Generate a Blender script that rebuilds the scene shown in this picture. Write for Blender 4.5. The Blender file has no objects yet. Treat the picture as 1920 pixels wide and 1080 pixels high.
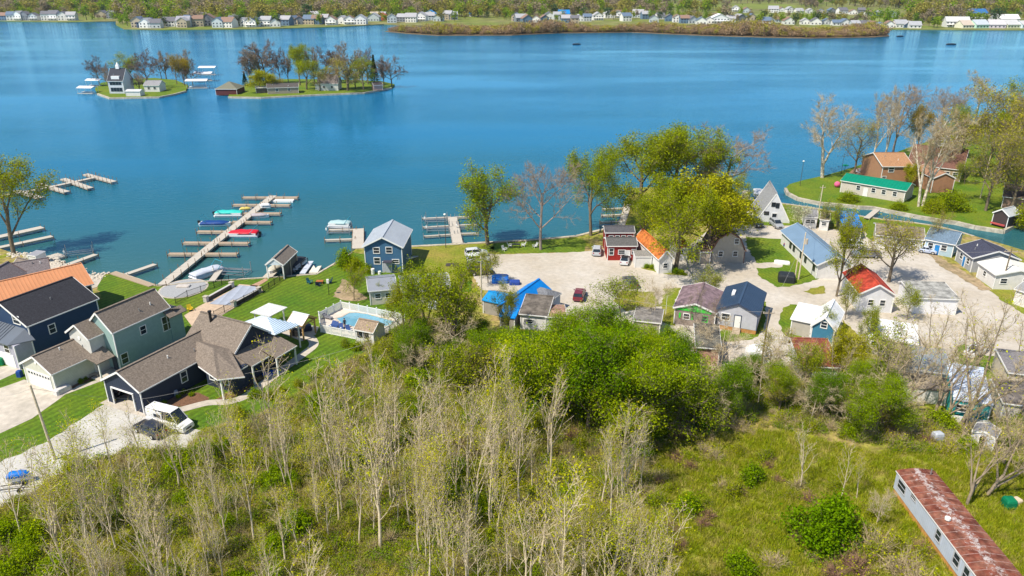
import bpy, math, random
import numpy as np
from mathutils import Vector, Matrix
R = math.radians
sc = bpy.context.scene
COL = sc.collection
# ---------------- camera, sky, sun, exposure ----------------
CF, CH, PIT = 1400.0, 53.0, math.atan(580/1400.0)
cam = bpy.data.cameras.new('camera'); cam.sensor_width = 36; cam.lens = 36*CF/1920; cam.clip_start = 1; cam.clip_end = 20000
camo = bpy.data.objects.new('camera', cam); COL.objects.link(camo); camo.location = (0, 0, CH)
camo.rotation_euler = (math.pi/2-PIT, 0, 0); sc.camera = camo
SAZ = math.atan2(-0.8, -0.6); SEL = R(55)
w = bpy.data.worlds.new('World'); sc.world = w; w.use_nodes = True
nt = w.node_tree; bg = nt.nodes['Background']; sky = nt.nodes.new('ShaderNodeTexSky')
sky.sky_type = 'NISHITA'; sky.sun_disc = False; sky.sun_elevation = SEL; sky.sun_rotation = SAZ % (2*math.pi)
sky.air_density = 1.0; sky.dust_density = 0.0; sky.ozone_density = 2.5
nt.links.new(sky.outputs[0], bg.inputs[0]); bg.inputs[1].default_value = 0.105
sl = bpy.data.lights.new('sun', 'SUN'); sl.energy = 4.7; sl.angle = R(0.53); sl.color = (1, .91, .77)
so = bpy.data.objects.new('sun', sl); COL.objects.link(so)
sd = Vector((math.sin(SAZ)*math.cos(SEL), math.cos(SAZ)*math.cos(SEL), math.sin(SEL)))
so.rotation_euler = sd.to_track_quat('Z', 'Y').to_euler(); so.location = (0, 0, 100)
sc.view_settings.view_transform = 'Standard'; sc.view_settings.look = 'None'
sc.view_settings.gamma = 1; sc.view_settings.use_curve_mapping = False; sc.view_settings.exposure = 0.46
sc.cycles.max_bounces = 6; sc.cycles.transparent_max_bounces = 8

# ---------------- helpers ----------------
LAND = 0.7
_c, _s = math.cos(PIT), math.sin(PIT)
def U(px, py, z=LAND):
    """world point at height z seen at photo coordinates (px,py) of the 1920x1080 photograph"""
    a, b = px-960, 540-py
    d = Vector((a, CF*_c+b*_s, -CF*_s+b*_c))
    return Vector((0, 0, CH)) + d*((z-CH)/d.z)
def UP(pts, z=LAND): return [U(x, y, z) for x, y in pts]
def hgt(px, py, top, z=LAND):
    """height of an upright thing standing at (px,py) whose top shows at row top"""
    p = U(px, py, z); b = 540-top
    dy, dz = CF*_c+b*_s, -CF*_s+b*_c
    return CH + dz*(p.y/dy) - z
class MB:
    def __init__(s): s.v, s.f = [], []
    def add(s, vs, fs):
        n = len(s.v); s.v += [tuple(v) for v in vs]; s.f += [tuple(i+n for i in f) for f in fs]; return s
    def box(s, x0, y0, z0, x1, y1, z1):
        return s.add([(x0,y0,z0),(x1,y0,z0),(x1,y1,z0),(x0,y1,z0),(x0,y0,z1),(x1,y0,z1),(x1,y1,z1),(x0,y1,z1)],
                     [(0,3,2,1),(4,5,6,7),(0,1,5,4),(1,2,6,5),(2,3,7,6),(3,0,4,7)])
    def cbox(s, x, y, z, w, d, h, rz=0):
        c, n = math.cos(rz), math.sin(rz); vs = []
        for zz in (z, z+h):
            for a, b in ((-w/2,-d/2),(w/2,-d/2),(w/2,d/2),(-w/2,d/2)): vs.append((x+a*c-b*n, y+a*n+b*c, zz))
        return s.add(vs, [(0,3,2,1),(4,5,6,7),(0,1,5,4),(1,2,6,5),(2,3,7,6),(3,0,4,7)])
    def tube(s, p, q, r0, r1=None, n=6, cap=True):
        r1 = r0 if r1 is None else r1; p, q = Vector(p), Vector(q); d = (q-p).normalized()
        u = d.orthogonal().normalized(); v = d.cross(u); vs = []
        for c, r in ((p, r0), (q, r1)):
            for i in range(n):
                a = 2*math.pi*i/n; vs.append(c+u*(r*math.cos(a))+v*(r*math.sin(a)))
        fs = [(i, (i+1) % n, n+(i+1) % n, n+i) for i in range(n)]
        if cap: fs += [tuple(range(n-1, -1, -1)), tuple(range(n, 2*n))]
        return s.add(vs, fs)
    def bar(s, p, q, w, h):
        p, q = Vector(p), Vector(q); d = (q-p).normalized(); u = Vector((-d.y, d.x, 0))
        if u.length < 1e-4: u = Vector((1, 0, 0))
        u.normalize(); v = d.cross(u); vs = []
        for c in (p, q):
            for a, b in ((-1,-1),(1,-1),(1,1),(-1,1)): vs.append(c+u*(a*w/2)+v*(b*h/2))
        return s.add(vs, [(0,1,2,3),(7,6,5,4),(0,4,5,1),(1,5,6,2),(2,6,7,3),(3,7,4,0)])
    def prism(s, poly, z0, z1):
        n = len(poly); a = sum(poly[i][0]*poly[(i+1)%n][1]-poly[(i+1)%n][0]*poly[i][1] for i in range(n))
        if a < 0: poly = poly[::-1]
        return s.add([(p[0],p[1],z0) for p in poly]+[(p[0],p[1],z1) for p in poly],
                     [tuple(range(n-1,-1,-1)), tuple(range(n,2*n))]+[(i,(i+1)%n,n+(i+1)%n,n+i) for i in range(n)])
    def slab(s, pts, t):
        n = len(pts); return s.add([tuple(p) for p in pts]+[(p[0],p[1],p[2]-t) for p in pts],
                     [tuple(range(n)), tuple(range(2*n-1,n-1,-1))]+[(i,n+i,n+(i+1)%n,(i+1)%n) for i in range(n)])
    def loft(s, rings, cap=True):
        n = len(rings[0]); vs = [p for r in rings for p in r]; fs = []
        for k in range(len(rings)-1):
            for i in range(n): fs.append((k*n+i, k*n+(i+1)%n, (k+1)*n+(i+1)%n, (k+1)*n+i))
        if cap: fs += [tuple(range(n-1,-1,-1)), tuple(range((len(rings)-1)*n, len(rings)*n))]
        return s.add(vs, fs)
    def blob(s, c, r, seed=0, nu=9, nv=6, jit=.15, zmin=None):
        rg = random.Random(seed); rings = []
        for j in range(1, nv):
            t = math.pi*j/nv; ring = []
            for i in range(nu):
                a = 2*math.pi*i/nu; k = 1+rg.uniform(-jit, jit)
                z = c[2]+r[2]*math.cos(t)*k
                if zmin is not None: z = max(z, zmin)
                ring.append((c[0]+r[0]*math.sin(t)*math.cos(a)*k, c[1]+r[1]*math.sin(t)*math.sin(a)*k, z))
            rings.append(ring)
        return s.loft(rings[::-1])
    def mesh(s, name, mat=None, smooth=False):
        me = bpy.data.meshes.new(name); me.from_pydata(s.v, [], s.f); me.update()
        if mat: me.materials.append(mat)
        if smooth: me.polygons.foreach_set('use_smooth', [True]*len(me.polygons))
        return me
    def build(s, name, mat, parent=None, label=None, smooth=False, kind=None):
        return mobj(name, s.mesh(name, mat, smooth), parent, label, kind)
def mobj(name, me, parent=None, label=None, kind=None):
    o = bpy.data.objects.new(name, me); COL.objects.link(o)
    if parent: o.parent = parent
    if label: o['label'] = label
    if kind: o['kind'] = kind
    return o
def tag(o, label, cat, group=None):
    o['label'] = label; o['category'] = cat
    if group: o['group'] = group
    return o
def thing(name, label, cat, loc=(0,0,0), rz=0, group=None):
    o = bpy.data.objects.new(name, None); COL.objects.link(o); o.empty_display_size = .3
    o.location = loc; o.rotation_euler = (0, 0, rz); return tag(o, label, cat, group)
def struct(name, mb, mat): return mb.build(name, mat, kind='structure')
KIDS = {}
def copy_tree(o, parent=None):
    c = o.copy(); COL.objects.link(c)
    if parent: c.parent = parent
    for ch in o.children: copy_tree(ch, c)
    return c

# ---------------- materials ----------------
MATS = {}
def mat(name, col, rough=.75, var=.12, scale=3., bump=0., bscale=30., metal=0., spec=.3, col2=None, c2s=.4, c2w=.1, bands=None, coat=0):
    if name in MATS: return MATS[name]
    m = bpy.data.materials.new(name); m.use_nodes = True; t = m.node_tree; N, Lk = t.nodes, t.links; p = N['Principled BSDF']
    p.inputs['Roughness'].default_value = rough; p.inputs['Metallic'].default_value = metal; p.inputs['Specular IOR Level'].default_value = spec
    p.inputs['Coat Weight'].default_value = coat
    tc = N.new('ShaderNodeTexCoord')
    n = N.new('ShaderNodeTexNoise'); n.inputs['Scale'].default_value = scale; n.inputs['Detail'].default_value = 6; Lk.new(tc.outputs['Object'], n.inputs['Vector'])
    r = N.new('ShaderNodeMapRange'); r.inputs[1].default_value = .3; r.inputs[2].default_value = .7; r.inputs[3].default_value = 1-var; r.inputs[4].default_value = 1+var
    Lk.new(n.outputs[0], r.inputs[0])
    mx = N.new('ShaderNodeMix'); mx.data_type = 'RGBA'; mx.blend_type = 'MIX'
    mx.inputs[6].default_value = (*col, 1); mx.inputs[7].default_value = (*(col2 or col), 1); mx.inputs[0].default_value = 0
    if col2:
        n2 = N.new('ShaderNodeTexNoise'); n2.inputs['Scale'].default_value = c2s; n2.inputs['Detail'].default_value = 5; n2.inputs['Roughness'].default_value = .65; Lk.new(tc.outputs['Object'], n2.inputs['Vector'])
        r2 = N.new('ShaderNodeMapRange'); r2.inputs[1].default_value = .5-c2w; r2.inputs[2].default_value = .5+c2w; Lk.new(n2.outputs[0], r2.inputs[0]); Lk.new(r2.outputs[0], mx.inputs[0])
    ml = N.new('ShaderNodeVectorMath'); ml.operation = 'SCALE'; Lk.new(mx.outputs[2], ml.inputs[0]); Lk.new(r.outputs[0], ml.inputs[3])
    out = ml.outputs[0]
    if bands:   # (axis, period m, strength)
        wv = N.new('ShaderNodeTexWave'); wv.bands_direction = bands[0]; wv.wave_profile = 'SAW'; wv.inputs['Scale'].default_value = .314/bands[1]
        Lk.new(tc.outputs['Object'], wv.inputs['Vector'])
        r3 = N.new('ShaderNodeMapRange'); r3.inputs[3].default_value = 1-bands[2]; r3.inputs[4].default_value = 1; Lk.new(wv.outputs[1], r3.inputs[0])
        m2 = N.new('ShaderNodeVectorMath'); m2.operation = 'SCALE'; Lk.new(out, m2.inputs[0]); Lk.new(r3.outputs[0], m2.inputs[3]); out = m2.outputs[0]
    Lk.new(out, p.inputs['Base Color'])
    if bump:
        nb = N.new('ShaderNodeTexNoise'); nb.inputs['Scale'].default_value = bscale; nb.inputs['Detail'].default_value = 3; Lk.new(tc.outputs['Object'], nb.inputs['Vector'])
        b = N.new('ShaderNodeBump'); b.inputs['Strength'].default_value = bump; b.inputs['Distance'].default_value = .05
        Lk.new(nb.outputs[0], b.inputs['Height']); Lk.new(b.outputs[0], p.inputs['Normal'])
    MATS[name] = m; return m
def leafmat(name, ca, cb, trans=.4, lo=.55, hi=1.35):
    if name in MATS: return MATS[name]
    m = bpy.data.materials.new(name); m.use_nodes = True; t = m.node_tree; N, Lk = t.nodes, t.links
    for x in list(N): N.remove(x)
    o = N.new('ShaderNodeOutputMaterial'); oi = N.new('ShaderNodeObjectInfo'); at = N.new('ShaderNodeAttribute'); at.attribute_name = 'rnd'
    mx = N.new('ShaderNodeMix'); mx.data_type = 'RGBA'; mx.inputs[6].default_value = (*ca, 1); mx.inputs[7].default_value = (*cb, 1)
    ad = N.new('ShaderNodeMath'); ad.operation = 'MULTIPLY_ADD'; ad.inputs[1].default_value = .55; 
    m3 = N.new('ShaderNodeMath'); m3.operation = 'MULTIPLY'; m3.inputs[1].default_value = .45; Lk.new(at.outputs['Fac'], m3.inputs[0])
    Lk.new(oi.outputs['Random'], ad.inputs[0]); Lk.new(m3.outputs[0], ad.inputs[2]); Lk.new(ad.outputs[0], mx.inputs[0])
    fr = N.new('ShaderNodeMath'); fr.operation = 'MULTIPLY'; fr.inputs[1].default_value = 7.31; Lk.new(at.outputs['Fac'], fr.inputs[0])
    f2 = N.new('ShaderNodeMath'); f2.operation = 'FRACT'; Lk.new(fr.outputs[0], f2.inputs[0])
    r = N.new('ShaderNodeMapRange'); r.inputs[3].default_value = lo; r.inputs[4].default_value = hi; Lk.new(f2.outputs[0], r.inputs[0])
    ml = N.new('ShaderNodeVectorMath'); ml.operation = 'SCALE'; Lk.new(mx.outputs[2], ml.inputs[0]); Lk.new(r.outputs[0], ml.inputs[3])
    d = N.new('ShaderNodeBsdfDiffuse'); tr = N.new('ShaderNodeBsdfTranslucent'); ms = N.new('ShaderNodeMixShader'); ms.inputs[0].default_value = trans
    Lk.new(ml.outputs[0], d.inputs[0]); Lk.new(ml.outputs[0], tr.inputs[0]); Lk.new(d.outputs[0], ms.inputs[1]); Lk.new(tr.outputs[0], ms.inputs[2]); Lk.new(ms.outputs[0], o.inputs[0])
    MATS[name] = m; return m
def glassmat(name='window_glass', col=(.02,.03,.04)): return mat(name, col, rough=.08, var=.3, scale=1.5, spec=.6)

M = dict(
 white=mat('white_paint', (.78,.78,.76), .55, .04), trim=mat('white_trim', (.8,.8,.79), .5, .03),
 glass=glassmat(), conc=mat('concrete', (.52,.47,.40), .85, .12, 1.2, .2, 8, col2=(.42,.38,.32), c2s=.5),
 seawall=mat('seawall_concrete', (.50,.45,.36), .85, .18, 1.5, .2, 6, col2=(.36,.32,.25), c2s=.6),
 gravel=mat('gravel', (.51,.475,.425), .95, .10, 1.2, .35, 10, col2=(.42,.37,.30), c2s=.11, c2w=.16),
 drive=mat('driveway_gravel', (.50,.49,.46), .95, .12, 3, .5, 16, col2=(.43,.41,.36), c2s=.2),
 dirt=mat('dirt', (.36,.27,.17), .95, .25, 1.5, .4, 8, col2=(.24,.19,.10), c2s=.5),
 mulch=mat('mulch', (.16,.085,.05), .95, .35, 5, .6, 20),
 wood=mat('weathered_wood', (.42,.35,.27), .85, .2, 2.5, .2, 10), plank=mat('dock_plank', (.37,.29,.21), .85, .2, 6),
 dockw=mat('pale_dock_plank', (.47,.43,.37), .85, .12, 5), post=mat('dock_post', (.26,.16,.09), .85, .2),
 steel=mat('galvanised_steel', (.45,.46,.47), .4, .1, 3, metal=.7), black=mat('black_paint', (.015,.015,.017), .5, .2),
 alum=mat('aluminium', (.62,.63,.64), .35, .06, metal=.6), rubber=mat('rubber', (.02,.02,.02), .8), chrome=mat('chrome', (.6,.6,.62), .15, .02, metal=1),
 shingle=mat('taupe_shingle', (.225,.185,.15), .9, .38, 5, .4, 25, col2=(.16,.13,.11), c2s=4, c2w=.12),
 bark=mat('bark', (.17,.135,.095), .9, .25, 3, .4, 10), palebark=mat('pale_bark', (.60,.51,.37), .9, .22, 3, .2, 10),
 syc=mat('sycamore_bark', (.66,.60,.49), .8, .2, 2, col2=(.30,.25,.18), c2s=1.2, c2w=.08), twig=mat('twig', (.30,.235,.17), .9, .25, 2),
 paletwig=mat('pale_twig', (.46,.37,.22), .9, .2, 2), greytwig=mat('grey_twig', (.30,.25,.22), .9, .2, 2), redtwig=mat('red_brown_twig', (.28,.165,.11), .9, .25, 2),
)
# lawns: mown stripes across the object's own ground
def lawnmat(name, c1, c2, stripe=None, ang=0., sw=1.1, st=.16):
    m = mat(name, c1, .9, .3, 2.5, .5, 12, col2=c2, c2s=.12, c2w=.15)
    if stripe:
        t = m.node_tree; N, Lk = t.nodes, t.links; p = N['Principled BSDF']; src = p.inputs['Base Color'].links[0].from_socket
        tc = N.new('ShaderNodeTexCoord'); mp = N.new('ShaderNodeMapping'); mp.inputs['Rotation'].default_value = (0,0,ang); Lk.new(tc.outputs['Object'], mp.inputs[0])
        wv = N.new('ShaderNodeTexWave'); wv.inputs['Scale'].default_value = .314/sw; wv.inputs['Distortion'].default_value = 1.2; wv.inputs['Detail'].default_value = 2; wv.inputs['Detail Scale'].default_value = .4
        Lk.new(mp.outputs[0], wv.inputs['Vector'])
        r = N.new('ShaderNodeMapRange'); r.inputs[3].default_value = 1-st; r.inputs[4].default_value = 1+st; Lk.new(wv.outputs[1], r.inputs[0])
        ml = N.new('ShaderNodeVectorMath'); ml.operation = 'SCALE'; Lk.new(src, ml.inputs[0]); Lk.new(r.outputs[0], ml.inputs[3]); Lk.new(ml.outputs[0], p.inputs['Base Color'])
    return m
M['lawn'] = lawnmat('mown_lawn', (.06,.135,.003), (.11,.165,.005), True, R(33))
M['lawn2'] = lawnmat('lawn_green', (.075,.15,.004), (.15,.19,.008), True, R(-20), .8, .08)
M['yard'] = lawnmat('patchy_grass', (.15,.20,.006), (.26,.22,.04))
M['rough'] = mat('rough_ground', (.17,.20,.005), .95, .45, 1.2, .8, 6, col2=(.32,.235,.10), c2s=.25, c2w=.12)
M['field'] = mat('meadow_ground', (.19,.26,.008), .95, .35, 1.4, .8, 6, col2=(.34,.30,.07), c2s=.14, c2w=.13)
def cmat(name, c, **k): return mat(name, c, **k)
# ---------------- water ----------------
def water():
    m = bpy.data.materials.new('lake_water'); m.use_nodes = True; t = m.node_tree; N, Lk = t.nodes, t.links; p = N['Principled BSDF']
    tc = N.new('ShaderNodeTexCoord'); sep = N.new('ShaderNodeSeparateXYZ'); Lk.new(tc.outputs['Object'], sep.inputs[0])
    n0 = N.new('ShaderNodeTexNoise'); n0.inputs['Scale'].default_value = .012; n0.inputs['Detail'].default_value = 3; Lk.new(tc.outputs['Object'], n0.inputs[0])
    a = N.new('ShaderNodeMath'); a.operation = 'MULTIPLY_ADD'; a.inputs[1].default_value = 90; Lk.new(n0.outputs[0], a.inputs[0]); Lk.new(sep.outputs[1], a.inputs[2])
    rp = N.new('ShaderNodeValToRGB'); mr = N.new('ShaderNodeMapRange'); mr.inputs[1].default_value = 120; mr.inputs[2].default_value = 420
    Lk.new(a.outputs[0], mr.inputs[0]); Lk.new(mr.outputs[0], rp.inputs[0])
    e = rp.color_ramp.elements; e[0].position = 0; e[0].color = (.058,.12,.08,1); e[1].position = 1; e[1].color = (.0,.14,.31,1)  # greener shallows; farther out, reflected sky blue is put into the body colour
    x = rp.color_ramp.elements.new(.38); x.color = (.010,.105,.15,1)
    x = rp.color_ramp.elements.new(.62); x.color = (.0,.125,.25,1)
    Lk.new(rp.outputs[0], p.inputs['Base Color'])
    N.remove(p); out = N['Material Output']; df = N.new('ShaderNodeBsdfDiffuse'); gl = N.new('ShaderNodeBsdfGlossy'); gl.inputs['Roughness'].default_value = .07; gl.inputs['Color'].default_value = (.47,.81,1,1)  # gloss tinted blue to deepen the reflected sky
    fr = N.new('ShaderNodeFresnel'); fr.inputs['IOR'].default_value = 1.33; mxs = N.new('ShaderNodeMixShader'); Lk.new(rp.outputs[0], df.inputs[0]); Lk.new(fr.outputs[0], mxs.inputs[0]); Lk.new(df.outputs[0], mxs.inputs[1]); Lk.new(gl.outputs[0], mxs.inputs[2]); Lk.new(mxs.outputs[0], out.inputs[0])
    mp = N.new('ShaderNodeMapping'); mp.inputs['Scale'].default_value = (.45, 1.5, 1); mp.inputs['Rotation'].default_value = (0,0,R(8)); Lk.new(tc.outputs['Object'], mp.inputs[0])
    n1 = N.new('ShaderNodeTexNoise'); n1.inputs['Scale'].default_value = .8; n1.inputs['Detail'].default_value = 5; n1.inputs['Roughness'].default_value = .6; Lk.new(mp.outputs[0], n1.inputs[0])
    n2 = N.new('ShaderNodeTexNoise'); n2.inputs['Scale'].default_value = .02; n2.inputs['Detail'].default_value = 4
    mp2 = N.new('ShaderNodeMapping'); mp2.inputs['Scale'].default_value = (.3, 1, 1); Lk.new(tc.outputs['Object'], mp2.inputs[0]); Lk.new(mp2.outputs[0], n2.inputs[0])
    r2 = N.new('ShaderNodeMapRange'); r2.inputs[1].default_value = .35; r2.inputs[2].default_value = .65; r2.inputs[3].default_value = .2; r2.inputs[4].default_value = .9; Lk.new(n2.outputs[0], r2.inputs[0])
    b = N.new('ShaderNodeBump'); b.inputs['Distance'].default_value = .22; Lk.new(n1.outputs[0], b.inputs['Height']); Lk.new(r2.outputs[0], b.inputs['Strength']); [Lk.new(b.outputs[0], q.inputs['Normal']) for q in (gl, fr, df)]
    return m
struct('lake_water', MB().add([(-1800,60,0),(1800,60,0),(1800,1500,0),(-1800,1500,0)], [(0,1,2,3)]), water())

# ---------------- land ----------------
rj = random.Random(5)
def sheet(name, px, z, m, kind='structure'):
    pts = [tuple(p)[:2] if isinstance(p, Vector) else tuple(U(*p))[:2] for p in px]
    if m.name in ('mown_lawn','lawn_green','patchy_grass','gravel','dirt','mulch','meadow_ground','driveway_gravel') and len(px) < 60:
        out = []
        for i in range(len(pts)):
            a, b = Vector(pts[i]), Vector(pts[(i+1) % len(pts)]); L = (b-a).length; n = max(1, min(40, int(L/.7))); nn = Vector((-(b-a).y, (b-a).x))/max(L, .01)
            for k in range(n):
                q = a.lerp(b, k/n); j = (math.sin(q.x*2.1+q.y*1.3)+math.sin(q.x*.9-q.y*3.1))*.12+rj.uniform(-.12,.12); q = q+nn*(j if L > 1.5 else 0); out.append((q.x, q.y))
        pts = out
    mb = MB().prism(pts, z-.003, z); mb.f = [mb.f[1]]
    return mb.build(name, m, kind=kind)
def land(name, pts, m, z=LAND, z0=-.6):
    pts = [(p[0], p[1]) if isinstance(p, Vector) else tuple(U(*p))[:2] for p in pts]
    return struct(name, MB().prism(pts, z0, z), m)
W = lambda x, y: Vector((x, y, 0))
shoreA = [(20,473),(41,477),(67,481),(90,487),(114,495),(143,504),(175,520),(195,515),(206,512),(215,509),(250,520),(290,534),(302,535),(342,531),(387,527),
 (432,524),(480,521),(540,517),(594,513),(640,486),(660,472),(668,466),(700,463),(757,462),(856,457),(925,453),(1000,449),(1080,442),(1128,430),(1160,420),(1172,375),(1187,352),
 (1240,350),(1300,357),(1388,371),(1413,374),(1469,381),(1520,388),(1575,398),(1623,406),(1652,410),(1700,415),(1757,423),(1800,434),(1826,442),(1886,459),(1925,471)]
land('mainland_ground', [W(-420,160),(-60,455),(0,466)]+shoreA+[(2100,520),W(420,-60),W(-420,-60)], M['rough'])
shoreP = [(1473,352),(1480,345),(1508,337),(1546,329),(1575,321),(1604,312),(1628,304),(1656,295),(1700,278),(1750,262),(1800,243),(1850,226),(1920,206),(2100,175)]
shoreQ = [(2100,400),(1960,408),(1903,420),(1882,431),(1829,423),(1795,415),(1759,410),(1723,404),(1676,395),(1637,387),(1613,386),(1575,382),(1539,379),(1496,370),(1477,360)]
land('peninsula_lawn', shoreP+shoreQ, M['lawn2'])
land('island_lawn', [(183,175),(206,183),(298,181),(325,176),(348,170),(353,160),(330,150),(290,146),(230,148),(190,155),(178,166)], M['lawn2'])
land('island_lawn_east', [(428,181),(490,182),(551,179),(590,177),(683,173),(734,164),(740,158),(715,152),(640,149),(540,148),(480,152),(455,160),(432,170)], M['lawn2'])
far = mat('far_ground', (.14,.18,.02), .95, .3, .05, col2=(.20,.19,.07), c2s=.01)
land('far_shore_ground', [(-120,39),(0,39),(125,41),(217,39.5),(217,46),(232,54),(300,55.5),(480,54),(640,49.5),(720,45),(760,47),(900,51),(1200,50),(1500,53),(1720,55),(1800,55.5),(1925,56),(2200,57),
   W(3500,1400),W(6500,6500),W(-6500,6500),W(-3500,1500)], far)
marsh = mat('marsh_ground', (.16,.11,.06), .95, .3, .1)
land('marsh_island_ground', [(722,58),(760,62),(822,66),(960,65.5),(1047,61.5),(1185,60),(1320,66),(1440,69.5),(1522,71),(1640,69),(1668,67),(1660,60),(1500,58),(1320,57),(1185,55),(1047,55),(960,57),(822,58),(740,55)], marsh, .5)
# field sheets far away
for i, (poly, c, nm) in enumerate([([(1250,8),(1440,6),(1490,10),(1495,16),(1400,18),(1260,14)], (.17,.21,.03), 'far_field'),
        ([(240,9),(330,7),(335,11),(245,14)], (.35,.27,.18), 'ploughed_far_field'), ([(1380,26),(1500,30),(1690,32),(1700,42),(1560,44),(1400,36)], (.20,.25,.05), 'far_meadow')]):
    sheet(nm, [tuple(p) for p in poly], LAND+.5, mat(nm, c, .95, .15, .02))

Z = LAND
# lawns
sheet('lawn', [(302,537),(342,533),(387,529),(480,523),(594,515),(640,489),(662,474),(700,478),(757,464),(856,459),(884,458),(886,500),(884,545),(800,566),(745,612),(700,650),(620,695),(545,745),(480,778),(400,800),
   (345,812),(300,830),(230,838),(0,905),(-60,930),(-60,700),(0,640),(190,560),(180,537),(197,517),(215,512),(288,536)], Z+.01, M['lawn'])
sheet('boathouse_lawn', [(757,464),(856,459),(928,456),(925,470),(890,478),(886,520),(850,555),(770,545),(752,500)], Z+.02, M['yard'])
sheet('mound_dirt', [(624,556),(634,540),(642,523),(658,528),(664,540),(690,560),(670,566),(640,562)], Z+.025, M['dirt'])
sheet('shore_lawn', [(930,456),(1000,452),(1080,445),(1100,452),(1095,473),(1025,474),(944,476),(920,466)], Z+.02, M['lawn2'])
sheet('meadow', [(1225,835),(1300,850),(1400,805),(1500,822),(1640,860),(1800,850),(1960,860),(2050,1150),(1230,1150),(1260,980),(1215,900)], Z+.01, M['field'])
# gravel lot and roads
sheet('gravel_lot', [(884,472),(925,477),(944,477),(1047,474),(1090,473),(1130,466),(1200,470),(1240,480),(1290,462),(1330,430),(1380,410),(1520,424),(1560,430),(1623,435),(1731,461),(1771,493),(1834,524),(1890,560),(1940,600),(1960,700),
   (1700,720),(1560,712),(1424,700),(1300,690),(1150,615),(1060,595),(1000,560),(940,545),(905,545),(880,510)], Z+.03, M['gravel'])
P3 = Z+.045
for nm, poly, m in [
 ('verge_grass', [(1200,496),(1203,503),(1244,514),(1287,518),(1289,514),(1262,506),(1225,499)], M['yard']),
 ('yard_grass', [(1246,541),(1276,540),(1264,572),(1266,612),(1238,604),(1240,570)], M['yard']),
 ('verge_grass', [(1165,545),(1225,548),(1238,575),(1175,585),(1150,565)], M['yard']),
 ('yard_grass', [(1350,622),(1424,560),(1437,567),(1434,613),(1420,631),(1402,638),(1369,641),(1340,640)], M['lawn2']),
 ('yard_grass', [(1398,444),(1453,448),(1478,450),(1500,480),(1540,512),(1543,521),(1520,528),(1480,538),(1458,539),(1424,520),(1418,503),(1468,501),(1466,492),(1420,493),(1409,478),(1400,460)], M['lawn2']),
 ('yard_grass', [(1482,571),(1467,580),(1460,604),(1467,624),(1498,645),(1506,630),(1520,575)], M['lawn2']),
 ('verge_grass', [(1507,547),(1520,541),(1544,536),(1548,550),(1525,553)], M['yard']),
 ('yard_grass', [(1830,528),(1843,534),(1882,567),(1930,594),(1930,545),(1880,535)], M['yard']),
 ('yard_grass', [(1793,652),(1810,645),(1850,668),(1891,668),(1885,725),(1845,712),(1800,692)], M['lawn2']),
 ('channel_bank_grass', [(1400,376),(1469,384),(1515,391),(1575,401),(1652,413),(1757,426),(1750,445),(1690,462),(1637,453),(1625,445),(1620,420),(1560,420),(1500,421),(1455,425),(1385,418),(1370,385)], M['lawn2']),
 ('tree_belt_grass', [(1174,377),(1187,354),(1240,352),(1300,359),(1380,372),(1380,400),(1310,425),(1240,432),(1190,428),(1166,424)], M['yard']),
 ('yard_grass', [(1470,690),(1560,712),(1700,720),(1700,700),(1620,640),(1580,600),(1570,640),(1500,670)], M['yard']),
 ('dirt_verge', [(1731,463),(1745,472),(1790,500),(1834,524),(1860,545),(1840,545),(1800,520),(1760,498)], M['dirt'])]:
    sheet(nm, poly, P3, m); P3 += .002
# drives, paths, patios on the left
sheet('concrete_drive', [(-80,845),(0,813),(60,785),(112,748),(122,740),(187,716),(186,712),(150,722),(96,727),(45,712),(35,716),(0,728),(-80,750)], Z+.03, M['conc'])
sheet('concrete_apron', [(-60,720),(0,688),(37,682),(42,694),(0,713),(-60,745)], Z+.03, M['conc'])
sheet('gravel_drive', [(-80,905),(0,868),(95,824),(184,766),(201,753),(275,776),(288,786),(380,808),(372,822),(350,848),(230,850),(110,890),(60,925),(0,950),(-80,985)], Z+.03, M['drive'])
def ribbon(name, pts, wd, z, m, px=True):
    P = [U(*p, z) if px else Vector(p) for p in pts]; Q = []
    for i in range(len(P)-1):
        p0 = P[max(i-1,0)]; p1 = P[i]; p2 = P[i+1]; p3 = P[min(i+2,len(P)-1)]
        for k in range(4):
            t = k/4; Q.append(.5*((2*p1)+(p2-p0)*t+(2*p0-5*p1+4*p2-p3)*t*t+(3*p1-p0-3*p2+p3)*t**3))
    Q.append(P[-1]); vs = []
    for i, q in enumerate(Q):
        d = (Q[min(i+1,len(Q)-1)]-Q[max(i-1,0)]); d.z = 0; d.normalize(); n = Vector((-d.y,d.x,0))*wd/2; vs += [q-n, q+n]
    return struct(name, MB().add([(v.x,v.y,z) for v in vs], [(2*i,2*i+1,2*i+3,2*i+2)[::-1] for i in range(len(Q)-1)]), m)
ribbon('garden_path', [(196,751),(262,772),(300,777),(350,765),(385,756),(405,754),(430,753),(460,743),(490,722),(536,688),(570,663),(586,650),(588,641),(580,632),(562,627)], 1.45, Z+.04, M['conc'])
sheet('pavilion_slab', [(518,620),(560,606),(598,613),(592,628),(566,640),(545,632)], Z+.034, M['conc'])
sheet('mulch_bed', [(276,764),(300,748),(356,732),(393,746),(388,754),(344,762),(301,773)], Z+.032, M['mulch'])
sheet('mulch_bed', [(404,750),(450,722),(478,700),(500,700),(490,712),(460,734),(430,750)], Z+.032, M['mulch'])
sheet('mulch_bed', [(110,733),(150,712),(190,695),(194,702),(150,722),(118,738)], Z+.036, M['mulch'])
sheet('tan_patio', [(345,592),(372,575),(395,563),(432,545),(449,533),(486,536),(494,547),(440,577),(400,602),(362,615)], Z+.036, mat('tan_stone_patio', (.50,.38,.27), .85, .15, 2))
sheet('brick_walk', [(468,536),(484,529),(497,522),(503,525),(482,538)], Z+.036, mat('brick_walk', (.40,.25,.17), .9, .2, 3))
ell = []
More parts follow.
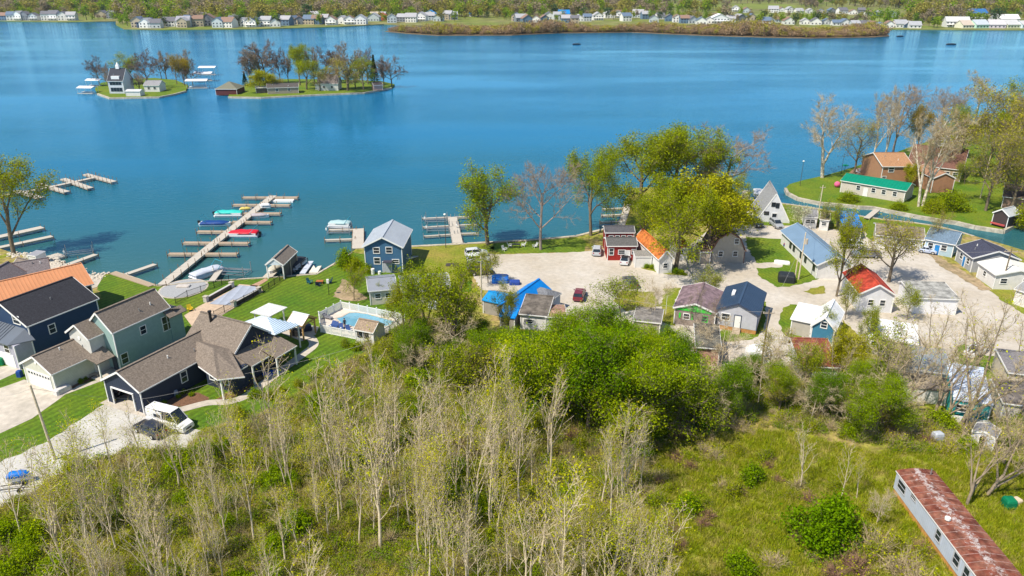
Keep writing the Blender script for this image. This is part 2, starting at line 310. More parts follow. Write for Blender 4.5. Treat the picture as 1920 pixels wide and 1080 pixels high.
for i in range(28):
    a = 2*math.pi*i/28; c = U(344, 541); ell.append(W(c.x+3.9*math.cos(a), c.y+4.3*math.sin(a)))
sheet('stone_edging', [W(p.x+(p.x-U(344,541).x)*.09, p.y+(p.y-U(344,541).y)*.09) for p in ell], Z+.034, M['conc'])
sheet('round_patio', ell, Z+.05, mat('grey_pavers', (.33,.34,.35), .85, .15, 4))
sheet('rock_bank', [(60,488),(90,485),(114,493),(143,502),(176,518),(197,513),(182,538),(160,545),(120,520),(80,506)], Z+.02, M['conc'])

# ---------------- seawalls ----------------
def wall(name, pts, label, wd=.5, top=.12, cat='seawall', m=None):
    P = [U(*p, LAND+top) for p in pts]; mb = MB()
    for a, b in zip(P, P[1:]):
        d = (b-a).normalized(); mb.bar(Vector((a.x,a.y,(LAND+top-.5)/2))-d*.02, Vector((b.x,b.y,(LAND+top-.5)/2))+d*.02, wd, LAND+top+.5)
    o = mb.build(name, m or M['seawall']); return tag(o, label, cat)
wall('seawall', shoreA[9:15], 'concrete seawall below the round patio and long dock', .5)
wall('seawall', shoreA[14:19], 'low concrete seawall along the mown lawn with black pontoon', .45)
wall('seawall', shoreA[18:21], 'slanting seawall between the lawn and the blue boathouse', .45)
wall('seawall', shoreA[22:30], 'straight seawall from the blue boathouse past the picnic lawn', .8)
wall('seawall', shoreA[32:45], 'near side seawall of the narrow channel', .5)
wall('seawall', [shoreP[0]]+shoreQ[::-1][:13]+[(1925,414)], 'pale curved seawall around the peninsula lawn', .7, .18)
wall('seawall', [(183,175),(206,183),(298,181),(325,176),(348,170)], 'seawall along the front of the left island', .8)
wall('seawall', [(428,181),(490,182),(551,179),(590,177),(683,173),(734,164)], 'long low seawall along the front of the right island', .8)
# riprap rocks
rg = random.Random(3)
rock = tag(MB().add([],[]).build('riprap', mat('limestone_rock', (.55,.5,.42), .9, .2)), 'pale riprap rocks along the shore left of the copper roof', 'rocks'); rock['kind'] = 'stuff'
mb = MB()
for i in range(520):
    t = rg.random(); k = min(int(t*7), 6); pts = [(20,473),(41,477),(67,482),(90,488),(114,496),(143,505),(175,520),(197,514)]
    a, b = pts[k], pts[k+1]; f = t*7-k; p = U(a[0]+(b[0]-a[0])*f, a[1]+(b[1]-a[1])*f); p.x += rg.uniform(-1.3,1.3); p.y += rg.uniform(-2.0,1.2); s = rg.uniform(.12,.42)
    mb.blob((p.x, p.y, .35+rg.random()*.45), (s, s*rg.uniform(.7,1.2), s*.7), i, 5, 4, .25)
rock.data = mb.mesh('riprap', MATS['limestone_rock'])

# ---------------- docks ----------------
def dock(pts, wd, label, m=None, fm=None, posts=True, fingers=(), fw=1.0, z=.75, group=None, ph=1.3, step=2.4, pm=None):
    """pts: px polyline of the main walk; fingers: list of ((px,py),(px,py))"""
    base = U(*pts[0], z); t = thing('dock', label, 'dock', (base.x, base.y, 0), group=group); off = Vector((base.x, base.y, 0))
    def walk(p, q, w, zz, nm, m=None):
        a, b = U(*p, zz)-off, U(*q, zz)-off; L = (b-a).length; n = max(1, int(L/3.2)); d = (b-a)/n; u = d.normalized()
        for i in range(n):
            mb = MB().bar(a+d*i+u*.03, a+d*(i+1)-u*.03, w, .14); mb.v = [(x, y, zz2) for x, y, zz2 in mb.v]; mb.build(nm, m or M['plank'], t)
        fr = MB(); nn = Vector((-u.y, u.x, 0))
        for sgn in (-1, 1): fr.bar(a+nn*(sgn*(w/2-.06))-Vector((0,0,.22)), b+nn*(sgn*(w/2-.06))-Vector((0,0,.22)), .1, .26)
        fr.build('joist', M['wood'], t)
        if posts:
            k = max(1, int(L/step))
            for i in range(k+1):
                for sgn in (-1, 1):
                    c = a+(b-a)*(i/k)+nn*(sgn*(w/2+.07)); hh = ph*rg.uniform(.75,1.1)
                    MB().tube((c.x,c.y,-1.2),(c.x,c.y,zz+hh*.5),.06,.06,5).build('post', pm or M['post'], t)
    for a, b in zip(pts, pts[1:]): walk(a, b, wd, z, 'deck_board', m)
    for a, b in fingers: walk(a, b, fw, z-.04, 'finger_board', fm or m)
    return t
dock([(302,536),(512,367)], 1.9, 'long pale marina dock running out from the shore with seven wooden fingers', M['dockw'],
  fingers=[((455,370),(559,370)),((437,384),(544,384.5)),((457,400),(526.5,400)),((435,416),(509,416.5)),((370,434),(427,434.5)),((344,455),(467,456)),((316,476),(446,476))], fw=1.25, ph=1.9, step=3, fm=M['plank'])
dock([(0,367),(71,355.5),(183,331.6)], 1.5, 'weathered slip dock far out on the left of the lake', M['dockw'],
  fingers=[((160,326.5),(214,341)),((118,335),(170,353)),((73,345),(126,360)),((30,357),(78,371))], fw=1.6, ph=2.2, step=2.2)
dock([(-20,468),(98,443)], 1.6, 'pale dock behind the tall tree at the left edge', M['dockw'], step=4)
dock([(-20,448),(80,426)], 2.2, 'second pale dock behind the tall tree at the left edge', M['dockw'], step=4)
dock([(122,498),(180,477)], 1.3, 'short dock with a boat lift beside the riprap bank', M['dockw'], step=3)
dock([(236,514.5),(291,495.5)], 1.2, 'short narrow dock off the boardwalk beside the square lawn', M['dockw'], step=4, ph=.9)
dock([(671,466),(672,429)], 2.4, 'short dock along the left side of the blue boathouse', M['dockw'], fingers=[((617,431),(668,430)),((609,450),(666,448))], fw=.7)
dock([(858,456),(848,407)], 2.2, 'pale slip dock with a row of steel fingers on both sides', M['dockw'],
  fingers=[((791,409.5),(845,407)),((792,426),(848,423)),((794,443),(852,439)),((853,407),(890,406)),((856,422),(895,421)),((858,438),(898,437))], fw=.55, ph=1.6, pm=M['steel'])
dock([(1164,426),(1178,383)], 1.6, 'narrow walk with small slips behind the red house', M['dockw'], fingers=[((1130,392),(1172,390)),((1128,404),(1169,402)),((1125,417),(1166,415))], fw=.7)
dock([(1397,371),(1399,357)], 1.8, 'small dock behind the seawall left of the A-frame house', M['dockw'], ph=.8)
dock([(1925,392),(1900,418)], 1.4, 'small dock at the end of the peninsula seawall', M['dockw'], ph=1.8)
dock([(1625,409),(1645,393)], 1.3, 'small green railed footbridge over the channel', M['dockw'], posts=False, z=1.2)
def plat(px, z, label, m, th=.4):
    P = UP(px, z); o = P[0]; return tag(_loc(MB().slab([(p.x-o.x,p.y-o.y,0) for p in P][::-1] if _area(P) < 0 else [(p.x-o.x,p.y-o.y,0) for p in P], th).build('swim_platform', m), o), label, 'platform')
def _area(P): return sum(P[i].x*P[(i+1)%len(P)].y-P[(i+1)%len(P)].x*P[i].y for i in range(len(P)))
def _loc(o, p, rz=0): o.location = p; o.rotation_euler = (0,0,rz); return o
plat([(81,482),(108,474),(126,479),(99,488)], .45, 'flat pale swim platform floating beside the riprap rocks', M['dockw'])
plat([(206,513),(216,508.5),(292,533),(279,537)], .85, 'timber boardwalk along the water in front of the square lawn', M['plank'])
plat([(506,371.5),(553,371.5),(549,377),(502,377)], .4, 'white floating platform moored at the outer end of the marina dock', M['white'])
# ---------------- houses ----------------
WALLM = {}
def wallmat(c, kind='lap'):
    k = (tuple(c), kind)
    if k not in WALLM:
        WALLM[k] = mat('siding_%d' % len(WALLM), c, .7, .07, 1.5, bands={'lap':('Z',.2,.22),'batten':('X',.45,.3),'plain':None,'brick':('Z',.16,.12)}[kind])
    return WALLM[k]
ROOFM = {}
def roofmat(c, kind='shingle'):
    k = (tuple(c), kind)
    if k not in ROOFM:
        n = 'roof_%s_%d' % (kind, len(ROOFM))
        if kind == 'shingle': ROOFM[k] = mat(n, c, .9, .3, 5, .4, 25, col2=tuple(x*.72 for x in c), c2s=3.5, c2w=.15)
        elif kind == 'metal': ROOFM[k] = mat(n, c, .38, .06, .6, spec=.5)
        elif kind == 'tarp': ROOFM[k] = mat(n, c, .45, .12, 1.2, .5, 3, spec=.4)
        elif kind == 'old': ROOFM[k] = mat(n, c, .9, .25, 1.5, .3, 12, col2=tuple(x*.6 for x in c), c2s=.9, c2w=.08)
    return ROOFM[k]
WINC = {}
def window(parent, p, nx, ny, w, h, trim=None, mull=True, name='window'):
    """p centre in parent's frame; (nx,ny) outward normal"""
    trim = trim or M['trim']; ux, uy = -ny, nx; key = (round(w,2), round(h,2), round(nx,3), round(ny,3), trim.name, mull)
    if key not in WINC:
        def B(a0, a1, z0, z1, d0, d1):
            mb.add([(ux*a+nx*d, uy*a+ny*d, z) for z in (z0, z1) for a, d in ((a0,d0),(a1,d0),(a1,d1),(a0,d1))],
                   [(0,3,2,1),(4,5,6,7),(0,1,5,4),(1,2,6,5),(2,3,7,6),(3,0,4,7)])
        mb = MB(); f = .11; W2, H2 = w/2, h/2
        B(-W2-f,-W2,-H2-f,H2+f,0,.07); B(W2,W2+f,-H2-f,H2+f,0,.07); B(-W2,W2,H2,H2+f,0,.07); B(-W2,W2,-H2-f,-H2,0,.09)
        if mull: B(-W2,W2,-.03,.03,.02,.055)
        fm = mb.mesh('window', trim); mb = MB(); B(-W2,W2,-H2,H2,.005,.03); WINC[key] = (fm, mb.mesh('pane', M['glass']))
    fm, pm = WINC[key]; o = mobj(name, fm, parent); o.location = p; g = mobj('pane', pm, o); return o
class House: pass
def house(name, label, A, B, C, he, hr, axis='y', roof=((.2,.2,.2),'shingle'), wall=((.5,.5,.5),'lap'), ov=.3, kind='gable', wins=(), doors=(), found=None,
          z0=LAND, seam=0, group=None, cat='house', fascia=True, trim=None, open_walls=False, minD=None, fixD=None, hip=None, gable_col=None, skew=None):
    trim = trim or M['trim']
    PA, PB, PC = U(*A, z0+he), U(*B, z0+he), U(*C, z0+he)
    x = (PB-PA); Wd = x.length; x.normalize(); y = Vector((-x.y, x.x, 0)); D = (PC-PB).dot(y)
    if minD: D = max(D, minD)
    if fixD: D = fixD
    t = thing(name, label, cat, (PA.x, PA.y, z0), math.atan2(x.y, x.x), group)
    H = House(); H.t, H.W, H.D, H.he, H.hr = t, Wd, D, he, hr; rm = roofmat(*roof); wm = wallmat(*wall) if isinstance(wall, tuple) else wall
    x0, x1, y0, y1 = ov, Wd-ov, ov, D-ov; hw = he-.03
    # roof planes
    T = .16
    if kind == 'gable' and axis == 'y':
        m = Wd/2 if skew is None else Wd*skew
        pl = [[(0,0,he),(m,0,hr),(m,D,hr),(0,D,he)][::-1], [(m,0,hr),(Wd,0,he),(Wd,D,he),(m,D,hr)][::-1]]
    elif kind == 'gable': 
        m = D/2 if skew is None else D*skew
        pl = [[(0,0,he),(Wd,0,he),(Wd,m,hr),(0,m,hr)], [(0,m,hr),(Wd,m,hr),(Wd,D,he),(0,D,he)]]
    elif kind == 'hip':
        k = hip or min(Wd, D)/2
        if axis == 'x': a, b = (k, D/2, hr), (Wd-k, D/2, hr); pl = [[(0,0,he),(Wd,0,he),b,a],[(Wd,D,he),(0,D,he),a,b],[(0,D,he),(0,0,he),a],[(Wd,0,he),(Wd,D,he),b]]
        else: a, b = (Wd/2, k, hr), (Wd/2, D-k, hr); pl = [[(0,0,he),(Wd,0,he),a],[(Wd,0,he),(Wd,D,he),b,a],[(Wd,D,he),(0,D,he),b],[(0,D,he),(0,0,he),a,b]]
    elif kind == 'shed': # he front, hr back
        pl = [[(0,0,he),(Wd,0,he),(Wd,D,hr),(0,D,hr)]]
    elif kind == 'gambrel':
        q, hm = Wd*.2, he+(hr-he)*.68; m = Wd/2
        pl = [[(0,0,he),(q,0,hm),(q,D,hm),(0,D,he)][::-1],[(q,0,hm),(m,0,hr),(m,D,hr),(q,D,hm)][::-1],[(m,0,hr),(Wd-q,0,hm),(Wd-q,D,hm),(m,D,hr)][::-1],[(Wd-q,0,hm),(Wd,0,he),(Wd,D,he),(Wd-q,D,hm)][::-1]]
    mb = MB()
    for p in pl: mb.slab(p, T)
    # outward normals up
    H.roof = mb.build('roof', rm, t)
    if kind in ('gable',) and axis == 'y': MB().bar((m,-.02,hr+.02),(m,D+.02,hr+.02),.35,.07).build('ridge_cap', rm, t)
    if kind in ('gable',) and axis == 'x': MB().bar((-.02,m,hr+.02),(Wd+.02,m,hr+.02),.35,.07).build('ridge_cap', rm, t)
    if roof[1] == 'shingle' and Wd*D > 40 and kind == 'gable':
        rr = random.Random(int(A[0]*7+A[1]))
        for k in range(rr.choice((1,2,2))):
            if axis == 'y': fx = rr.uniform(.6,.85); vx, vy = Wd*fx, D*rr.uniform(.3,.85); vz = hr-(hr-he)*(fx-.5)*2
            else: fy_ = rr.uniform(.15,.4); vx, vy = Wd*rr.uniform(.15,.85), D*fy_; vz = he+(hr-he)*fy_*2
            MB().tube((vx,vy,vz-.1),(vx,vy,vz+.4),.09,.09,8).build('vent_pipe', M['white'] if k else M['steel'], t)
    if seam:
        sb = MB()
        for p in pl:
            P = [Vector(q) for q in p]
            if axis == 'y' and kind == 'gable':
                n = int(D/seam); lo = P[0] if P[0].z < P[1].z else P[1]
                a = [q for q in P if q.z < he+.01]; b = [q for q in P if q.z > hr-.01]
                for i in range(n+1):
                    yy = D*i/n; sb.bar((a[0].x, yy, he+.03), (b[0].x, yy, hr+.03), .05, .06)
            elif kind in ('gable','shed'):
                n = int(Wd/seam); a = min(P, key=lambda q: q.z); b = max(P, key=lambda q: q.z)
                for i in range(n+1):
                    xx = Wd*i/n; sb.bar((xx, a.y, he+.03), (xx, b.y, hr+.03), .05, .06)
        if sb.v: sb.build('roof_seam', rm, t, kind='stuff')
    # walls
    if not open_walls:
        mb = MB(); e = .1
        fz = found[1] if found else 0
        def ge(yy):   # gable outline on front/back
            if kind == 'gable' and axis == 'y':
                k = (hr-he)/m; k2 = (hr-he)/(Wd-m); return [(x0,yy,fz),(x1,yy,fz),(x1,yy,he+k2*ov-T),(m,yy,hr-T-.02),(x0,yy,he+k*ov-T)]
            if kind == 'gambrel': return [(x0,yy,fz),(x1,yy,fz),(x1,yy,he-.1),(Wd-q-.05,yy,hm-.2),(m,yy,hr-.2),(q+.05,yy,hm-.2),(x0,yy,he-.1)]
            return [(x0,yy,fz),(x1,yy,fz),(x1,yy,(hr if (kind=='shed' and yy>ov) else he)-T-.01),(x0,yy,(hr if (kind=='shed' and yy>ov) else he)-T-.01)]
        def gs(xx):
            if kind == 'gable' and axis == 'x':
                k = (hr-he)/m; k2 = (hr-he)/(D-m); return [(xx,y0,fz),(xx,y1,fz),(xx,y1,he+k2*ov-T),(xx,m,hr-T-.02),(xx,y0,he+k*ov-T)]
            a, b = (he, hr) if kind == 'shed' else (he, he)
            if kind == 'gable': k = (hr-he)/m; a = b = he+k*ov
            return [(xx,y0,fz),(xx,y1,fz),(xx,y1,b-T-.01),(xx,y0,a-T-.01)]
        f = ge(y0); mb.add(f, [tuple(range(len(f)))]); f = ge(y1); mb.add(f, [tuple(range(len(f)))[::-1]])
        f = gs(x0); mb.add(f, [tuple(range(len(f)))[::-1]]); f = gs(x1); mb.add(f, [tuple(range(len(f)))])
        mb.build('wall', wm, t)
        if found: MB().box(x0+.04,y0+.04,-.1,x1-.04,y1-.04,found[1]+.01).build('foundation', mat(found[2], found[0], .9, .2), t)
        for cx, cy in ((x0,y0),(x1,y0),(x1,y1)): MB().box(cx-.07,cy-.07,fz+.01,cx+.07,cy+.07,he-T-.03).build('corner_board', trim, t)
    if fascia:
        fb = MB()
        if kind == 'gable' and axis == 'y':
            for yy in (-.03, D+.03):
                fb.bar((0,yy,he-.1),(m,yy,hr-.1),.05,.26); fb.bar((m,yy,hr-.1),(Wd,yy,he-.1),.05,.26)
            fb.bar((-.04,0,he-.1),(-.04,D,he-.1),.06,.16); fb.bar((Wd+.04,0,he-.1),(Wd+.04,D,he-.1),.06,.16)
        elif kind == 'gable':
            for xx in (-.03, Wd+.03):
                fb.bar((xx,0,he-.1),(xx,m,hr-.1),.05,.26); fb.bar((xx,m,hr-.1),(xx,D,he-.1),.05,.26)
            fb.bar((0,-.04,he-.1),(Wd,-.04,he-.1),.06,.16); fb.bar((0,D+.04,he-.1),(Wd,D+.04,he-.1),.06,.16)
        else:
            for p in pl:
                for a, b in zip(p, p[1:]+p[:1]):
                    if abs(a[2]-b[2]) < .01 and a[2] < hr-.01: fb.bar((a[0],a[1],a[2]-.1),(b[0],b[1],b[2]-.1),.06,.18)
            if kind in ('shed','gambrel'):
                for p in pl:
                    for a, b in zip(p, p[1:]+p[:1]):
                        if abs(a[2]-b[2]) > .01: fb.bar((a[0],a[1]-.03 if a[1] < .1 else a[1]+.03,a[2]-.1),(b[0],b[1]-.03 if b[1] < .1 else b[1]+.03,b[2]-.1),.05,.22)
        if fb.v: fb.build('fascia', trim, t)
    def side(sd, u):
        if sd == 'F': return (x0+(x1-x0)*u, y0, 0, -1)
        if sd == 'K': return (x0+(x1-x0)*u, y1, 0, 1)
        if sd == 'R': return (x1, y0+(y1-y0)*u, 1, 0)
        return (x0, y0+(y1-y0)*u, -1, 0)
    H.side = side
    for wn in wins:
        sd, u, z, ww, wh = wn[:5]; px, py, nx, ny = side(sd, u); window(t, (px, py, z), nx, ny, ww, wh, wn[5] if len(wn) > 5 else trim, wh > .5)
    for dn in doors:
        sd, u, ww, wh, dm = dn[:5]; nm = dn[5] if len(dn) > 5 else 'door'; px, py, nx, ny = side(sd, u); fz = found[1] if found else 0
        ux, uy = abs(ny), abs(nx); d = .06
        def bx(mb, a0, a1, z0_, z1_, dd):
            xs = sorted((px+ux*a0+nx*.004, px+ux*a1+nx*dd)); ys = sorted((py+uy*a0+ny*.004, py+uy*a1+ny*dd)); mb.box(xs[0],ys[0],z0_,xs[1],ys[1],z1_); return mb
        fr = MB(); bx(fr,-ww/2-.1,-ww/2,fz,fz+wh+.1,.09); bx(fr,ww/2,ww/2+.1,fz,fz+wh+.1,.09); bx(fr,-ww/2,ww/2,fz+wh,fz+wh+.1,.09)
        dp = bx(MB(),-ww/2,ww/2,fz+.02,fz+wh,.05).build(nm, dm, t); fr.build('door_frame', trim, dp)
        if nm == 'garage_door':
            g = MB()
            for k in range(1, 4): bx(g,-ww/2+.05,ww/2-.05,fz+wh*k/4-.015,fz+wh*k/4+.015,.065)
            g.build('panel_joint', mat('joint_grey', (.3,.3,.3)), dp)
            g = MB()
            for k in range(8): bx(g,-ww/2+ww*(k+.2)/8,-ww/2+ww*(k+.8)/8,fz+wh*.8,fz+wh*.93,.07)
            g.build('door_glass', M['glass'], dp)
        else: bx(MB(), ww*.32, ww*.38, fz+wh*.45, fz+wh*.5, .11).build('handle', M['steel'], dp)
    return H
TAU = ((.225,.185,.15),'shingle'); NAVY = (.030,.042,.075); WHT = ((.75,.74,.72),'lap')
wd, dk = M['white'], mat('dark_door', (.05,.06,.08))
# --- taupe-roofed navy ranch house, bottom left (local frame: x right-down, y up-right) ---
H = house('ranch_house', 'navy ranch house with taupe shingle roof and open garage beside the white van', (188,712), (261,736), (339,696), 3.4, 5.5, 'y', TAU, (NAVY,'batten'), .3, minD=15.0,
          wins=[('R',.47,2.1,.9,1.5)])
t = H.t; RH = t; E_W = H.W
# open garage: dark recess box with frame
wl = [c for c in t.children if c.name.startswith('wall')][0]; wv = [tuple(v.co) for v in wl.data.vertices]; wf_ = [tuple(p.vertices) for p in wl.data.polygons][1:]; m3 = MB().add(wv, wf_); hx = H.W
m3.add([(.3,.3,0),(1.6,.3,0),(1.6,.3,2.5),(1.6,.3,3.35),(.3,.3,3.35)], [(0,1,2,3,4)]).add([(5.6,.3,0),(hx-.3,.3,0),(hx-.3,.3,3.35),(5.6,.3,3.35)], [(0,1,2,3)]).add([(1.6,.3,2.5),(5.6,.3,2.5),(5.6,.3,3.35),(1.6,.3,3.35)], [(0,1,2,3)])
m3.add([(.3,.3,3.35),(hx-.3,.3,3.35),(hx/2,.3,5.3)], [(0,1,2)]); wm0 = wl.data.materials[0]; wl.data = m3.mesh('wall', wm0)
MB().box(.5,.4,.03,hx-.5,7,.07).build('garage_floor', M['conc'], t)
MB().box(1.45,.15,0,1.6,.3,2.6).box(5.6,.15,0,5.75,.3,2.6).box(1.45,.15,2.5,5.75,.3,2.65).build('garage_frame', M['trim'], t)
cut = H
# main block: built in ranch frame from measured corners
inv = None
bpy.context.view_layer.update(); MWI = t.matrix_world.inverted()
def loc(px, py, h): return MWI @ U(px, py, LAND+h)
a0, a1 = loc(366,589,7.2), loc(464,612,7.2); ridy = (a0.y+a1.y)/2; RX0, RX1 = a0.x, a1.x
e0 = loc(433,661,4.3); e1 = loc(502,621,4.3)
hy0, hy1 = e0.y, e1.y; ridy = (hy0+hy1)/2
MR = H.roof.data.materials[0]
mb = MB(); gz = 4.3
fy = loc(408,713,3.3).y; sl_ = (7.2-gz)/(ridy-hy0); fz_ = 3.3
mb.slab([(RX0,hy0,gz),(RX1,hy0,gz),(RX1,ridy,7.2),(RX0,ridy,7.2)], .18); mb.slab([(RX0,ridy,7.2),(RX1,ridy,7.2),(RX1,hy1,gz),(RX0,hy1,gz)], .18)
mb.build('main_roof', MR, t)
MB().bar((RX0-.05,ridy,7.22),(RX1+.05,ridy,7.22),.35,.07).build('ridge_cap', MR, t)
# entrance skirt: slope carried on down to the front eave, hipped
xl, xr = loc(339,696,3.3).x, loc(434,695,3.3).x; yl = loc(339,696,3.3).y
pf = loc(408,713,3.2); pk = loc(399,653,5.1)
mb = MB().slab([(pf.x-5.2,pf.y+1.6,3.3),(pf.x,pf.y,3.3),(pk.x,pk.y,5.2),(RX0+.2,hy0+.3,gz+.35)], .15)
mb.slab([(pf.x,pf.y,3.3),(pf.x+2.6,pf.y+2.2,3.3),(e0.x-.6,hy0+.4,4.55),(pk.x,pk.y,5.2)], .15)
mb.slab([(pk.x,pk.y,5.2),(e0.x-.6,hy0+.4,4.55),(RX0+.2,hy0+.3,4.6)], .15)
mb.build('porch_roof', MR, t)
# lower side roof over the right wing
q = [loc(*p) for p in ((433,661,4.25),(502,621,4.25),(544.5,631,3.1),(515.5,654.5,3.1),(480,677,3.1),(450,678,3.3),(434,695.5,3.1))]
mb = MB(); xo = q[2].x
mb.slab([(RX1-.3,hy0-2.4,3.35),(RX1+2.2,hy0-2.4,3.0),(RX1+2.2,hy0+.2,3.0),(RX1-.3,hy0+.2,4.1)], .14)
mb.slab([(RX1-.3,hy0,4.15),(RX1+2.9,hy0,3.0),(RX1+2.9,hy0+3.4,3.0),(RX1-.3,hy0+3.4,4.15)], .14)
mb.slab([(RX1-.3,hy0+3.4,4.15),(RX1+4.2,hy0+3.4,3.0),(RX1+4.2,hy1+.2,3.0),(RX1-.3,hy1+.2,4.15)], .14)
mb.build('side_roof', MR, t)
wm = wallmat(NAVY,'batten'); wmy = mat('batten_side', NAVY, .7, .07, 1.5, bands=('Y',.45,.3))
mb = MB().box(RX0+.3,hy0+.35,0,RX1-.3,hy1-.3,gz-.1)
mb.add([(RX1-.3,hy0+.3,gz-.12),(RX1-.3,hy1-.3,gz-.12),(RX1-.3,ridy,7.0)], [(0,1,2)]); mb.add([(RX0+.3,hy0+.3,gz-.12),(RX0+.3,hy1-.3,gz-.12),(RX0+.3,ridy,7.0)], [(2,1,0)])
mb.build('main_wall', wmy, t)
MB().box(pf.x-5.0,pf.y+2.4,0,pf.x+.2,hy0+.4,3.15).box(RX1-.4,hy0-2.1,0,RX1+1.9,hy0,2.98).box(RX1-.4,hy0,0,RX1+1.6,hy1-.3,2.95).build('wing_wall', wm, t)
fb = MB()
for yy, sg in ((hy0,-1),(hy1,1)): fb.bar((RX1+.03,yy,gz-.1),(RX1+.03,ridy,7.1),.05,.26)
for a, b in (((RX1+2.25,hy0-2.4),(RX1+2.25,hy0+.0)),((RX1+2.95,hy0),(RX1+2.95,hy0+3.4)),((RX1+4.25,hy0+3.4),(RX1+4.25,hy1+.2)),((RX1+2.2,hy0-2.45),(RX1-.3,hy0-2.45))): fb.bar((*a,2.93),(*b,2.93 if b[0] > RX1 else 3.3),.06,.16)
fb.bar((pf.x-5.2,pf.y+1.55,3.22),(pf.x,pf.y-.05,3.22),.06,.16); fb.bar((pf.x,pf.y-.05,3.22),(pf.x+2.65,pf.y+2.2,3.22),.06,.16)
fb.build('fascia', M['trim'], t)
for x_, y_ in ((pf.x+.1,pf.y+.4),(RX1+2.8,hy0+.2),(RX1+4.0,hy1-.1),(RX1+2.0,hy0-2.2),(RX1+4.0,hy0+3.6)): MB().box(x_-.1,y_-.1,0,x_+.1,y_+.1,2.95).build('porch_post', M['white'], t)
window(t,(pf.x-3.9,pf.y+2.4,1.9),0,-1,.8,1.5); window(t,(pf.x-1.2,pf.y+2.4,1.8),0,-1,.8,1.5); window(t,(RX1+1.9,hy0-1.2,1.8),1,0,.9,1.4); window(t,(RX1+.7,hy0-2.1,1.8),0,-1,.9,1.3)
ch = loc(396,604,6.4); MB().tube((ch.x,ch.y,5.6),(ch.x,ch.y,8.0),.2,.2,10).tube((ch.x,ch.y,8.0),(ch.x,ch.y,8.2),.28,.28,10).build('flue_pipe', M['black'], t)
# back porch with pale metal hip roof
A_, B_ = loc(450,607,4.2), loc(502,621,4.2)
pm = roofmat((.62,.72,.80),'metal'); bx0, bx1, by0, by1 = RX0+3.2, RX1+1.0, hy1-.6, hy1+4.6; ap = ((bx0+bx1)/2, by0+2.6, 5.4)
mb = MB().slab([(bx0,by0,4.4),(bx1,by0,4.4),ap], .1).slab([(bx1,by0,4.4),(bx1,by1,3.8),ap], .1).slab([(bx1,by1,3.8),(bx0,by1,3.8),ap], .1).slab([(bx0,by1,3.8),(bx0,by0,4.4),ap], .1)
mb.build('metal_porch_roof', pm, t); sb = MB()
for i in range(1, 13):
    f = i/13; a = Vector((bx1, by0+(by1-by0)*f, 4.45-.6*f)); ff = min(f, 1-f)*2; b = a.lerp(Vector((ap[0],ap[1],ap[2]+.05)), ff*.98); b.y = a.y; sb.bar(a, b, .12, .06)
sb.build('roof_seam', mat('seam_blue', (.25,.36,.5), .4), t, kind='stuff')  # ribs in a darker blue than the pale roof metal
for x_, y_ in ((bx0+.2,by1-.2),(bx1-.2,by1-.2)): MB().box(x_-.09,y_-.09,0,x_+.09,y_+.09,3.7).build('porch_post', M['white'], t)
# pergola
pg = thing('pergola', 'small white slatted pergola behind the navy ranch house', 'pergola', U(508,612)); pg.rotation_euler = (0,0,t.rotation_euler.z)
for a in (-1.6,1.6):
    for b in (-1.5,1.5): MB().box(a-.09,b-.09,0,a+.09,b+.09,2.7).build('post', M['white'], pg)
for b in (-1.5,1.5): MB().box(-2.0,b-.06,2.7,2.0,b+.06,2.9).build('beam', M['white'], pg)
for i in range(12): MB().box(-1.9+i*.335,-2.1,2.9,-1.68+i*.335,2.1,3.0).build('slat', M['white'], pg)
# sea-green house
SG = ((.30,.44,.42),'lap')
H = house('sea_green_house', 'two storey sea green house with taupe shingle roof between navy house and ranch house', (160,611), (210,625), (319,576), 6.3, 8.9, 'y', TAU, SG, .3,
          wins=[('R',.50,4.6,.9,1.2),('R',.10,1.7,1.0,1.5),('R',.90,4.0,.8,2.2),('R',.98,4.0,.5,2.2)], found=((.3,.3,.3),.3,'block_foundation'))
t = H.t; bpy.context.view_layer.update(); MWI = t.matrix_world.inverted(); GW = wallmat((.34,.37,.29),'lap')
tp = roofmat(*TAU)
# front upper gable wing + garage
mb = MB().slab([(-1.4,-2.2,6.0),(1.0,-2.2,7.6),(1.0,1.5,7.6),(-1.4,1.5,6.0)][::-1], .15).slab([(1.0,-2.2,7.6),(3.4,-2.2,5.8),(3.4,1.5,5.8),(1.0,1.5,7.6)][::-1], .15); mb.build('front_roof', tp, t)
mb = MB().box(-1.1,-1.9,0,3.1,.4,5.7).add([(-1.1,-1.9,5.69),(3.1,-1.9,5.69),(1.0,-1.9,7.4)], [(0,1,2)]); mb.build('front_wall', wallmat((.66,.66,.62),'lap'), t)
MB().bar((-1.4,-2.25,5.9),(1.0,-2.25,7.5),.05,.26).bar((1.0,-2.25,7.5),(3.4,-2.25,5.7),.05,.26).bar((3.45,-2.2,5.7),(3.45,.2,5.7),.06,.16).build('fascia', M['trim'], t)
MB().tube((1.0,-1.98,5.4),(1.0,-1.9,5.4),.28,.28,10).build('round_vent', M['white'], t)
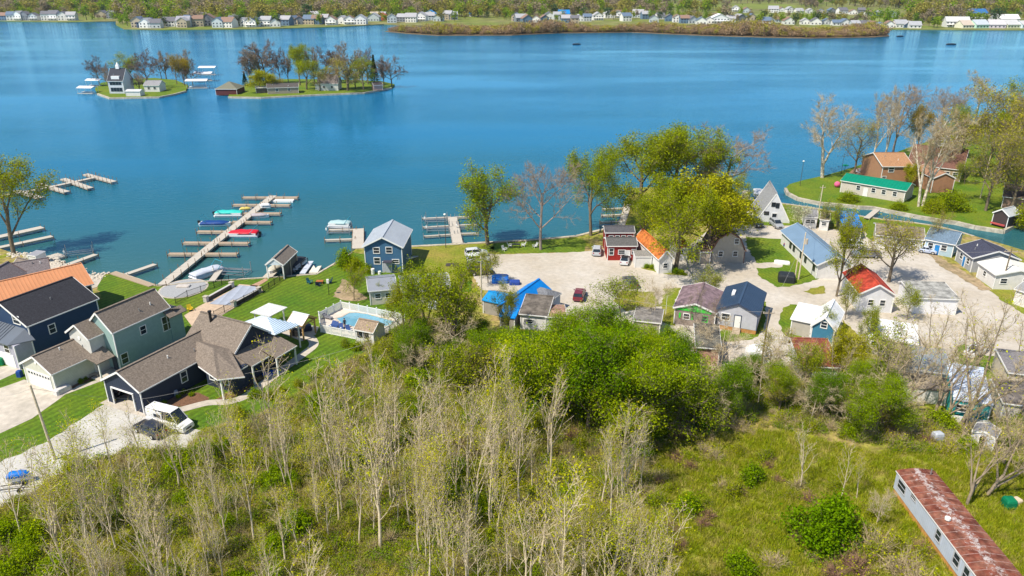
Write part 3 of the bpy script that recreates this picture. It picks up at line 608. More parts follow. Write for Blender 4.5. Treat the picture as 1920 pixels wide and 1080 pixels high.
# entry roof
mb = MB().slab([(3.0,-3.0,3.3),(5.4,-3.0,2.8),(5.4,-.2,2.8),(3.2,-.2,3.9)], .12); mb.build('entry_roof', tp, t)
MB().box(5.1,-2.8,0,5.28,-2.62,2.7).build('porch_post', M['white'], t); MB().box(3.2,-3.0,0,5.4,.2,.15).build('porch_floor', M['conc'], t)
MB().box(4.0,.2,.2,4.9,.29,2.3).build('door', dk, t)
mb = MB().slab([(H.W-.2,H.D-1.2,5.9),(H.W+1.0,H.D-1.2,5.2),(H.W+1.0,H.D+2.0,5.2),(H.W-.2,H.D+2.0,5.9)], .12).slab([(0,H.D-.1,6.2),(H.W+.4,H.D-.1,6.2),(H.W+.4,H.D+2.4,5.2),(0,H.D+2.4,5.2)], .12); mb.build('rear_roof', tp, t)
MB().box(.4,H.D-.4,0,H.W-.2,H.D+2.0,5.1).build('rear_wall', wallmat(*SG), t)
H2 = house('attached_garage', 'pale one storey garage with white door on the front of the sea green house', (36,681), (96,702.5), (205,655), 3.1, 5.0, 'y', TAU, ((.60,.61,.52),'lap'), .3, cat='garage', minD=10.0,
           doors=[('F',.5,4.9,2.3,M['white'],'garage_door')], wins=[])
MB().tube((H2.W/2,.2,3.9),(H2.W/2,.31,3.9),.22,.22,10).build('round_vent', M['white'], H2.t)
# navy two-storey
H = house('navy_house', 'tall navy blue house with charcoal roof behind the sea green house', (-40,585), (50,612.5), (184,559), 6.0, 8.7, 'y', ((.035,.036,.045),'shingle'), ((.022,.055,.13),'lap'), .3, skew=.52,
          wins=[('R',.30,4.1,.9,1.3),('F',.78,6.4,1.5,1.2),('F',.72,3.3,1.2,1.6)])
t = H.t
MB().slab([(-1,-2.6,3.9),(H.W*.9,-2.6,3.9),(H.W*.9,.35,5.3),(-1,.35,5.3)], .14).slab([(H.W*.9,-2.6,3.9),(H.W+.6,.35,3.9),(H.W*.9,.35,5.3)], .14).build('front_metal_roof', roofmat((.12,.14,.17),'metal'), t)
sb = MB()
for i in range(14): sb.bar((i*.62,-2.6,3.95),(i*.62,.3,5.35),.06,.06)
sb.build('roof_seam', roofmat((.12,.14,.17),'metal'), t, kind='stuff')
MB().box(0,-2.2,0,H.W*.97,.3,3.75).build('front_wall', wallmat((.42,.42,.50),'lap'), t)
MB().box(H.W*.97-.08,-2.28,0,H.W*.97+.06,-2.14,3.7).build('corner_board', M['trim'], t)
window(t,(H.W*.80,-2.2,2.9),0,-1,1.1,1.2); MB().box(H.W*.55,-2.26,.05,H.W*.9,-2.2,2.1).build('garage_door', M['white'], t)
# copper house
H = house('copper_roof_house', 'long house with ribbed orange copper metal roof behind the navy house', (-60,590), (176,532), (160,519), 5.2, 7.6, 'x', ((.58,.26,.12),'metal'), ((.10,.06,.045),'plain'), .4, seam=.55, minD=10)
# white house left edge
H = house('white_gable_house', 'white gable house with brown edged roof at the left edge above the copper roof', (-70,545), (-1,545), (95,512), 4.2, 6.4, 'y', ((.19,.165,.17),'shingle'), ((.62,.64,.70),'plain'), .3, trim=mat('brown_trim', (.16,.07,.05)), minD=8)
H = house('white_wing', 'white cross wing with small black window at the left edge', (0,529), (96,513), (66,492), 3.8, 5.6, 'x', ((.19,.165,.17),'shingle'), ((.62,.64,.70),'plain'), .3, trim=MATS['brown_trim'], cat='house', minD=5,
          wins=[('F',.28,2.5,.9,1.3,M['black'])])
H = house('shore_shed', 'low taupe roofed shed beside the riprap shore left', (20,500), (61,510), (78,496), 2.6, 3.9, 'x', TAU, ((.5,.5,.5),'lap'), .3, cat='shed')
H = house('small_white_shed', 'tiny white shed with flat grey lid at the edge of the water on the left', (50,478), (66,480), (82,472), 2.0, 2.2, 'x', ((.3,.3,.33),'metal'), WHT, .1, kind='shed', cat='shed')
# blue boathouse
H = house('blue_boathouse', 'two storey blue boathouse with pale grey metal roof by the water', (678,463), (756,464), (755,430), 5.3, 7.3, 'y', ((.40,.44,.49),'metal'), ((.055,.15,.27),'lap'), .4, seam=.6,
          wins=[('F',.32,4.5,1.1,1.1),('F',.66,4.6,1.1,1.1),('F',.32,2.4,1.1,1.2),('F',.82,2.3,1.2,.75)], doors=[('F',.58,1.6,2.2,mat('grey_door', (.38,.40,.46)))])
t = H.t; MB().box(H.W*.5,-.9,2.4,H.W*.72,.38,2.55).build('door_canopy', mat('dark_canopy', (.05,.05,.07)), t)
st = MB()
for i in range(9): st.box(H.W+.2,1.2+i*.9,2.6-i*.28,H.W+1.3,1.55+i*.9,2.68-i*.28)
st.build('side_stair', M['conc'], t)
for i, (xx, yy, r_, h_) in enumerate(((1.9,-.5,.35,1.1),(3.2,-.5,.3,.6))): MB().tube((xx,yy,0),(xx,yy,h_),r_,r_,12).build('gas_tank', M['white'], t)
for i in range(4): pass
# low grey roofs behind the trees
GR = ((.27,.28,.30),'old')
house('grey_cottage', 'low grey roofed cottage nearest the dirt mound behind the pool', (690,546), (745,541), (735,514), 2.8, 3.8, 'x', ((.25,.27,.31),'metal'), ((.62,.58,.50),'lap'), .3, wins=[('F',.3,1.6,.9,.8),('F',.7,1.6,.9,.8)])
house('grey_cottage', 'long low grey roofed cottage half hidden behind the yellow green tree', (752,548), (846,541), (818,512), 2.8, 4.0, 'x', ((.31,.32,.33),'shingle'), ((.62,.58,.50),'lap'), .3, wins=[('F',.25,1.6,.9,.8),('F',.75,1.6,.9,.8)])
# blue tarp house
BT = ((.0,.20,.62),'tarp'); BT2 = ((.01,.24,.55),'tarp')
house('blue_tarp_house', 'gable cabin covered by a bright blue tarp roof beside the gravel lot', (932,573), (981,584), (1016,539), 2.7, 4.3, 'y', BT, ((.45,.42,.38),'lap'), .25, trim=M['wood'], fascia=False)
house('blue_tarp_shed', 'lean-to under blue tarp against the trees left of the tarp cabin', (903,562), (938,570), (944,548), 2.5, 3.3, 'x', BT2, ((.3,.28,.25),'plain'), .2, cat='shed', fascia=False)
house('blue_tarp_shed', 'lower blue tarp roof in front of the tarp cabin', (935,592), (966,597), (985,578), 2.3, 3.2, 'x', BT, ((.3,.28,.25),'plain'), .2, cat='shed', fascia=False)
house('grey_hip_cottage', 'small cottage with slate grey hip roof and light blue wall next to the tarp roof', (984,552), (1031,564), (1048,548), 2.8, 3.9, 'x', ((.19,.20,.22),'shingle'), ((.42,.5,.62),'lap'), .25, kind='hip')
house('brown_grey_cottage', 'weathered cottage with brown grey roof and white wall behind the big green trees', (973,588), (1027,593), (1032,560), 2.8, 3.9, 'x', ((.16,.14,.12),'old'), WHT, .25, skew=.8, wins=[('F',.3,1.5,1.4,.6)])
house('pink_roof_trailer', 'low trailer with dusty pink roof in front of the maroon car', (1022,594), (1062,594), (1086,571), 2.7, 3.0, 'x', ((.36,.22,.17),'old'), WHT, .15, cat='trailer')
# red house
RD = ((.33,.025,.02),'lap')
house('red_cottage', 'small red cottage with dark grey roof and white trimmed windows by the gravel lot', (1138,461), (1196,461), (1195,445), 3.2, 4.1, 'x', ((.12,.12,.12),'shingle'), RD, .25, wins=[('F',.13,1.9,.8,1.3),('F',.50,1.8,1.3,.8),('F',.92,1.9,.7,.9)], doors=[('F',.70,.95,2.1,M['white'])])
house('red_back_house', 'red house with charcoal roof and row of windows behind the red cottage', (1134,436), (1191,436), (1184,424), 4.2, 5.0, 'x', ((.10,.10,.115),'shingle'), RD, .2, wins=[('F',u,3.1,.8,.7) for u in (.2,.42,.64,.86)])
OR = ((.55,.17,.04),'old')
H = house('orange_roof_house', 'white house with rusty orange roof between red cottage and tall tree', (1235,487), (1264,485), (1247,452), 3.0, 4.8, 'y', OR, WHT, .25, fixD=13.5, wins=[('F',.5,1.6,.8,.9)])
if 0: house('orange_roof_rear_house', 'rear wing with rusty orange gable roof and white side wall', (1209,462), (1247,461), (1241,438), 3.0, 4.8, 'y', OR, WHT, .25)
house('orange_roof_cabin', 'small cabin with orange roof right of the tall tree', (1269,465), (1292,464), (1287,449), 2.8, 3.6, 'x', OR, WHT, .2, wins=[('F',.4,1.7,.8,.9)], cat='cabin')
house('flat_white_shed', 'white flat roofed shed in front of the orange roof', (1191,481), (1223,481), (1220,471), 2.4, 2.6, 'x', ((.27,.26,.24),'shingle'), WHT, .1, kind='shed', cat='shed')
house('barn_house', 'beige gambrel barn house with two white windows under the yellow green tree', (1333,471), (1399,471), (1390,449), 2.6, 6.6, 'y', ((.17,.11,.08),'shingle'), ((.45,.40,.34),'plain'), .2, kind='gambrel', trim=mat('brown_rake', (.2,.1,.07)),
      wins=[('F',.28,2.0,.8,1.0,M['trim']),('F',.72,2.0,.8,1.0,M['trim']),('F',.72,4.6,.8,1.0,M['trim'])])
house('barn_annex', 'low beige annex on the left side of the gambrel barn house', (1313,472), (1334,472), (1332,460), 2.6, 3.2, 'x', ((.17,.11,.08),'shingle'), ((.45,.38,.30),'plain'), .1, kind='shed', cat='shed')
# A-frame
H = house('a_frame_house', 'grey roofed white A-frame house near the seawall', (1419,412), (1480,415), (1469,392), .5, 7.0, 'y', ((.30,.31,.33),'shingle'), ((.72,.74,.78),'lap'), .02, fixD=11.5,
      wins=[('F',.27,2.2,.9,.6,M['black']),('F',.45,4.3,.7,.8,M['black']),('F',.58,4.1,.6,1.0,M['black'])], doors=[('F',.52,1.0,2.2,M['glass'])])
# long white house with blue-grey roof
H = house('long_white_house', 'long white house with blue grey hip roof right of the central lawn', (1532,497), (1600,497), (1546,432), 2.9, 4.6, 'y', ((.16,.25,.36),'metal'), WHT, .35, kind='gable', wins=[('L',u,1.7,.9,1.1,mat('black_shutter', (.03,.03,.03))) for u in (.08,.3,.42,.62,.72)])
# blue tarp shed by channel
house('blue_roof_shed', 'open shed with bright blue tarp roof by the channel', (1580,423), (1619,426), (1621,401), 3.0, 3.3, 'x', BT, ((.22,.21,.2),'lap'), .25, kind='shed', cat='shed', fascia=False)
house('channel_cottage', 'white cottage with grey roof behind the blossoming tree by the channel', (1508,406), (1534,408), (1538,392), 2.7, 3.6, 'x', ((.25,.25,.26),'shingle'), WHT, .2, wins=[('F',.3,1.6,.9,.8),('F',.7,1.6,.9,.8)], cat='cottage')
house('channel_cottage', 'white cottage with brown roof beside the channel left of the blue tarp shed', (1537,411), (1556,413), (1560,398), 2.6, 3.4, 'x', ((.26,.22,.15),'old'), WHT, .2, wins=[('F',.5,1.6,.9,.8)], cat='cottage')
H = house('porch_cottage', 'brown roofed cottage with white railed porch under the olive tree', (1642,440), (1735,450), (1745,428), 2.7, 3.9, 'x', ((.25,.21,.15),'old'), ((.6,.58,.52),'lap'), .3, cat='cottage', wins=[('F',.5,1.6,.9,.8),('F',.8,1.6,.9,.8)])
pr = MB()
for i in range(16): pr.box(-.2+i*.3,-1.3,0.05,-.12+i*.3,-1.22,1.0)
pr.box(-.2,-1.32,.95,4.4,-1.2,1.05); pr.build('porch_rail', M['white'], H.t)
house('light_blue_house', 'pale blue house with steel blue roof on the near bank of the channel', (1733,448), (1792,459), (1827,443), 2.9, 4.4, 'x', ((.15,.22,.30),'shingle'), ((.42,.56,.66),'lap'), .3, minD=6, wins=[('F',.68,1.7,.9,1.1),('F',.2,1.7,.9,1.1)], doors=[('F',.45,.9,2.1,mat('blue_door', (.02,.2,.5)))])
house('slate_roof_house', 'grey house with dark slate blue roof between the pale blue and white roofed houses', (1793,461), (1824,484), (1884,466), 3.0, 4.6, 'x', ((.055,.06,.095),'shingle'), ((.40,.41,.43),'lap'), .3, wins=[('F',.3,1.7,1.0,1.1),('F',.75,1.7,1.0,1.1)], doors=[('F',.52,.9,2.1,MATS['blue_door'])])
house('white_roof_house', 'white house with cream white low roof at the right edge behind the utility pole', (1833,491), (1867,515), (1935,503), 3.0, 4.0, 'x', ((.74,.71,.62),'tarp'), WHT, .3, minD=7, wins=[('R',.2,1.7,1.1,.9),('R',.7,1.7,1.1,.9),('F',.4,1.7,.9,.9)])
house('edge_white_house', 'grey roofed white house cut off by the right edge below the white roof', (1902,541), (1960,560), (1970,540), 2.9, 3.9, 'x', ((.3,.31,.32),'shingle'), WHT, .3)
H = house('brown_boat_shed', 'small dark brown shed with pale metal roof on the peninsula corner', (1861,398), (1893,406), (1904,398), 2.9, 4.2, 'y', ((.45,.47,.47),'metal'), ((.06,.045,.045),'plain'), .25, cat='shed', minD=4)
MB().box(.3,-.55,.5,H.W-.4,-.1,.8).build('red_canoe_rack', mat('faded_red', (.45,.08,.08)), H.t)
H = house('green_roof_building', 'long cream building with bright green metal roof on the peninsula', (1576,338), (1700,358), (1706,345), 3.2, 4.4, 'x', ((.0,.22,.13),'metal'), ((.60,.54,.48),'lap'), .3, seam=.8, minD=7, wins=[('F',u,1.9,.9,1.1) for u in (.28,.52,.68,.85)], doors=[('F',.4,.9,2.1,M['white'])])
H = house('brick_house', 'orange brick house with tan shingle roof behind the green roofed building', (1655,312), (1714,312), (1711,292), 5.0, 7.4, 'x', ((.42,.23,.12),'shingle'), ((.40,.21,.12),'brick'), .3, minD=9, wins=[('F',.3,4.0,1.4,1.2),('F',.1,1.7,1.0,.9)])
house('brick_wing', 'orange brick wing with sloping side roof right of the brick house', (1712,316), (1750,334), (1757,320), 4.0, 5.4, 'x', ((.36,.20,.12),'shingle'), ((.40,.21,.12),'brick'), .2, minD=6, cat='house')
house('brown_roof_house', 'wide low house with dark brown roof behind the brick house', (1700,307), (1806,319), (1803,296), 3.4, 7.4, 'x', ((.19,.095,.07),'shingle'), ((.4,.3,.2),'lap'), .3, fixD=19, wins=[('F',u,1.9,1.1,1.0) for u in (.5,.75,.9)])
house('grey_roof_peninsula_house', 'grey roofed house among the trees at the far right of the peninsula', (1752,262), (1800,266), (1800,252), 3.4, 5.2, 'x', ((.28,.27,.25),'shingle'), ((.5,.5,.5),'lap'), .3, minD=9)
house('flat_roof_peninsula_house', 'pale roofed house behind the big olive tree at the right edge', (1836,235), (1885,240), (1880,225), 3.4, 4.8, 'x', ((.36,.33,.28),'shingle'), ((.5,.47,.42),'lap'), .3, minD=9)
house('dark_roof_peninsula_house', 'low house with dark brown roof at the right edge of the peninsula', (1880,368), (1960,378), (1960,352), 2.9, 4.2, 'x', ((.13,.09,.08),'shingle'), ((.3,.2,.15),'lap'), .3, minD=6)
# centre right cluster
LV = ((.24,.17,.19),'old')
H = house('green_trim_cabin', 'mauve roofed cabin with bright green gable boards beside the bare tree', (1262,576), (1345,588), (1345,545), 3.0, 4.2, 'y', LV, ((.30,.25,.22),'lap'), .3, minD=6, wins=[('F',.75,1.6,.8,.9,mat('bright_green', (.05,.55,.05))),('F',.3,1.6,.8,.9,MATS['bright_green']) if False else ('F',.3,1.6,.9,.9)])
bpy.context.view_layer.update()
mb = MB().add([(.3,.22,2.6),(H.W-.3,.22,2.6),(H.W/2,.22,4.0)], [(0,1,2)]); mb.build('gable_board', mat('bright_green', (.05,.55,.05), .5), H.t)
MB().box(1.0,.2,1.2,1.3,.27,2.1).box(3.0,.2,1.2,3.3,.27,2.1).build('shutter', MATS['bright_green'], H.t)
H = house('grey_blue_cottage', 'pale grey cottage with navy metal roof and brick base by the gravel road', (1343,579), (1424,592), (1424,547), 3.5, 5.0, 'y', ((.035,.065,.12),'metal'), ((.50,.51,.56),'lap'), .2, seam=.5, trim=mat('navy_trim', (.04,.06,.11)), found=((.45,.22,.07),.75,'orange_foundation'),
      wins=[('F',.22,2.3,1.2,1.1,M['trim'])], doors=[('F',.52,.95,2.1,M['white'])])
for i in range(4): MB().box(H.W*.52-.6,-.05-i*.28,.0,H.W*.52+.6,.22-i*.28,.72-i*.18).build('step', M['wood'], H.t)
MB().box(1.6,H.D*.45,4.25,2.1,H.D*.62,4.75).build('skylight', M['white'], H.t)
H = house('dark_old_shack', 'shack with mossy dark grey roof and pinkish wall above the green thicket', (1304,650), (1353,654), (1357,613), 3.0, 3.6, 'x', ((.16,.155,.13),'old'), ((.50,.28,.22),'plain'), .25, kind='gable', skew=.9)
H = house('flat_grey_cabin', 'flat grey roofed cabin behind the bare tree left of the mauve roof', (1186,600), (1240,606), (1240,582), 2.6, 2.9, 'x', ((.23,.215,.20),'old'), ((.4,.36,.3),'lap'), .2, kind='shed', cat='cabin')
H = house('red_roof_house', 'white house with weathered red roof beside the leafy tree', (1611,551), (1682,554), (1652,519), 3.4, 5.2, 'y', ((.42,.055,.03),'old'), ((.74,.75,.78),'lap'), .3, minD=10, wins=[('F',.35,1.8,.8,1.0),('F',.7,1.8,.8,1.0)])
H = house('grey_flat_building', 'white building with pale grey low roof in the middle of the right gravel lot', (1716,558), (1801,561), (1788,531), 3.0, 3.5, 'x', ((.36,.36,.34),'old'), ((.76,.76,.78),'plain'), .2, cat='building', skew=.85)
WR = ((.78,.79,.80),'tarp')
H = house('white_roof_cottage', 'teal sided cottage with bright white gable roof by the road bend', (1520,610), (1568,620), (1573,583), 3.2, 5.0, 'y', WR, ((.05,.20,.32),'lap'), .25, minD=7, wins=[('F',.5,3.6,.8,.9)])
house('white_roof_wing', 'lower wing with white roof on the left of the teal sided cottage', (1482,597), (1525,606), (1530,578), 2.8, 3.3, 'x', WR, ((.45,.42,.36),'lap'), .25, kind='shed', cat='house')
house('red_brown_roof_house', 'house with rusty red brown roof behind the yellow tree', (1502,686), (1577,689), (1572,645), 2.9, 4.0, 'x', ((.26,.075,.05),'old'), WHT, .3, skew=.9)
H = house('white_trailer', 'long white roofed trailer with leaves on its roof', (1628,630), (1723,646), (1729,612), 3.0, 3.2, 'x', ((.80,.80,.80),'tarp'), ((.5,.46,.42),'lap'), .15, kind='shed', cat='trailer', wins=[('F',.15,1.9,1.1,.6)])
H = house('blue_grey_roof_building', 'white building with blue grey ribbed roof and lower dark porch roof behind bare trees', (1699,690), (1786,702), (1791,661), 3.4, 4.0, 'x', ((.22,.27,.32),'metal'), ((.74,.75,.78),'lap'), .2, seam=.5, skew=.85, cat='building', wins=[('F',.15,1.9,1.0,1.0)])
MB().slab([(-.5,-3.0,2.2),(H.W,-3.0,2.2),(H.W,.2,2.7),(-.5,.2,2.7)], .1).build('porch_roof', roofmat((.20,.17,.15),'old'), H.t)
MB().box(-.3,-2.8,0,H.W-.3,-2.7,2.05).build('porch_wall', wallmat(*WHT), H.t)
H = house('turquoise_house', 'turquoise sided house with pale blue white tarp roof beside the leaning bare tree', (1788,748), (1863,760), (1858,694), 3.0, 4.3, 'x', ((.58,.66,.80),'tarp'), ((.03,.42,.42),'lap'), .15, skew=.75, wins=[('F',.3,1.8,1.6,.9,M['trim'])], fascia=False)
MB().box(.1,-.6,0,H.W-.1,-.5,1.0).build('porch_rail', M['white'], H.t)
house('edge_grey_roof_house', 'house with grey shingle roof and beige wall cut off by the right edge', (1891,698), (1960,706), (1960,668), 3.0, 3.6, 'x', ((.22,.21,.22),'shingle'), ((.62,.55,.46),'lap'), .2, skew=.9)
house('edge_brown_roof_house', 'lower dark grey roofed house cut off by the right edge below the other', (1881,755), (1960,765), (1960,725), 2.8, 3.3, 'x', ((.17,.15,.14),'old'), ((.6,.56,.5),'lap'), .2, skew=.9)
# open-door shed
H = house('garden_shed', 'small grey metal shed with its door open among the bare trees', (1823,808), (1868,823), (1872,805), 1.9, 2.4, 'y', ((.28,.28,.3),'metal'), ((.52,.55,.62),'plain'), .06, cat='shed', minD=2.2)
MB().box(H.W*.38,.02,0,H.W*.62,.065,1.7).build('doorway_shade_panel', M['black'], H.t); MB().box(H.W*.62,-.7,0,H.W*.66,.04,1.7).build('door', M['white'], H.t); MB().box(H.W*.34,-.5,0,H.W*.38,.04,1.7).build('door', M['white'], H.t)  # black panel paints the dark interior onto the closed front wall
# rusty mobile home bottom right
def rustmat():
    m = mat('rusty_roof', (.15,.040,.024), .85, .45, 1.5, .4, 8, col2=(.24,.10,.065), c2s=.9)
    t = m.node_tree; N, Lk = t.nodes, t.links; p = N['Principled BSDF']; src = p.inputs['Base Color'].links[0].from_socket
    tc = N.new('ShaderNodeTexCoord'); n = N.new('ShaderNodeTexNoise'); n.inputs['Scale'].default_value = 1.9; n.inputs['Detail'].default_value = 10; n.inputs['Roughness'].default_value = .8; Lk.new(tc.outputs['Object'], n.inputs[0])
    sp = N.new('ShaderNodeSeparateXYZ'); Lk.new(tc.outputs['Object'], sp.inputs[0])
    a = N.new('ShaderNodeMath'); a.operation = 'SUBTRACT'; a.inputs[1].default_value = 2.05; Lk.new(sp.outputs[0], a.inputs[0]); b = N.new('ShaderNodeMath'); b.operation = 'ABSOLUTE'; Lk.new(a.outputs[0], b.inputs[0])
    c = N.new('ShaderNodeMapRange'); c.inputs[1].default_value = 0; c.inputs[2].default_value = 1.2; c.inputs[3].default_value = .14; c.inputs[4].default_value = 0; Lk.new(b.outputs[0], c.inputs[0])
    d = N.new('ShaderNodeMath'); d.operation = 'ADD'; Lk.new(n.outputs[0], d.inputs[0]); Lk.new(c.outputs[0], d.inputs[1])
    r = N.new('ShaderNodeMapRange'); r.inputs[1].default_value = .60; r.inputs[2].default_value = .68; Lk.new(d.outputs[0], r.inputs[0])
    mx = N.new('ShaderNodeMix'); mx.data_type = 'RGBA'; mx.inputs[7].default_value = (.45,.40,.39,1); Lk.new(r.outputs[0], mx.inputs[0]); Lk.new(src, mx.inputs[6]); Lk.new(mx.outputs[2], p.inputs['Base Color'])
    return m
ROOFM[((.9,.0,.0),'rust')] = rustmat()
pa, pb = U(1836,1086,LAND+3.0), U(1680,881,LAND+3.0); dr = (pb-pa).normalized(); ext = 3.0
def mobile():
    # front edge = near gable end, long axis y away
    n = Vector((dr.y,-dr.x,0)); A = pa-dr*1.0; Bq = A+n*4.15; L = (pb-A).length
    t = thing('mobile_home', 'long rusty red roofed mobile home with pale blue siding and orange skirting', 'mobile home', (A.x,A.y,LAND), math.atan2(n.y,n.x)); Wd = 4.15
    rings = []
    for yy in (0, L):
        rings.append([(0,yy,2.95),(.5,yy,3.08),(1.3,yy,3.20),(2.07,yy,3.26),(2.85,yy,3.20),(3.65,yy,3.08),(4.15,yy,2.95),(4.1,yy,2.88),(.05,yy,2.88)])
    MB().loft(rings).build('roof', ROOFM[((.9,.0,.0),'rust')], t)
    sw = mat('mobile_siding', (.50,.56,.66), .6, .06, 1, bands=('Y',.3,.10))
    MB().box(.1,.1,.75,4.05,L-.1,2.9).build('wall', sw, t)
    MB().box(.16,.16,-.1,3.99,L-.16,.76).build('skirting', mat('orange_skirting', (.55,.28,.09), .8, .2, 2), t)
    MB().bar((.03,0,2.86),(.03,L,2.86),.08,.14).bar((4.12,0,2.86),(4.12,L,2.86),.08,.14).bar((0,.02,2.86),(4.15,.02,2.86),.08,.12).build('fascia', M['trim'], t)
    n_ = int(L/.95); sm = mat('seam_sealant', (.36,.24,.21), .8, .3, 4)
    for i in range(1, n_):
        yy = L*i/n_; mb = MB()
        for a, b in zip(rings[0][:6], rings[0][1:7]): mb.bar((a[0],yy,a[2]+.01),(b[0],yy,b[2]+.01),.035,.04)
        mb.build('roof_seam', sm, t)
    for yy, w_, h_, z_ in ((L-1.6,1.5,1.0,2.0),(L-4.0,.9,.45,2.5),(L-9.2,.8,1.1,2.0),(L-12.5,.9,1.2,2.0),(L-14.2,.8,1.5,1.8)): 
        if yy > .6: window(t,(.1,yy,z_),-1,0,w_,h_,mat('grey_frame',(.45,.46,.48)))
    window(t,(2.0,.1,1.9),0,-1,1.5,1.0)
    MB().tube((1.1,L-8.4,3.3),(1.1,L-8.4,3.55),.28,.28,8).build('roof_vent', M['white'], t)
    MB().tube((3.2,L-1.0,3.2),(3.2,L-1.0,3.9),.07,.07,8).build('vent_pipe', M['steel'], t)
mobile()
# ---------------- vehicles ----------------
SH = { # x from rear(-.5) to front(.5): (x, roofline z) body and cabin
 'sedan': (4.7,1.8,[(-.5,.62),(-.49,.88),(-.34,.95),(.16,.93),(.42,.82),(.49,.66),(.5,.5)],[(-.40,.93),(-.24,1.38),(.02,1.42),(.22,.92)]),
 'suv': (4.7,1.88,[(-.5,.6),(-.49,1.0),(-.4,1.08),(.2,1.05),(.42,.95),(.49,.8),(.5,.55)],[(-.48,1.05),(-.42,1.62),(.04,1.68),(.24,1.03)]),
 'pickup': (5.7,1.95,[(-.5,.7),(-.495,1.1),(-.1,1.12),(.2,1.15),(.42,1.08),(.49,.9),(.5,.6)],[(-.12,1.1),(-.10,1.78),(.10,1.82),(.24,1.12)]),
 'van': (6.0,2.05,[(-.5,.6),(-.495,1.45),(-.45,1.5),(.26,1.42),(.40,1.18),(.49,.95),(.5,.6)],[(-.495,1.45),(-.48,2.62),(.18,2.68),(.36,1.25)]),
}
def car(kind, label, px, py, ang, col, group=None, name=None, cat=None, stripes=None, cover=False, scale=1.0):
    L, Wd, body, cab = SH[kind]; L *= scale; Wd *= scale
    p = U(px, py); t = thing(name or kind+'_car' if kind in ('sedan','suv') else (name or ('pickup_truck' if kind == 'pickup' else 'cargo_van')), label, cat or {'sedan':'car','suv':'car','pickup':'truck','van':'van'}[kind], (p.x, p.y, LAND+.05), ang, group)
    pm = mat('paint_%d_%d_%d' % tuple(int(c*255) for c in col), col, .3, .02, spec=.6, coat=.6); h = Wd/2
    rings = []
    for x, z in body:
        k = 1 - .10*max(0, (abs(x)-.38)/.12)
        zz = max(z, .45); rings.append([(x*L,-h*k*.94,.28),(x*L,-h*k,.5),(x*L,-h*k*.99,zz*.85),(x*L,-h*k*.88,zz),(x*L,h*k*.88,zz),(x*L,h*k*.99,zz*.85),(x*L,h*k,.5),(x*L,h*k*.94,.28)])
    MB().loft(rings).build('body', pm, t, smooth=False)
    if kind == 'pickup':
        MB().box(-.49*L,-h*.8,1.125,-.13*L,h*.8,1.14).build('bed', mat('bed_black', (.05,.05,.05)), t)
        MB().box(-.5*L,-h*.98,1.1,-.11*L,-h*.8,1.22).box(-.5*L,h*.8,1.1,-.11*L,h*.98,1.22).box(-.5*L,-h*.8,1.1,-.485*L,h*.8,1.22).build('bed_rail', pm, t)
    (xa,za),(xb,zb),(xc,zc),(xd,zd) = cab
    gr = [[(x*L,-h*a,z0),(x*L,-h*b,z1),(x*L,h*b,z1),(x*L,h*a,z0)] for x, a, z0, b, z1 in ((xa,.86,za-.05,.86,za-.01),(xb,.86,za-.05,.74,zb-.04),(xc,.86,zd-.05,.74,zc-.04),(xd,.86,zd-.05,.84,zd-.01))]
    MB().loft(gr).build('windows', M['glass'], t)
    MB().loft([[(x*L,-h*.75,z-.05),(x*L,-h*.66,z+.02),(x*L,h*.66,z+.02),(x*L,h*.75,z-.05)] for x, z in ((xb-.01,zb-.03),(xb+.02,zb),(xc-.02,zc),(xc+.01,zc-.04))]).build('roof', pm if not cover else M['black'], t)
    pl = MB()
    for sg in (-1,1):
        pl.bar((xc*L,sg*h*.745,zc-.03),(xd*L,sg*h*.85,zd),.06,.06); pl.bar((xb*L,sg*h*.745,zb-.03),(xa*L,sg*h*.865,za),.08,.06)
        m_ = (xb+xc)/2*L; pl.bar((m_,sg*h*.75,zb-.02),(m_,sg*h*.87,za),.08,.05)
        if kind == 'van': pl.bar((-.2*L,sg*h*.79,za+.1),(-.47*L,sg*h*.79,za+.1),.14,1.9); 
    pl.build('pillar', pm, t)
    if kind == 'van':
        g = MB().box(-.47*L,-h*.885,za-.1,-.04*L,h*.885,zb-.25); g.build('cargo_panel', pm, t)
        g = MB().box(-.26*L,-h*.9,1.62,-.08*L,-h*.886,2.05); g.build('side_glass', M['glass'], t)
    for sx in (-.31,.31):
        for sg in (-1,1):
            w = MB().tube((sx*L,sg*(h-.2),.34),(sx*L,sg*(h+.01),.34),.35,.35,14).build('wheel', M['rubber'], t)
            MB().tube((sx*L,sg*(h),.34),(sx*L,sg*(h+.025),.34),.2,.2,10).build('rim', M['alum'], w)
    for sg in (-1,1):
        MB().box(.47*L,sg*h*.62-.16,.6,.503*L,sg*h*.62+.16,.76).build('headlight', mat('headlight_glass', (.6,.6,.6), .1), t)
        MB().box(-.503*L,sg*h*.68-.13,.68,-.48*L,sg*h*.68+.13,.88).build('tail_light', mat('tail_red', (.35,.01,.01), .2), t)
    MB().box(.485*L,-h*.4,.45,.506*L,h*.4,.65).build('grille', M['black'], t)
    for sg in (-1,1): MB().box(xd*L-.5,sg*(h+.08)-.09,zd-.02,xd*L-.3,sg*(h+.08)+.09,zd+.14).build('mirror', pm, t)
    if stripes:
        for sg in (-1,1):
            zf = lambda x: .0
            MB().slab([(.0*L+.95,sg*.28-.12,.965),(.42*L,sg*.28-.12,.835),(.42*L,sg*.28+.12,.835),(.95,sg*.28+.12,.965)], .02).build('hood_stripe', M['black'], t)
            MB().box(xb*L,sg*.28-.12,zb+.022,xc*L,sg*.28+.12,zc+.03).build('roof_stripe', M['black'], t)
    return t
car('van', 'white high roof van parked at the end of the gravel drive', 321, 800, R(-22), (.78,.78,.78))
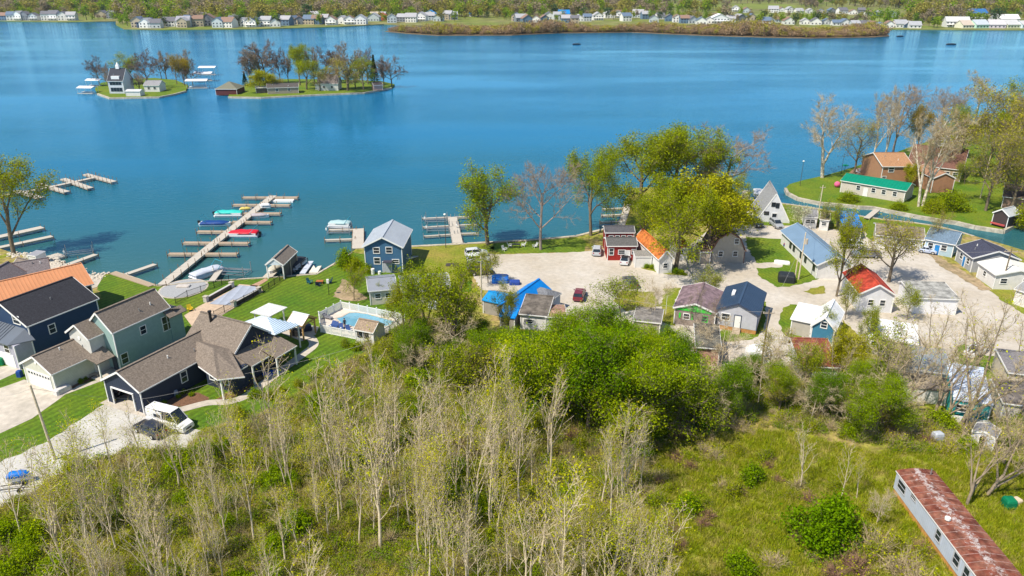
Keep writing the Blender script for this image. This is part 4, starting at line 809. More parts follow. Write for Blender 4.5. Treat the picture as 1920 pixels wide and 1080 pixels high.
car('suv', 'black car half hidden in the brush next to the white van', 283, 812, R(150), (.02,.02,.025))
car('suv', 'maroon car parked beside the pink roofed trailer', 1086, 558, R(78), (.16,.012,.03))
car('suv', 'silver car parked left of the red cottage', 1119, 475, R(82), (.45,.47,.5))
car('sedan', 'white car with dark roof parked in front of the red cottage', 1172, 492, R(75), (.62,.64,.66), cover=True)
car('suv', 'dark grey car behind the bright green bush on the gravel lot', 1181, 534, R(100), (.07,.07,.08))
car('suv', 'black sport utility car parked left of the A-frame door', 1417, 423, R(-80), (.015,.02,.035))
car('suv', 'silver grey car parked in front of the A-frame', 1455, 425, R(-85), (.33,.35,.38))
car('sedan', 'blue hatchback by the steps of the long white house', 1478, 460, R(60), (.03,.08,.25), scale=.85)
car('suv', 'white car parked behind the grey pickup', 1594, 464, R(176), (.72,.74,.72))
car('pickup', 'grey pickup truck on the right gravel lot', 1622, 482, R(176), (.17,.18,.2))
car('suv', 'black car parked under the olive tree by the porch cottage', 1672, 459, R(178), (.015,.015,.018))
car('sedan', 'small pale blue and white car at the edge of the right lot', 1738, 475, R(-32), (.45,.52,.68), scale=.72)
car('sedan', 'white muscle car with black hood stripes on the grass', 1828, 664, R(215), (.76,.77,.78), stripes=True)
car('sedan', 'red car parked inside the open garage', 232, 733, R(62), (.4,.01,.01), scale=.8)
for i, (x, y, c, l) in enumerate([(893,480,(.6,.62,.65),'pale grey car parked under the tree at the top left of the gravel lot'),(896,492,(.72,.73,.74),'white car parked between the pale grey car and a dark car'),
    (897,504,(.22,.25,.28),'dark grey car parked third in the row under the tree'),(902,514,(.04,.03,.03),'black car at the near end of the row under the tree')]):
    car('suv', l, x, y, R(12), c)

# ---------------- boats ----------------
def boat(label, px, py, ang, L, Wd, cover, hull=(.75,.75,.75), kind='pontoon', z=.0, name='pontoon_boat', motor=True, arch=None, rail=True):
    p = U(px, py, .3); t = thing(name, label, 'boat', (p.x, p.y, z), ang); h = Wd/2; cm = mat('boatcover_%d_%d_%d' % tuple(int(c*255) for c in cover), cover, .6, .1, 1.5, .4, 3)
    hm = mat('hull_%d' % int(hull[0]*99+hull[2]*7), hull, .35, .04)
    if kind == 'pontoon':
        for sg in (-1,1): MB().tube((-L*.48,sg*h*.66,.12),(L*.42,sg*h*.66,.12),.3,.3,10).tube((L*.42,sg*h*.66,.12),(L*.5,sg*h*.66,.25),.3,.05,10).build('pontoon', M['alum'], t)
        MB().box(-L*.48,-h,.42,L*.46,h,.52).build('deck', M['white'], t)
        MB().box(-L*.44,-h*.98,.52,L*.42,-h*.92,1.1).box(-L*.44,h*.92,.52,L*.42,h*.98,1.1).box(L*.40,-h*.92,.52,L*.43,h*.92,1.1).build('fence_panel', hm, t)
    else:
        ks = [(-.5,.82,.95),(-.45,.95,1.0),(0,1,1.0),(.28,.8,1.04),(.42,.45,1.1),(.5,.04,1.15)]
        MB().loft([[(x*L,-h*k,.7*zz),(x*L,-h*k*.75,0),(x*L,0,-.15),(x*L,h*k*.75,0),(x*L,h*k,.7*zz),(x*L,0,.72*zz)] for x, k, zz in ks]).build('hull', hm, t)
    rings = []; zb = 1.08 if kind == 'pontoon' else .72
    for i, (x, k, hh) in enumerate([(-.46,.9,.02),(-.42,.98,.22),(-.25,1,.42),(-.1,1,.30),(.08,1,.45),(.25,.95,.30),(.38,.85 if kind=='pontoon' else .5,.2),(.44,.8 if kind=='pontoon' else .25,.03)]):
        rings.append([(x*L,-h*k,zb-.25),(x*L,-h*k*.97,zb+hh*.35),(x*L,-h*k*.5,zb+hh),(x*L,h*k*.4,zb+hh*.92),(x*L,h*k*.97,zb+hh*.35),(x*L,h*k,zb-.25)])
    MB().loft(rings).build('cover', cm, t, smooth=True)
    if motor: MB().box(-L*.5-.45,-.2,.5,-L*.5+.05,.2,1.15).box(-L*.5-.3,-.08,-.2,-L*.5-.1,.08,.5).build('outboard_motor', M['black'], t)
    if arch:
        mb = MB(); 
        for sg in (-1,1): mb.tube((-L*.25,sg*h,1.1),(-L*.42,sg*h,2.3),.06,.06,6)
        mb.tube((-L*.42,-h,2.3),(-L*.42,h,2.3),.07,.07,6); mb.build('arch', mat('arch_paint', arch), t)
    return t
boat('pontoon boat under a turquoise cover on the marina dock', 431, 403, R(0), 7.2, 2.5, (.03,.50,.44), arch=(.03,.25,.35))
boat('white motorboat under a royal blue cover on the marina dock', 405, 420, R(0), 7.4, 2.5, (.005,.05,.22), kind='hull', name='motorboat', arch=(.6,.6,.6))
boat('pontoon boat under a red cover on the marina dock', 457, 441, R(180), 7.0, 2.6, (.62,.01,.03), arch=(.4,.02,.03))
boat('pale grey covered pontoon boat with a white arch by the round patio', 388, 514, R(-128), 6.8, 2.6, (.48,.52,.60), hull=(.55,.6,.68), arch=(.75,.75,.75), motor=False)
boat('black and silver pontoon boat beside the small boathouse', 555, 500, R(-98), 6.0, 2.5, (.025,.025,.03), hull=(.45,.45,.47), motor=False, z=.3)
boat('small open white fishing boat right of the marina walkway', 486, 406, R(8), 4.6, 1.7, (.40,.36,.38), kind='hull', name='fishing_boat', motor=False)
boat('yellow and white jet ski beside the marina walkway', 461, 394, R(10), 3.0, 1.1, (.60,.48,.12), kind='hull', name='jet_ski', motor=False)
boat('white jet ski on a lift right of the marina walkway', 498, 393, R(180), 2.6, 1.0, (.70,.72,.75), kind='hull', name='jet_ski', motor=False, z=.8)
boat('white pontoon boat with teal canopy on a lift left of the blue boathouse', 638, 430, R(175), 5.5, 2.2, (.35,.50,.52), z=.9, arch=(.7,.7,.7), motor=False)
boat('dark covered boat on a trailer left of the A-frame', 1404, 402, R(80), 5.6, 2.3, (.03,.035,.05), kind='hull', name='motorboat', z=LAND+.4, motor=False)
boat('white pontoon boat moored behind the A-frame', 1421, 364, R(75), 6, 2.4, (.7,.7,.7), motor=False)
boat('blue boat covered with tarp on a trailer at the left edge of the drive', 42, 910, R(12), 2.6, 1.0, (.0,.16,.60), kind='hull', name='covered_jet_ski', z=LAND+.45, motor=False)
tr = thing('boat_trailer', 'black steel trailer under the blue covered jet ski', 'trailer', U(36, 917), R(12))
for sg in (-1,1): MB().bar((-1.9,sg*.35,.42),(1.2,sg*.45,.42),.08,.08).build('rail', M['black'], tr); MB().tube((.3,sg*.7-.08,.25),(.3,sg*.7+.08,.25),.25,.25,12).build('wheel', M['rubber'], tr)
MB().bar((-2.9,0,.4),(-1.8,0,.42),.09,.09).bar((.3,-.7,.3),(.3,.7,.3),.08,.08).build('axle', M['black'], tr)
for i, (x, y) in enumerate(((1081,83),(1688,68),(1784,83))):
    boat(['small dark fishing boat drifting below the brushy far island','tiny dark boat near the right tip of the brushy island','dark speedboat out on the lake at the upper right'][i], x, y, R(5), [7,7,9][i], 2.6, (.03,.03,.04), hull=(.06,.06,.07), kind='hull', name='fishing_boat', motor=False)
def lift(label, px, py, rz, L=3.4, Wd=3.0, m=None):
    p = U(px, py, 0); t = thing('boat_lift', label, 'boat lift', (p.x,p.y,0), rz); m = m or M['steel']
    for a in (-1,1):
        for b in (-1,1): MB().box(a*L/2-.06,b*Wd/2-.06,-1,a*L/2+.06,b*Wd/2+.06,2.2).build('post', m, t)
        MB().bar((-L/2,a*Wd/2,.55),(L/2,a*Wd/2,.55),.12,.16).bar((a*L/2,-Wd/2,.5),(a*L/2,Wd/2,.5),.1,.12).bar((-L/2,a*Wd*.2,.75),(L/2,a*Wd*.2,.75),.2,.1).build('frame', m, t)
    MB().box(-L/2-.2,-Wd/2-.2,1.2,-L/2+.1,-Wd/2+.1,1.7).build('winch', M['white'], t)
lift('empty steel boat lift beside the ramp of the grey covered boat', 437, 514, R(-8), 6, 3.2)
lift('boat lift holding the white pontoon left of the blue boathouse', 637, 437, R(0), 5, 3)
lift('steel lift frame beside the short dock at the riprap bank', 150, 478, R(25), 5, 2.6)
lift('black boat lift under the black pontoon boat', 555, 507, R(-8), 4.0, 3.0, M['black'])
lift('steel boat lift between the upper fingers of the slip dock', 818, 417, 0, 5, 2.2); lift('steel boat lift between the lower fingers of the slip dock', 822, 434, 0, 5, 2.2); lift('steel boat lift on the right side of the slip dock', 876, 431, 0, 4.5, 2.0)
def ramp(label, a, b, w, m=None):
    A, B = U(*a, .9), U(*b, .7); t = MB().bar((0,0,0), B-A, w, .16).build('gangway', m or M['dockw']); t.location = A; tag(t, label, 'ramp')
ramp('pale plank ramp between the grey covered boat and the empty lift', (397,527), (414,504), 1.2); ramp('pale blue plank ramp beside the black pontoon boat', (567,513), (583,490), 1.1, mat('pale_blue_plank', (.5,.54,.62)))
def jetfloat(label, px):
    P = UP(px, .5); o = P[0]; t = MB().slab([(p-o) for p in P], .45).build('jet_ski_float', mat('cream_plastic', (.68,.64,.54))); t.location = o; tag(t, label, 'float')
jetfloat('cream plastic jet ski float at the corner of the lawn seawall', [(579,511),(595,511),(603,498),(596,499),(592,503),(588,497)])
# small boathouse
B0 = U(497,514,0); H = house('open_boathouse', 'small open boathouse with brown grey gable roof over the water', (497,496), (531,497), (544,471), 3.2, 4.5, 'y', ((.25,.21,.175),'shingle'), WHT, .15, z0=.4, open_walls=True, cat='boathouse')
for a, b in ((.2,.2),(H.W-.2,.2),(.2,H.D/2),(H.W-.2,H.D/2),(.2,H.D-.2),(H.W-.2,H.D-.2)): MB().box(a-.1,b-.1,-1.2,a+.1,b+.1,3.1).build('post', M['white'] if b < 1 else M['wood'], H.t)
MB().add([(.1,.1,3.1),(H.W-.1,.1,3.1),(H.W/2,.1,4.3)], [(0,1,2)]).build('gable_wall', mat('pale_blue_paint', (.6,.68,.75)), H.t)
MB().box(H.W-.35,.2,-.5,H.W-.25,H.D-.2,3.0).build('side_wall', mat('dark_boathouse_wall', (.08,.08,.07)), H.t); MB().box(-1.3,.0,.1,.5,H.D,.25).build('side_deck', M['dockw'], H.t)
boat('white motorboat stored inside the small boathouse', 517, 508, R(-100), 5.0, 1.9, (.5,.47,.38), kind='hull', name='motorboat', z=.4, motor=False)

# ---------------- fences, pool, yard ----------------
def iron_fence(label, pts):
    P = UP(pts); o = P[0]; t = thing('iron_fence', label, 'fence', o)
    for a, b in zip(P, P[1:]):
        a, b = a-o, b-o; L = (b-a).length; n = max(1, round(L/2.2)); 
        for i in range(n):
            s, e = a+(b-a)*i/n, a+(b-a)*(i+1)/n; mb = MB().bar(s+Vector((0,0,1.15)), e+Vector((0,0,1.15)), .04, .05).bar(s+Vector((0,0,.2)), e+Vector((0,0,.2)), .04, .05)
            for k in range(1, 16): q = s+(e-s)*k/16; mb.box(q.x-.012,q.y-.012,.1,q.x+.012,q.y+.012,1.25)
            mb.build('fence_panel', M['black'], t); MB().box(s.x-.04,s.y-.04,0,s.x+.04,s.y+.04,1.35).build('post', M['black'], t)
iron_fence('black iron fence on the lake side of the tan patio', [(330,570),(352,557),(402,540),(430,528),(459,521)])
iron_fence('black iron fence on the house side of the tan patio', [(402,596),(440,576),(494,549),(515,535),(535,521)])
def lowwall(label, a, b):
    A, B = U(*a), U(*b); o = A; t = thing('low_wall', label, 'garden wall', o); v = B-A; n = max(2, int(v.length/1.0))
    for i in range(n):
        s, e = v*(i/n), v*((i+1)/n); MB().bar(s+Vector((0,0,.35)), e+Vector((0,0,.35)), .35, .7).build('stone_block', mat('dark_brown_block', (.10,.075,.06), .9, .25, 2), t)
        MB().bar(s+Vector((0,0,.75)), e+Vector((0,0,.75)), .45, .09).build('coping_stone', mat('coping', (.50,.48,.45)), t)
    for q in (Vector((0,0,0)), v): MB().cbox(q.x,q.y,0,.65,.65,1.0,math.atan2(v.y,v.x)).build('pillar', MATS['coping'], t); MB().cbox(q.x,q.y,1.0,.8,.8,.12,math.atan2(v.y,v.x)).build('pillar_cap', M['conc'], t)
lowwall('dark block wall with pale pillars on the lake side of the pool cover', (387,566), (435,539)); lowwall('dark block wall with pillars on the house side of the pool cover', (439,575), (486,549))
c = MB().prism([tuple(U(*q))[:2] for q in [(393,570),(400,571),(434,573),(483,545),(486,541),(478,538),(449,535.5)]], Z+.05, Z+.1).build('pool_cover', mat('pool_cover_fabric', (.38,.42,.50), .6, .08, 1, bands=('X',1.5,.25)))
tag(c, 'grey blue fabric pool cover stretched on the tan patio', 'pool cover')
# white pool enclosure
PB_ = [(602,623),(700,643),(731,624),(759,603),(640,579),(599,600)]; P = UP(PB_); o = P[0]; t = thing('white_pool_fence', 'white picket vinyl fence around the kidney shaped swimming pool', 'fence', o)
for i in range(len(P)):
    a, b = P[i]-o, P[(i+1)%len(P)]-o; L = (b-a).length; n = max(1, round(L/1.9))
    for k in range(n):
        s, e = a+(b-a)*k/n, a+(b-a)*(k+1)/n; mb = MB()
        for zz in (.1, 1.3): mb.bar(s+Vector((0,0,zz)), e+Vector((0,0,zz)), .06, .12)
        for j in range(1, 12): q = s+(e-s)*j/12; d = (e-s).normalized()*.045; mb.bar(q-d+Vector((0,0,.7)), q+d+Vector((0,0,.7)), .03, 1.1)
        mb.build('fence_panel', M['white'], t); MB().box(s.x-.07,s.y-.07,0,s.x+.07,s.y+.07,1.5).box(s.x-.1,s.y-.1,1.5,s.x+.1,s.y+.1,1.58).build('fence_post', M['white'], t)
sheet('pool_deck', PB_, Z+.03, mat('pool_deck_concrete', (.58,.52,.45), .85, .1, 1))
pool = [(629,597),(641,595),(645,592),(654,587),(668,586),(690,589),(715,596),(741,603),(733,611),(712,614),(690,613),(664,614),(640,608)]
o = MB().prism([tuple(U(*q))[:2] for q in pool], Z+.035, Z+.05).build('swimming_pool', mat('pool_water', (.13,.33,.45), .08, .15, .8, .3, 2, spec=.6)); tag(o, 'kidney shaped swimming pool with pale blue water inside the white fence', 'swimming pool')
rim = UP(pool, Z); cp = MB(); 
for a, b in zip(rim, rim[1:]+rim[:1]): cp.bar(Vector((a.x,a.y,Z+.07)), Vector((b.x,b.y,Z+.07)), .3, .06)
cp.build('pool_coping', M['conc'], o)
H = house('pool_hut', 'white pool hut with small brown shingle roof at the front of the white fence', (663,617), (700,624), (707,605), 2.4, 3.5, 'x', ((.33,.25,.18),'shingle'), WHT, .15, cat='hut', wins=[('F',.25,1.6,.7,.7,M['black']),('F',.6,1.6,.7,.7,M['black'])])
# person by the pool
def person(px, py):
    p = U(px, py); me = bpy.data.meshes.new('body')
    J = {'pel':(0,0,.95),'ch':(0,.0,1.35),'nk':(0,0,1.52),'hd':(0,.02,1.68),'ht':(0,.01,1.78),'ls':(-.18,0,1.42),'le':(-.24,.03,1.14),'lh':(-.22,-.12,.92),'rs':(.18,0,1.42),'re':(.25,.02,1.14),'rh':(.22,-.14,.94),
         'lk':(-.10,-.02,.5),'la':(-.11,.03,.09),'lt':(-.12,-.16,.04),'rk':(.10,.0,.5),'ra':(.13,.03,.09),'rt':(.15,-.16,.04),'lhp':(-.09,0,.9),'rhp':(.09,0,.9)}
    rad = {'pel':.15,'ch':.16,'nk':.06,'hd':.105,'ht':.08,'ls':.07,'le':.05,'lh':.04,'rs':.07,'re':.05,'rh':.04,'lk':.065,'la':.045,'lt':.04,'rk':.065,'ra':.045,'rt':.04,'lhp':.1,'rhp':.1}
    K = list(J); E = [('pel','ch'),('ch','nk'),('nk','hd'),('hd','ht'),('ch','ls'),('ls','le'),('le','lh'),('ch','rs'),('rs','re'),('re','rh'),('pel','lhp'),('lhp','lk'),('lk','la'),('la','lt'),('pel','rhp'),('rhp','rk'),('rk','ra'),('ra','rt')]
    me.from_pydata([J[k] for k in K], [(K.index(a), K.index(b)) for a, b in E], []); 
    o = bpy.data.objects.new('person', me); COL.objects.link(o); sk = o.modifiers.new('skin', 'SKIN'); 
    if not me.skin_vertices: 
        bm_ = __import__('bmesh').new(); bm_.from_mesh(me); bm_.verts.layers.skin.verify(); bm_.to_mesh(me); bm_.free()
    for i, k in enumerate(K): me.skin_vertices[0].data[i].radius = (rad[k], rad[k])
    me.skin_vertices[0].data[0].use_root = True
    s2 = o.modifiers.new('sub', 'SUBSURF'); s2.levels = s2.render_levels = 1; me.materials.append(mat('dark_clothes', (.03,.03,.04), .8))
    bpy.context.view_layer.update(); dg = bpy.context.evaluated_depsgraph_get(); m2 = bpy.data.meshes.new_from_object(o.evaluated_get(dg)); o.modifiers.clear(); o.data = m2
    m2.materials.clear(); m2.materials.append(MATS['dark_clothes']); m2.materials.append(mat('skin', (.42,.24,.16), .6))
    for f in m2.polygons:
        c = f.center; f.use_smooth = True
        if c.z > 1.53 and c.y < .03 or (c.z < 1.0 and abs(c.x) > .17 and c.y < -.08): f.material_index = 1
    o.location = (p.x, p.y, LAND+.03); o.rotation_euler = (0,0,R(20)); tag(o, 'person in dark clothes standing on the pool deck beside the water', 'person')
    MB().blob((0,.04,1.73),(.11,.12,.11),3,8,6,.05).build('hair', mat('dark_hair', (.02,.015,.01)), o)
person(647, 616)
for i, (x, y) in enumerate(((622,614),(629,616),(640,619),(655,622),(612,596),(616,598))):
    t = thing('lounge_chair', 'low blue cushioned lounge chair along the front of the white pool fence' if i < 4 else 'grey patio chair in the left corner of the white pool fence', 'lounge chair', U(x, y, LAND+.03), R(-20+i*17), 'blue lounge chairs by the pool' if i < 4 else 'grey patio chairs by the pool')
    cm = mat('blue_cushion', (.03,.07,.22)) if i < 4 else mat('grey_cushion', (.2,.2,.22))
    MB().box(-.35,-.7,.3,.35,.5,.4).build('seat', cm, t); MB().add([(-.35,.5,.4),(.35,.5,.4),(.35,.95,.85),(-.35,.95,.85),(-.35,.55,.32),(.35,.55,.32),(.35,1.0,.78),(-.35,1.0,.78)], [(0,1,2,3),(7,6,5,4),(0,3,7,4),(1,5,6,2),(3,2,6,7),(0,4,5,1)]).build('backrest', cm, t)
    for a in (-.3,.3):
        for b in (-.6,.4): MB().box(a-.03,b-.03,0,a+.03,b+.03,.3).build('leg', M['alum'], t)
# pavilion
A, Bq, Cc, Dd = U(537,604,LAND+2.7), U(567,611,LAND+2.7), U(579,595,LAND+3.8), U(551,588,LAND+3.8)
H = house('white_roof_pavilion', 'timber post pavilion with white metal gable roof left of the pool fence', (537,604), (567,611), (593,595), 2.7, 3.8, 'x', ((.66,.69,.72),'metal'), WHT, .1, open_walls=True, cat='pavilion', trim=mat('timber_post', (.45,.28,.11)))
for a, b in ((.3,.3),(H.W-.3,.3),(.3,H.D-.3),(H.W-.3,H.D-.3)): MB().box(a-.1,b-.1,0,a+.1,b+.1,2.6).build('post', MATS['timber_post'], H.t)
for b in (.3,H.D-.3): MB().box(.1,b-.08,2.4,H.W-.1,b+.08,2.6).build('beam', MATS['timber_post'], H.t)
for a in (.3,H.W-.3):
    MB().box(a-.08,.3,2.38,a+.08,H.D-.3,2.55).build('beam', MATS['timber_post'], H.t)
    MB().bar((a,.3,1.7),(a,1.1,2.45),.1,.1).bar((a,H.D-.3,1.7),(a,H.D-1.1,2.45),.1,.1).build('brace', MATS['timber_post'], H.t)
def cov(name, label, px, py, s, col, seed, cat, rz=0):
    p = U(px, py); m = mat('cloth_%d_%d_%d' % tuple(int(c*255) for c in col), col, .6, .15, 2, .3, 4); h = s[2]
    rings = [[(a*s[0]/2*k, b*s[1]/2*k, z*h) for a, b in ((-1,-.8),(-.8,-1),(.8,-1),(1,-.8),(1,.8),(.8,1),(-.8,1),(-1,.8))] for k, z in ((1,0),(.98,.75),(.85,.95),(.5,1.0))]
    o = MB().loft(rings).build(name, m); o.location = p; o.rotation_euler = (0,0,rz); return tag(o, label, cat)
cov('covered_grill', 'black covered grill under the front corner of the pavilion', 556, 629, (1.5,.9,1.2), (.02,.02,.02), 1, 'grill', R(-20))
cov('covered_furniture', 'dark blue covered patio furniture under the pavilion', 573, 619, (2.0,1.4,.9), (.02,.03,.07), 2, 'furniture', R(20))
cov('utility_box', 'grey air conditioner box on the mulch beside the ranch house wall', 323, 742, (1.6,.8,.9), (.33,.36,.42), 3, 'utility box', R(25))
cov('kayak_cover', 'bright blue tarp lying on the ground at the right side of the ranch house', 508, 700, (2.4,1.3,.25), (.0,.10,.5), 4, 'tarp', R(25))
cov('covered_boat', 'black tarp covered hot tub on the central lawn', 1474, 527, (3.0,2.6,1.6), (.02,.025,.03), 5, 'cover', R(-15))
cov('upturned_dinghy', 'small white upturned dinghy on the central lawn', 1466, 494, (3.0,1.5,.5), (.72,.72,.72), 6, 'boat', R(-20))
cov('storage_pod', 'white rounded tarp tent beside the tall utility pole', 1423, 675, (3.6,3.2,2.1), (.76,.77,.78), 7, 'tent', R(8))
cov('recycling_bin', 'green garden bin below the right bare trees', 1890, 950, (1.2,1.2,1.1), (.0,.16,.07), 8, 'bin'); cov('cream_box', 'cream crate beside the green bin in the right yard', 1903, 944, (1.3,.9,.6), (.62,.5,.36), 9, 'crate', R(20))
cov('green_bin', 'green wheeled bin beside the garage of the navy house', 4, 683, (.9,.9,1.1), (.0,.16,.06), 10, 'bin'); cov('blue_bin', 'blue wheeled bin at the corner of the white garage', 38, 706, (.7,.7,1.0), (.01,.06,.25), 11, 'bin')
cov('patio_furniture', 'white covered furniture against the pale garage wall', 118, 735, (2.2,1.0,.8), (.6,.57,.55), 12, 'furniture', R(64))
cov('blue_umbrella_cover', 'small blue tarp pile between the parked cars and the tarp cabin', 938, 528, (3.2,2.4,1.2), (.01,.15,.6), 13, 'tarp'); cov('tarp_pile', 'little dark blue tarp heap touching the tarp cabin', 965, 533, (2,1.3,.8), (.02,.06,.3), 14, 'tarp')
cov('grey_block', 'pale blue concrete block in the brush left of the garden shed', 1755, 830, (1.3,1.0,1.5), (.42,.46,.52), 15, 'block', R(10))
cov('fire_pit', 'square stone fire pit slab on the round patio', 344, 538, (2.4,1.2,.4), (.5,.46,.42), 16, 'fire pit'); cov('satellite_box', 'dark round pit cover on the boathouse lawn', 848, 497, (2.6,1.6,.15), (.06,.05,.04), 17, 'cover')
cov('tank', 'pair of white gas tanks behind the long grey roofed cottage', 812, 578, (1.6,.9,1.3), (.6,.65,.72), 18, 'tank')
def adir(label, px, py, rz, col, group=None):
    t = thing('adirondack_chair', label, 'chair', U(px, py, LAND+.02), rz, group); m = mat('chair_%d_%d_%d' % tuple(int(c*255) for c in col), col)
    MB().add([(-.3,-.35,.38),(.3,-.35,.38),(.3,.3,.25),(-.3,.3,.25),(-.3,-.35,.33),(.3,-.35,.33),(.3,.3,.2),(-.3,.3,.2)], [(0,1,2,3),(7,6,5,4),(0,4,5,1),(1,5,6,2),(2,6,7,3),(3,7,4,0)]).build('seat', m, t)
    for k in range(5): x = -.26+k*.13; MB().bar((x,.28,.25),(x*1.15,.62,1.05),.11,.025).build('back_slat', m, t)
    for a in (-.38,.38): MB().box(a-.07,-.4,.55,a+.07,.35,.58).build('armrest', m, t); MB().box(a-.03,-.38,0,a+.03,-.3,.55).box(a-.03,.25,0,a+.03,.33,.55).build('leg', m, t)
adir('teal adirondack chair left of the round table on the lawn', 581, 532, R(60), (.01,.12,.17)); adir('navy adirondack chair in front of the round table on the lawn', 597, 536, R(170), (.01,.02,.08)); adir('dark blue adirondack chair right of the round table near the post', 618, 531, R(-70), (.01,.03,.09))
adir('yellow adirondack chair at the corner of the tan patio', 357, 583, R(40), (.65,.45,.02))
for i, (x, y, r_) in enumerate(((956,463,90),(981,462,-90),(1003,464,-60),(946,470,50))): adir(['white chair left of the dark picnic table','white chair right of the dark picnic table','white chair near the bare tree trunk','white chair at the corner of the gravel lot'][i], x, y, R(r_), (.7,.7,.7))
def table(name, label, px, py, w, d, h, m, n=4):
    t = thing(name, label, 'table', U(px, py, LAND+.02)); 
    for k in range(5): MB().box(-w/2+k*w/5+.01,-d/2,h-.06,-w/2+(k+1)*w/5-.01,d/2,h).build('top_board', m, t)
    for a in (-1,1):
        for b in (-1,1): MB().box(a*(w/2-.1)-.04,b*(d/2-.1)-.04,0,a*(w/2-.1)+.04,b*(d/2-.1)+.04,h-.06).build('leg', m, t)
table('picnic_table', 'dark picnic table between white chairs on the shore lawn', 967, 464, 1.8, .9, .75, M['black']); table('fire_table', 'orange brown table in the ring of chairs on the lawn', 600, 531, 1.3, .9, .5, mat('orange_wood', (.40,.14,.04)))
table('garden_table', 'small wooden bench table beside the pale garage path', 178, 706, 1.4, .8, .5, M['wood'])
# striped items: flamingo-pink ball
o = MB().blob((0,0,.8),(.8,.8,.8),2,14,10,0).build('pink_ball', mat('pink_plastic', (.7,.12,.25)), smooth=True); o.location = U(1569,351); tag(o, 'big pink ball at the left end of the green roofed building', 'ball')
o = MB().tube((0,0,0),(0,0,1.7),.05,.05,6).box(-.7,-.05,1.7,.7,.05,1.78).blob((0,0,1.95),(.9,.9,.25),4,9,5,.2).build('palm_umbrella', mat('green_umbrella', (.0,.22,.14))); o.location = U(1583,322); tag(o, 'green umbrella on the peninsula deck', 'umbrella')
for i in range(5):
    t = thing('deck_lounger', 'white lounger in the row on the peninsula brick deck', 'lounger', U(1607+i*7.5, 324-i*1.2), R(10), 'white loungers on the peninsula deck')
    MB().box(-.35,-1,.3,.35,.5,.38).build('seat', M['white'], t); MB().bar((0,.5,.35),(0,1.0,.85),.7,.06).build('backrest', M['white'], t); MB().box(-.3,-.9,0,.3,-.85,.3).box(-.3,.3,0,.3,.35,.3).build('leg', M['white'], t)
sheet('brick_deck', [(1590,326),(1600,317),(1640,310),(1655,318),(1650,330),(1610,332)], Z+.03, mat('brick_deck_paver', (.34,.19,.12), .9, .2, 2))
t = thing('birdhouse_pole', 'white birdhouse pole on the lawn beside the dirt mound', 'birdhouse', U(617,553)); MB().tube((0,0,0),(0,0,2.6),.06,.05,6).build('pole', M['black'], t); MB().box(-.2,-.2,2.3,.2,.2,3.0).build('birdhouse', M['white'], t)
# ---------------- poles and wires ----------------
TOPS = {}
def pole(key, label, px, py, top, m=None, r=.15, arm=None, lamp=False, cat='utility pole', lean=0, xf=None):
    p = U(px, py); h = hgt(px, py, top); t = thing('utility_pole' if cat == 'utility pole' else 'light_pole', label, cat, p); tx = lean*h
    MB().tube((0,0,-.3),(tx,0,h),r,r*.65,8).build('pole', m or M['palebark'], t)
    if arm: MB().bar((tx-arm,0,h-.6),(tx+arm,0,h-.6),.1,.12).build('crossarm', M['wood'], t)
    if arm:
        for a in (-arm*.9,0,arm*.9): MB().tube((tx+a,0,h-.54),(tx+a,0,h-.34),.05,.04,6).build('insulator', M['conc'], t)
    if lamp: MB().blob((tx,0,h+.1),(.28,.28,.22),1,8,5,0).build('lamp_head', M['white'], t)
    TOPS[key] = Vector((p.x+tx, p.y, LAND+h-.4)); return t
pole('a', 'leaning grey utility pole beside the gravel drive', 104, 862, 722, r=.17, lean=-.05)
pole('b', 'pale utility pole beside the blue tarp shed', 903, 572, 478, r=.14)
pole('c', 'slim lamp post on the seawall next to the slip dock', 836, 465, 403, mat('dark_pole', (.08,.07,.06)), .08, lamp=True, cat='lamp post')
pole('d', 'tall wooden utility pole in the gravel lane beside the grey cottage', 1427, 688, 580, M['bark'], .16, arm=.8)
TE = pole('e', 'tall utility pole with transformer on the central lawn', 1497, 524, 436, r=.15); pole('f', 'shorter pole stub standing beside the transformer pole', 1490, 524, 484, r=.14)
MB().tube((.35,-.1,hgt(1497,524,436)-2.2),(.35,-.1,hgt(1497,524,436)-1.2),.28,.28,10).build('transformer', M['conc'], TE)
pole('g', 'utility pole beside the channel cottages', 1531, 423, 347, r=.14, arm=.6); pole('h', 'leaning utility pole with crossarm in front of the white roofed house', 1877, 541, 466, M['bark'], .15, arm=1.2)
pole('i', 'dark lamp post on the tip of the peninsula lawn', 1500, 348, 303, MATS['dark_pole'], .08, lamp=True, cat='lamp post'); pole('j', 'pale leaning pole among the peninsula trees', 1838, 371, 292, r=.15)
pole('k', 'white flag pole behind the yellow green tree', 1370, 372, 325, M['white'], .06, cat='flag pole'); pole('l', 'thin post at the left of the orange roofed house', 1221, 475, 405, MATS['dark_pole'], .06, cat='post')
pole('m', 'slim dark lamp post by the peninsula shore left of the brick house', 1577, 325, 288, MATS['dark_pole'], .07, cat='lamp post')
pole('n', 'white post on the grass left of the mauve roofed cabin', 1248, 590, 555, M['white'], .05, cat='post')
def wire(label, pts, sag=.8, r=.016, n=14, col=None):
    cu = MB()
    for a, b in zip(pts, pts[1:]):
        prev = None
        for i in range(n+1):
            f = i/n; q = a.lerp(b, f)-Vector((0,0,sag*4*f*(1-f)))
            if prev is not None: cu.tube(prev, q, r, r, 3, False)
            prev = q
    o = cu.build('power_line', col or mat('cable', (.35,.34,.33), .5)); tag(o, label, 'cable')
wire('power line running left out of the photo from the leaning pole', [U(-60,735,8.5), TOPS['a']]); wire('power line from the leaning pole over the ranch house to the pool', [TOPS['a'], U(265,748,4.2)], .3)
wire('power line along the front of the ranch house towards the pool fence', [U(265,748,4.3), U(430,706,3.6), U(700,640,5.5)], .4)
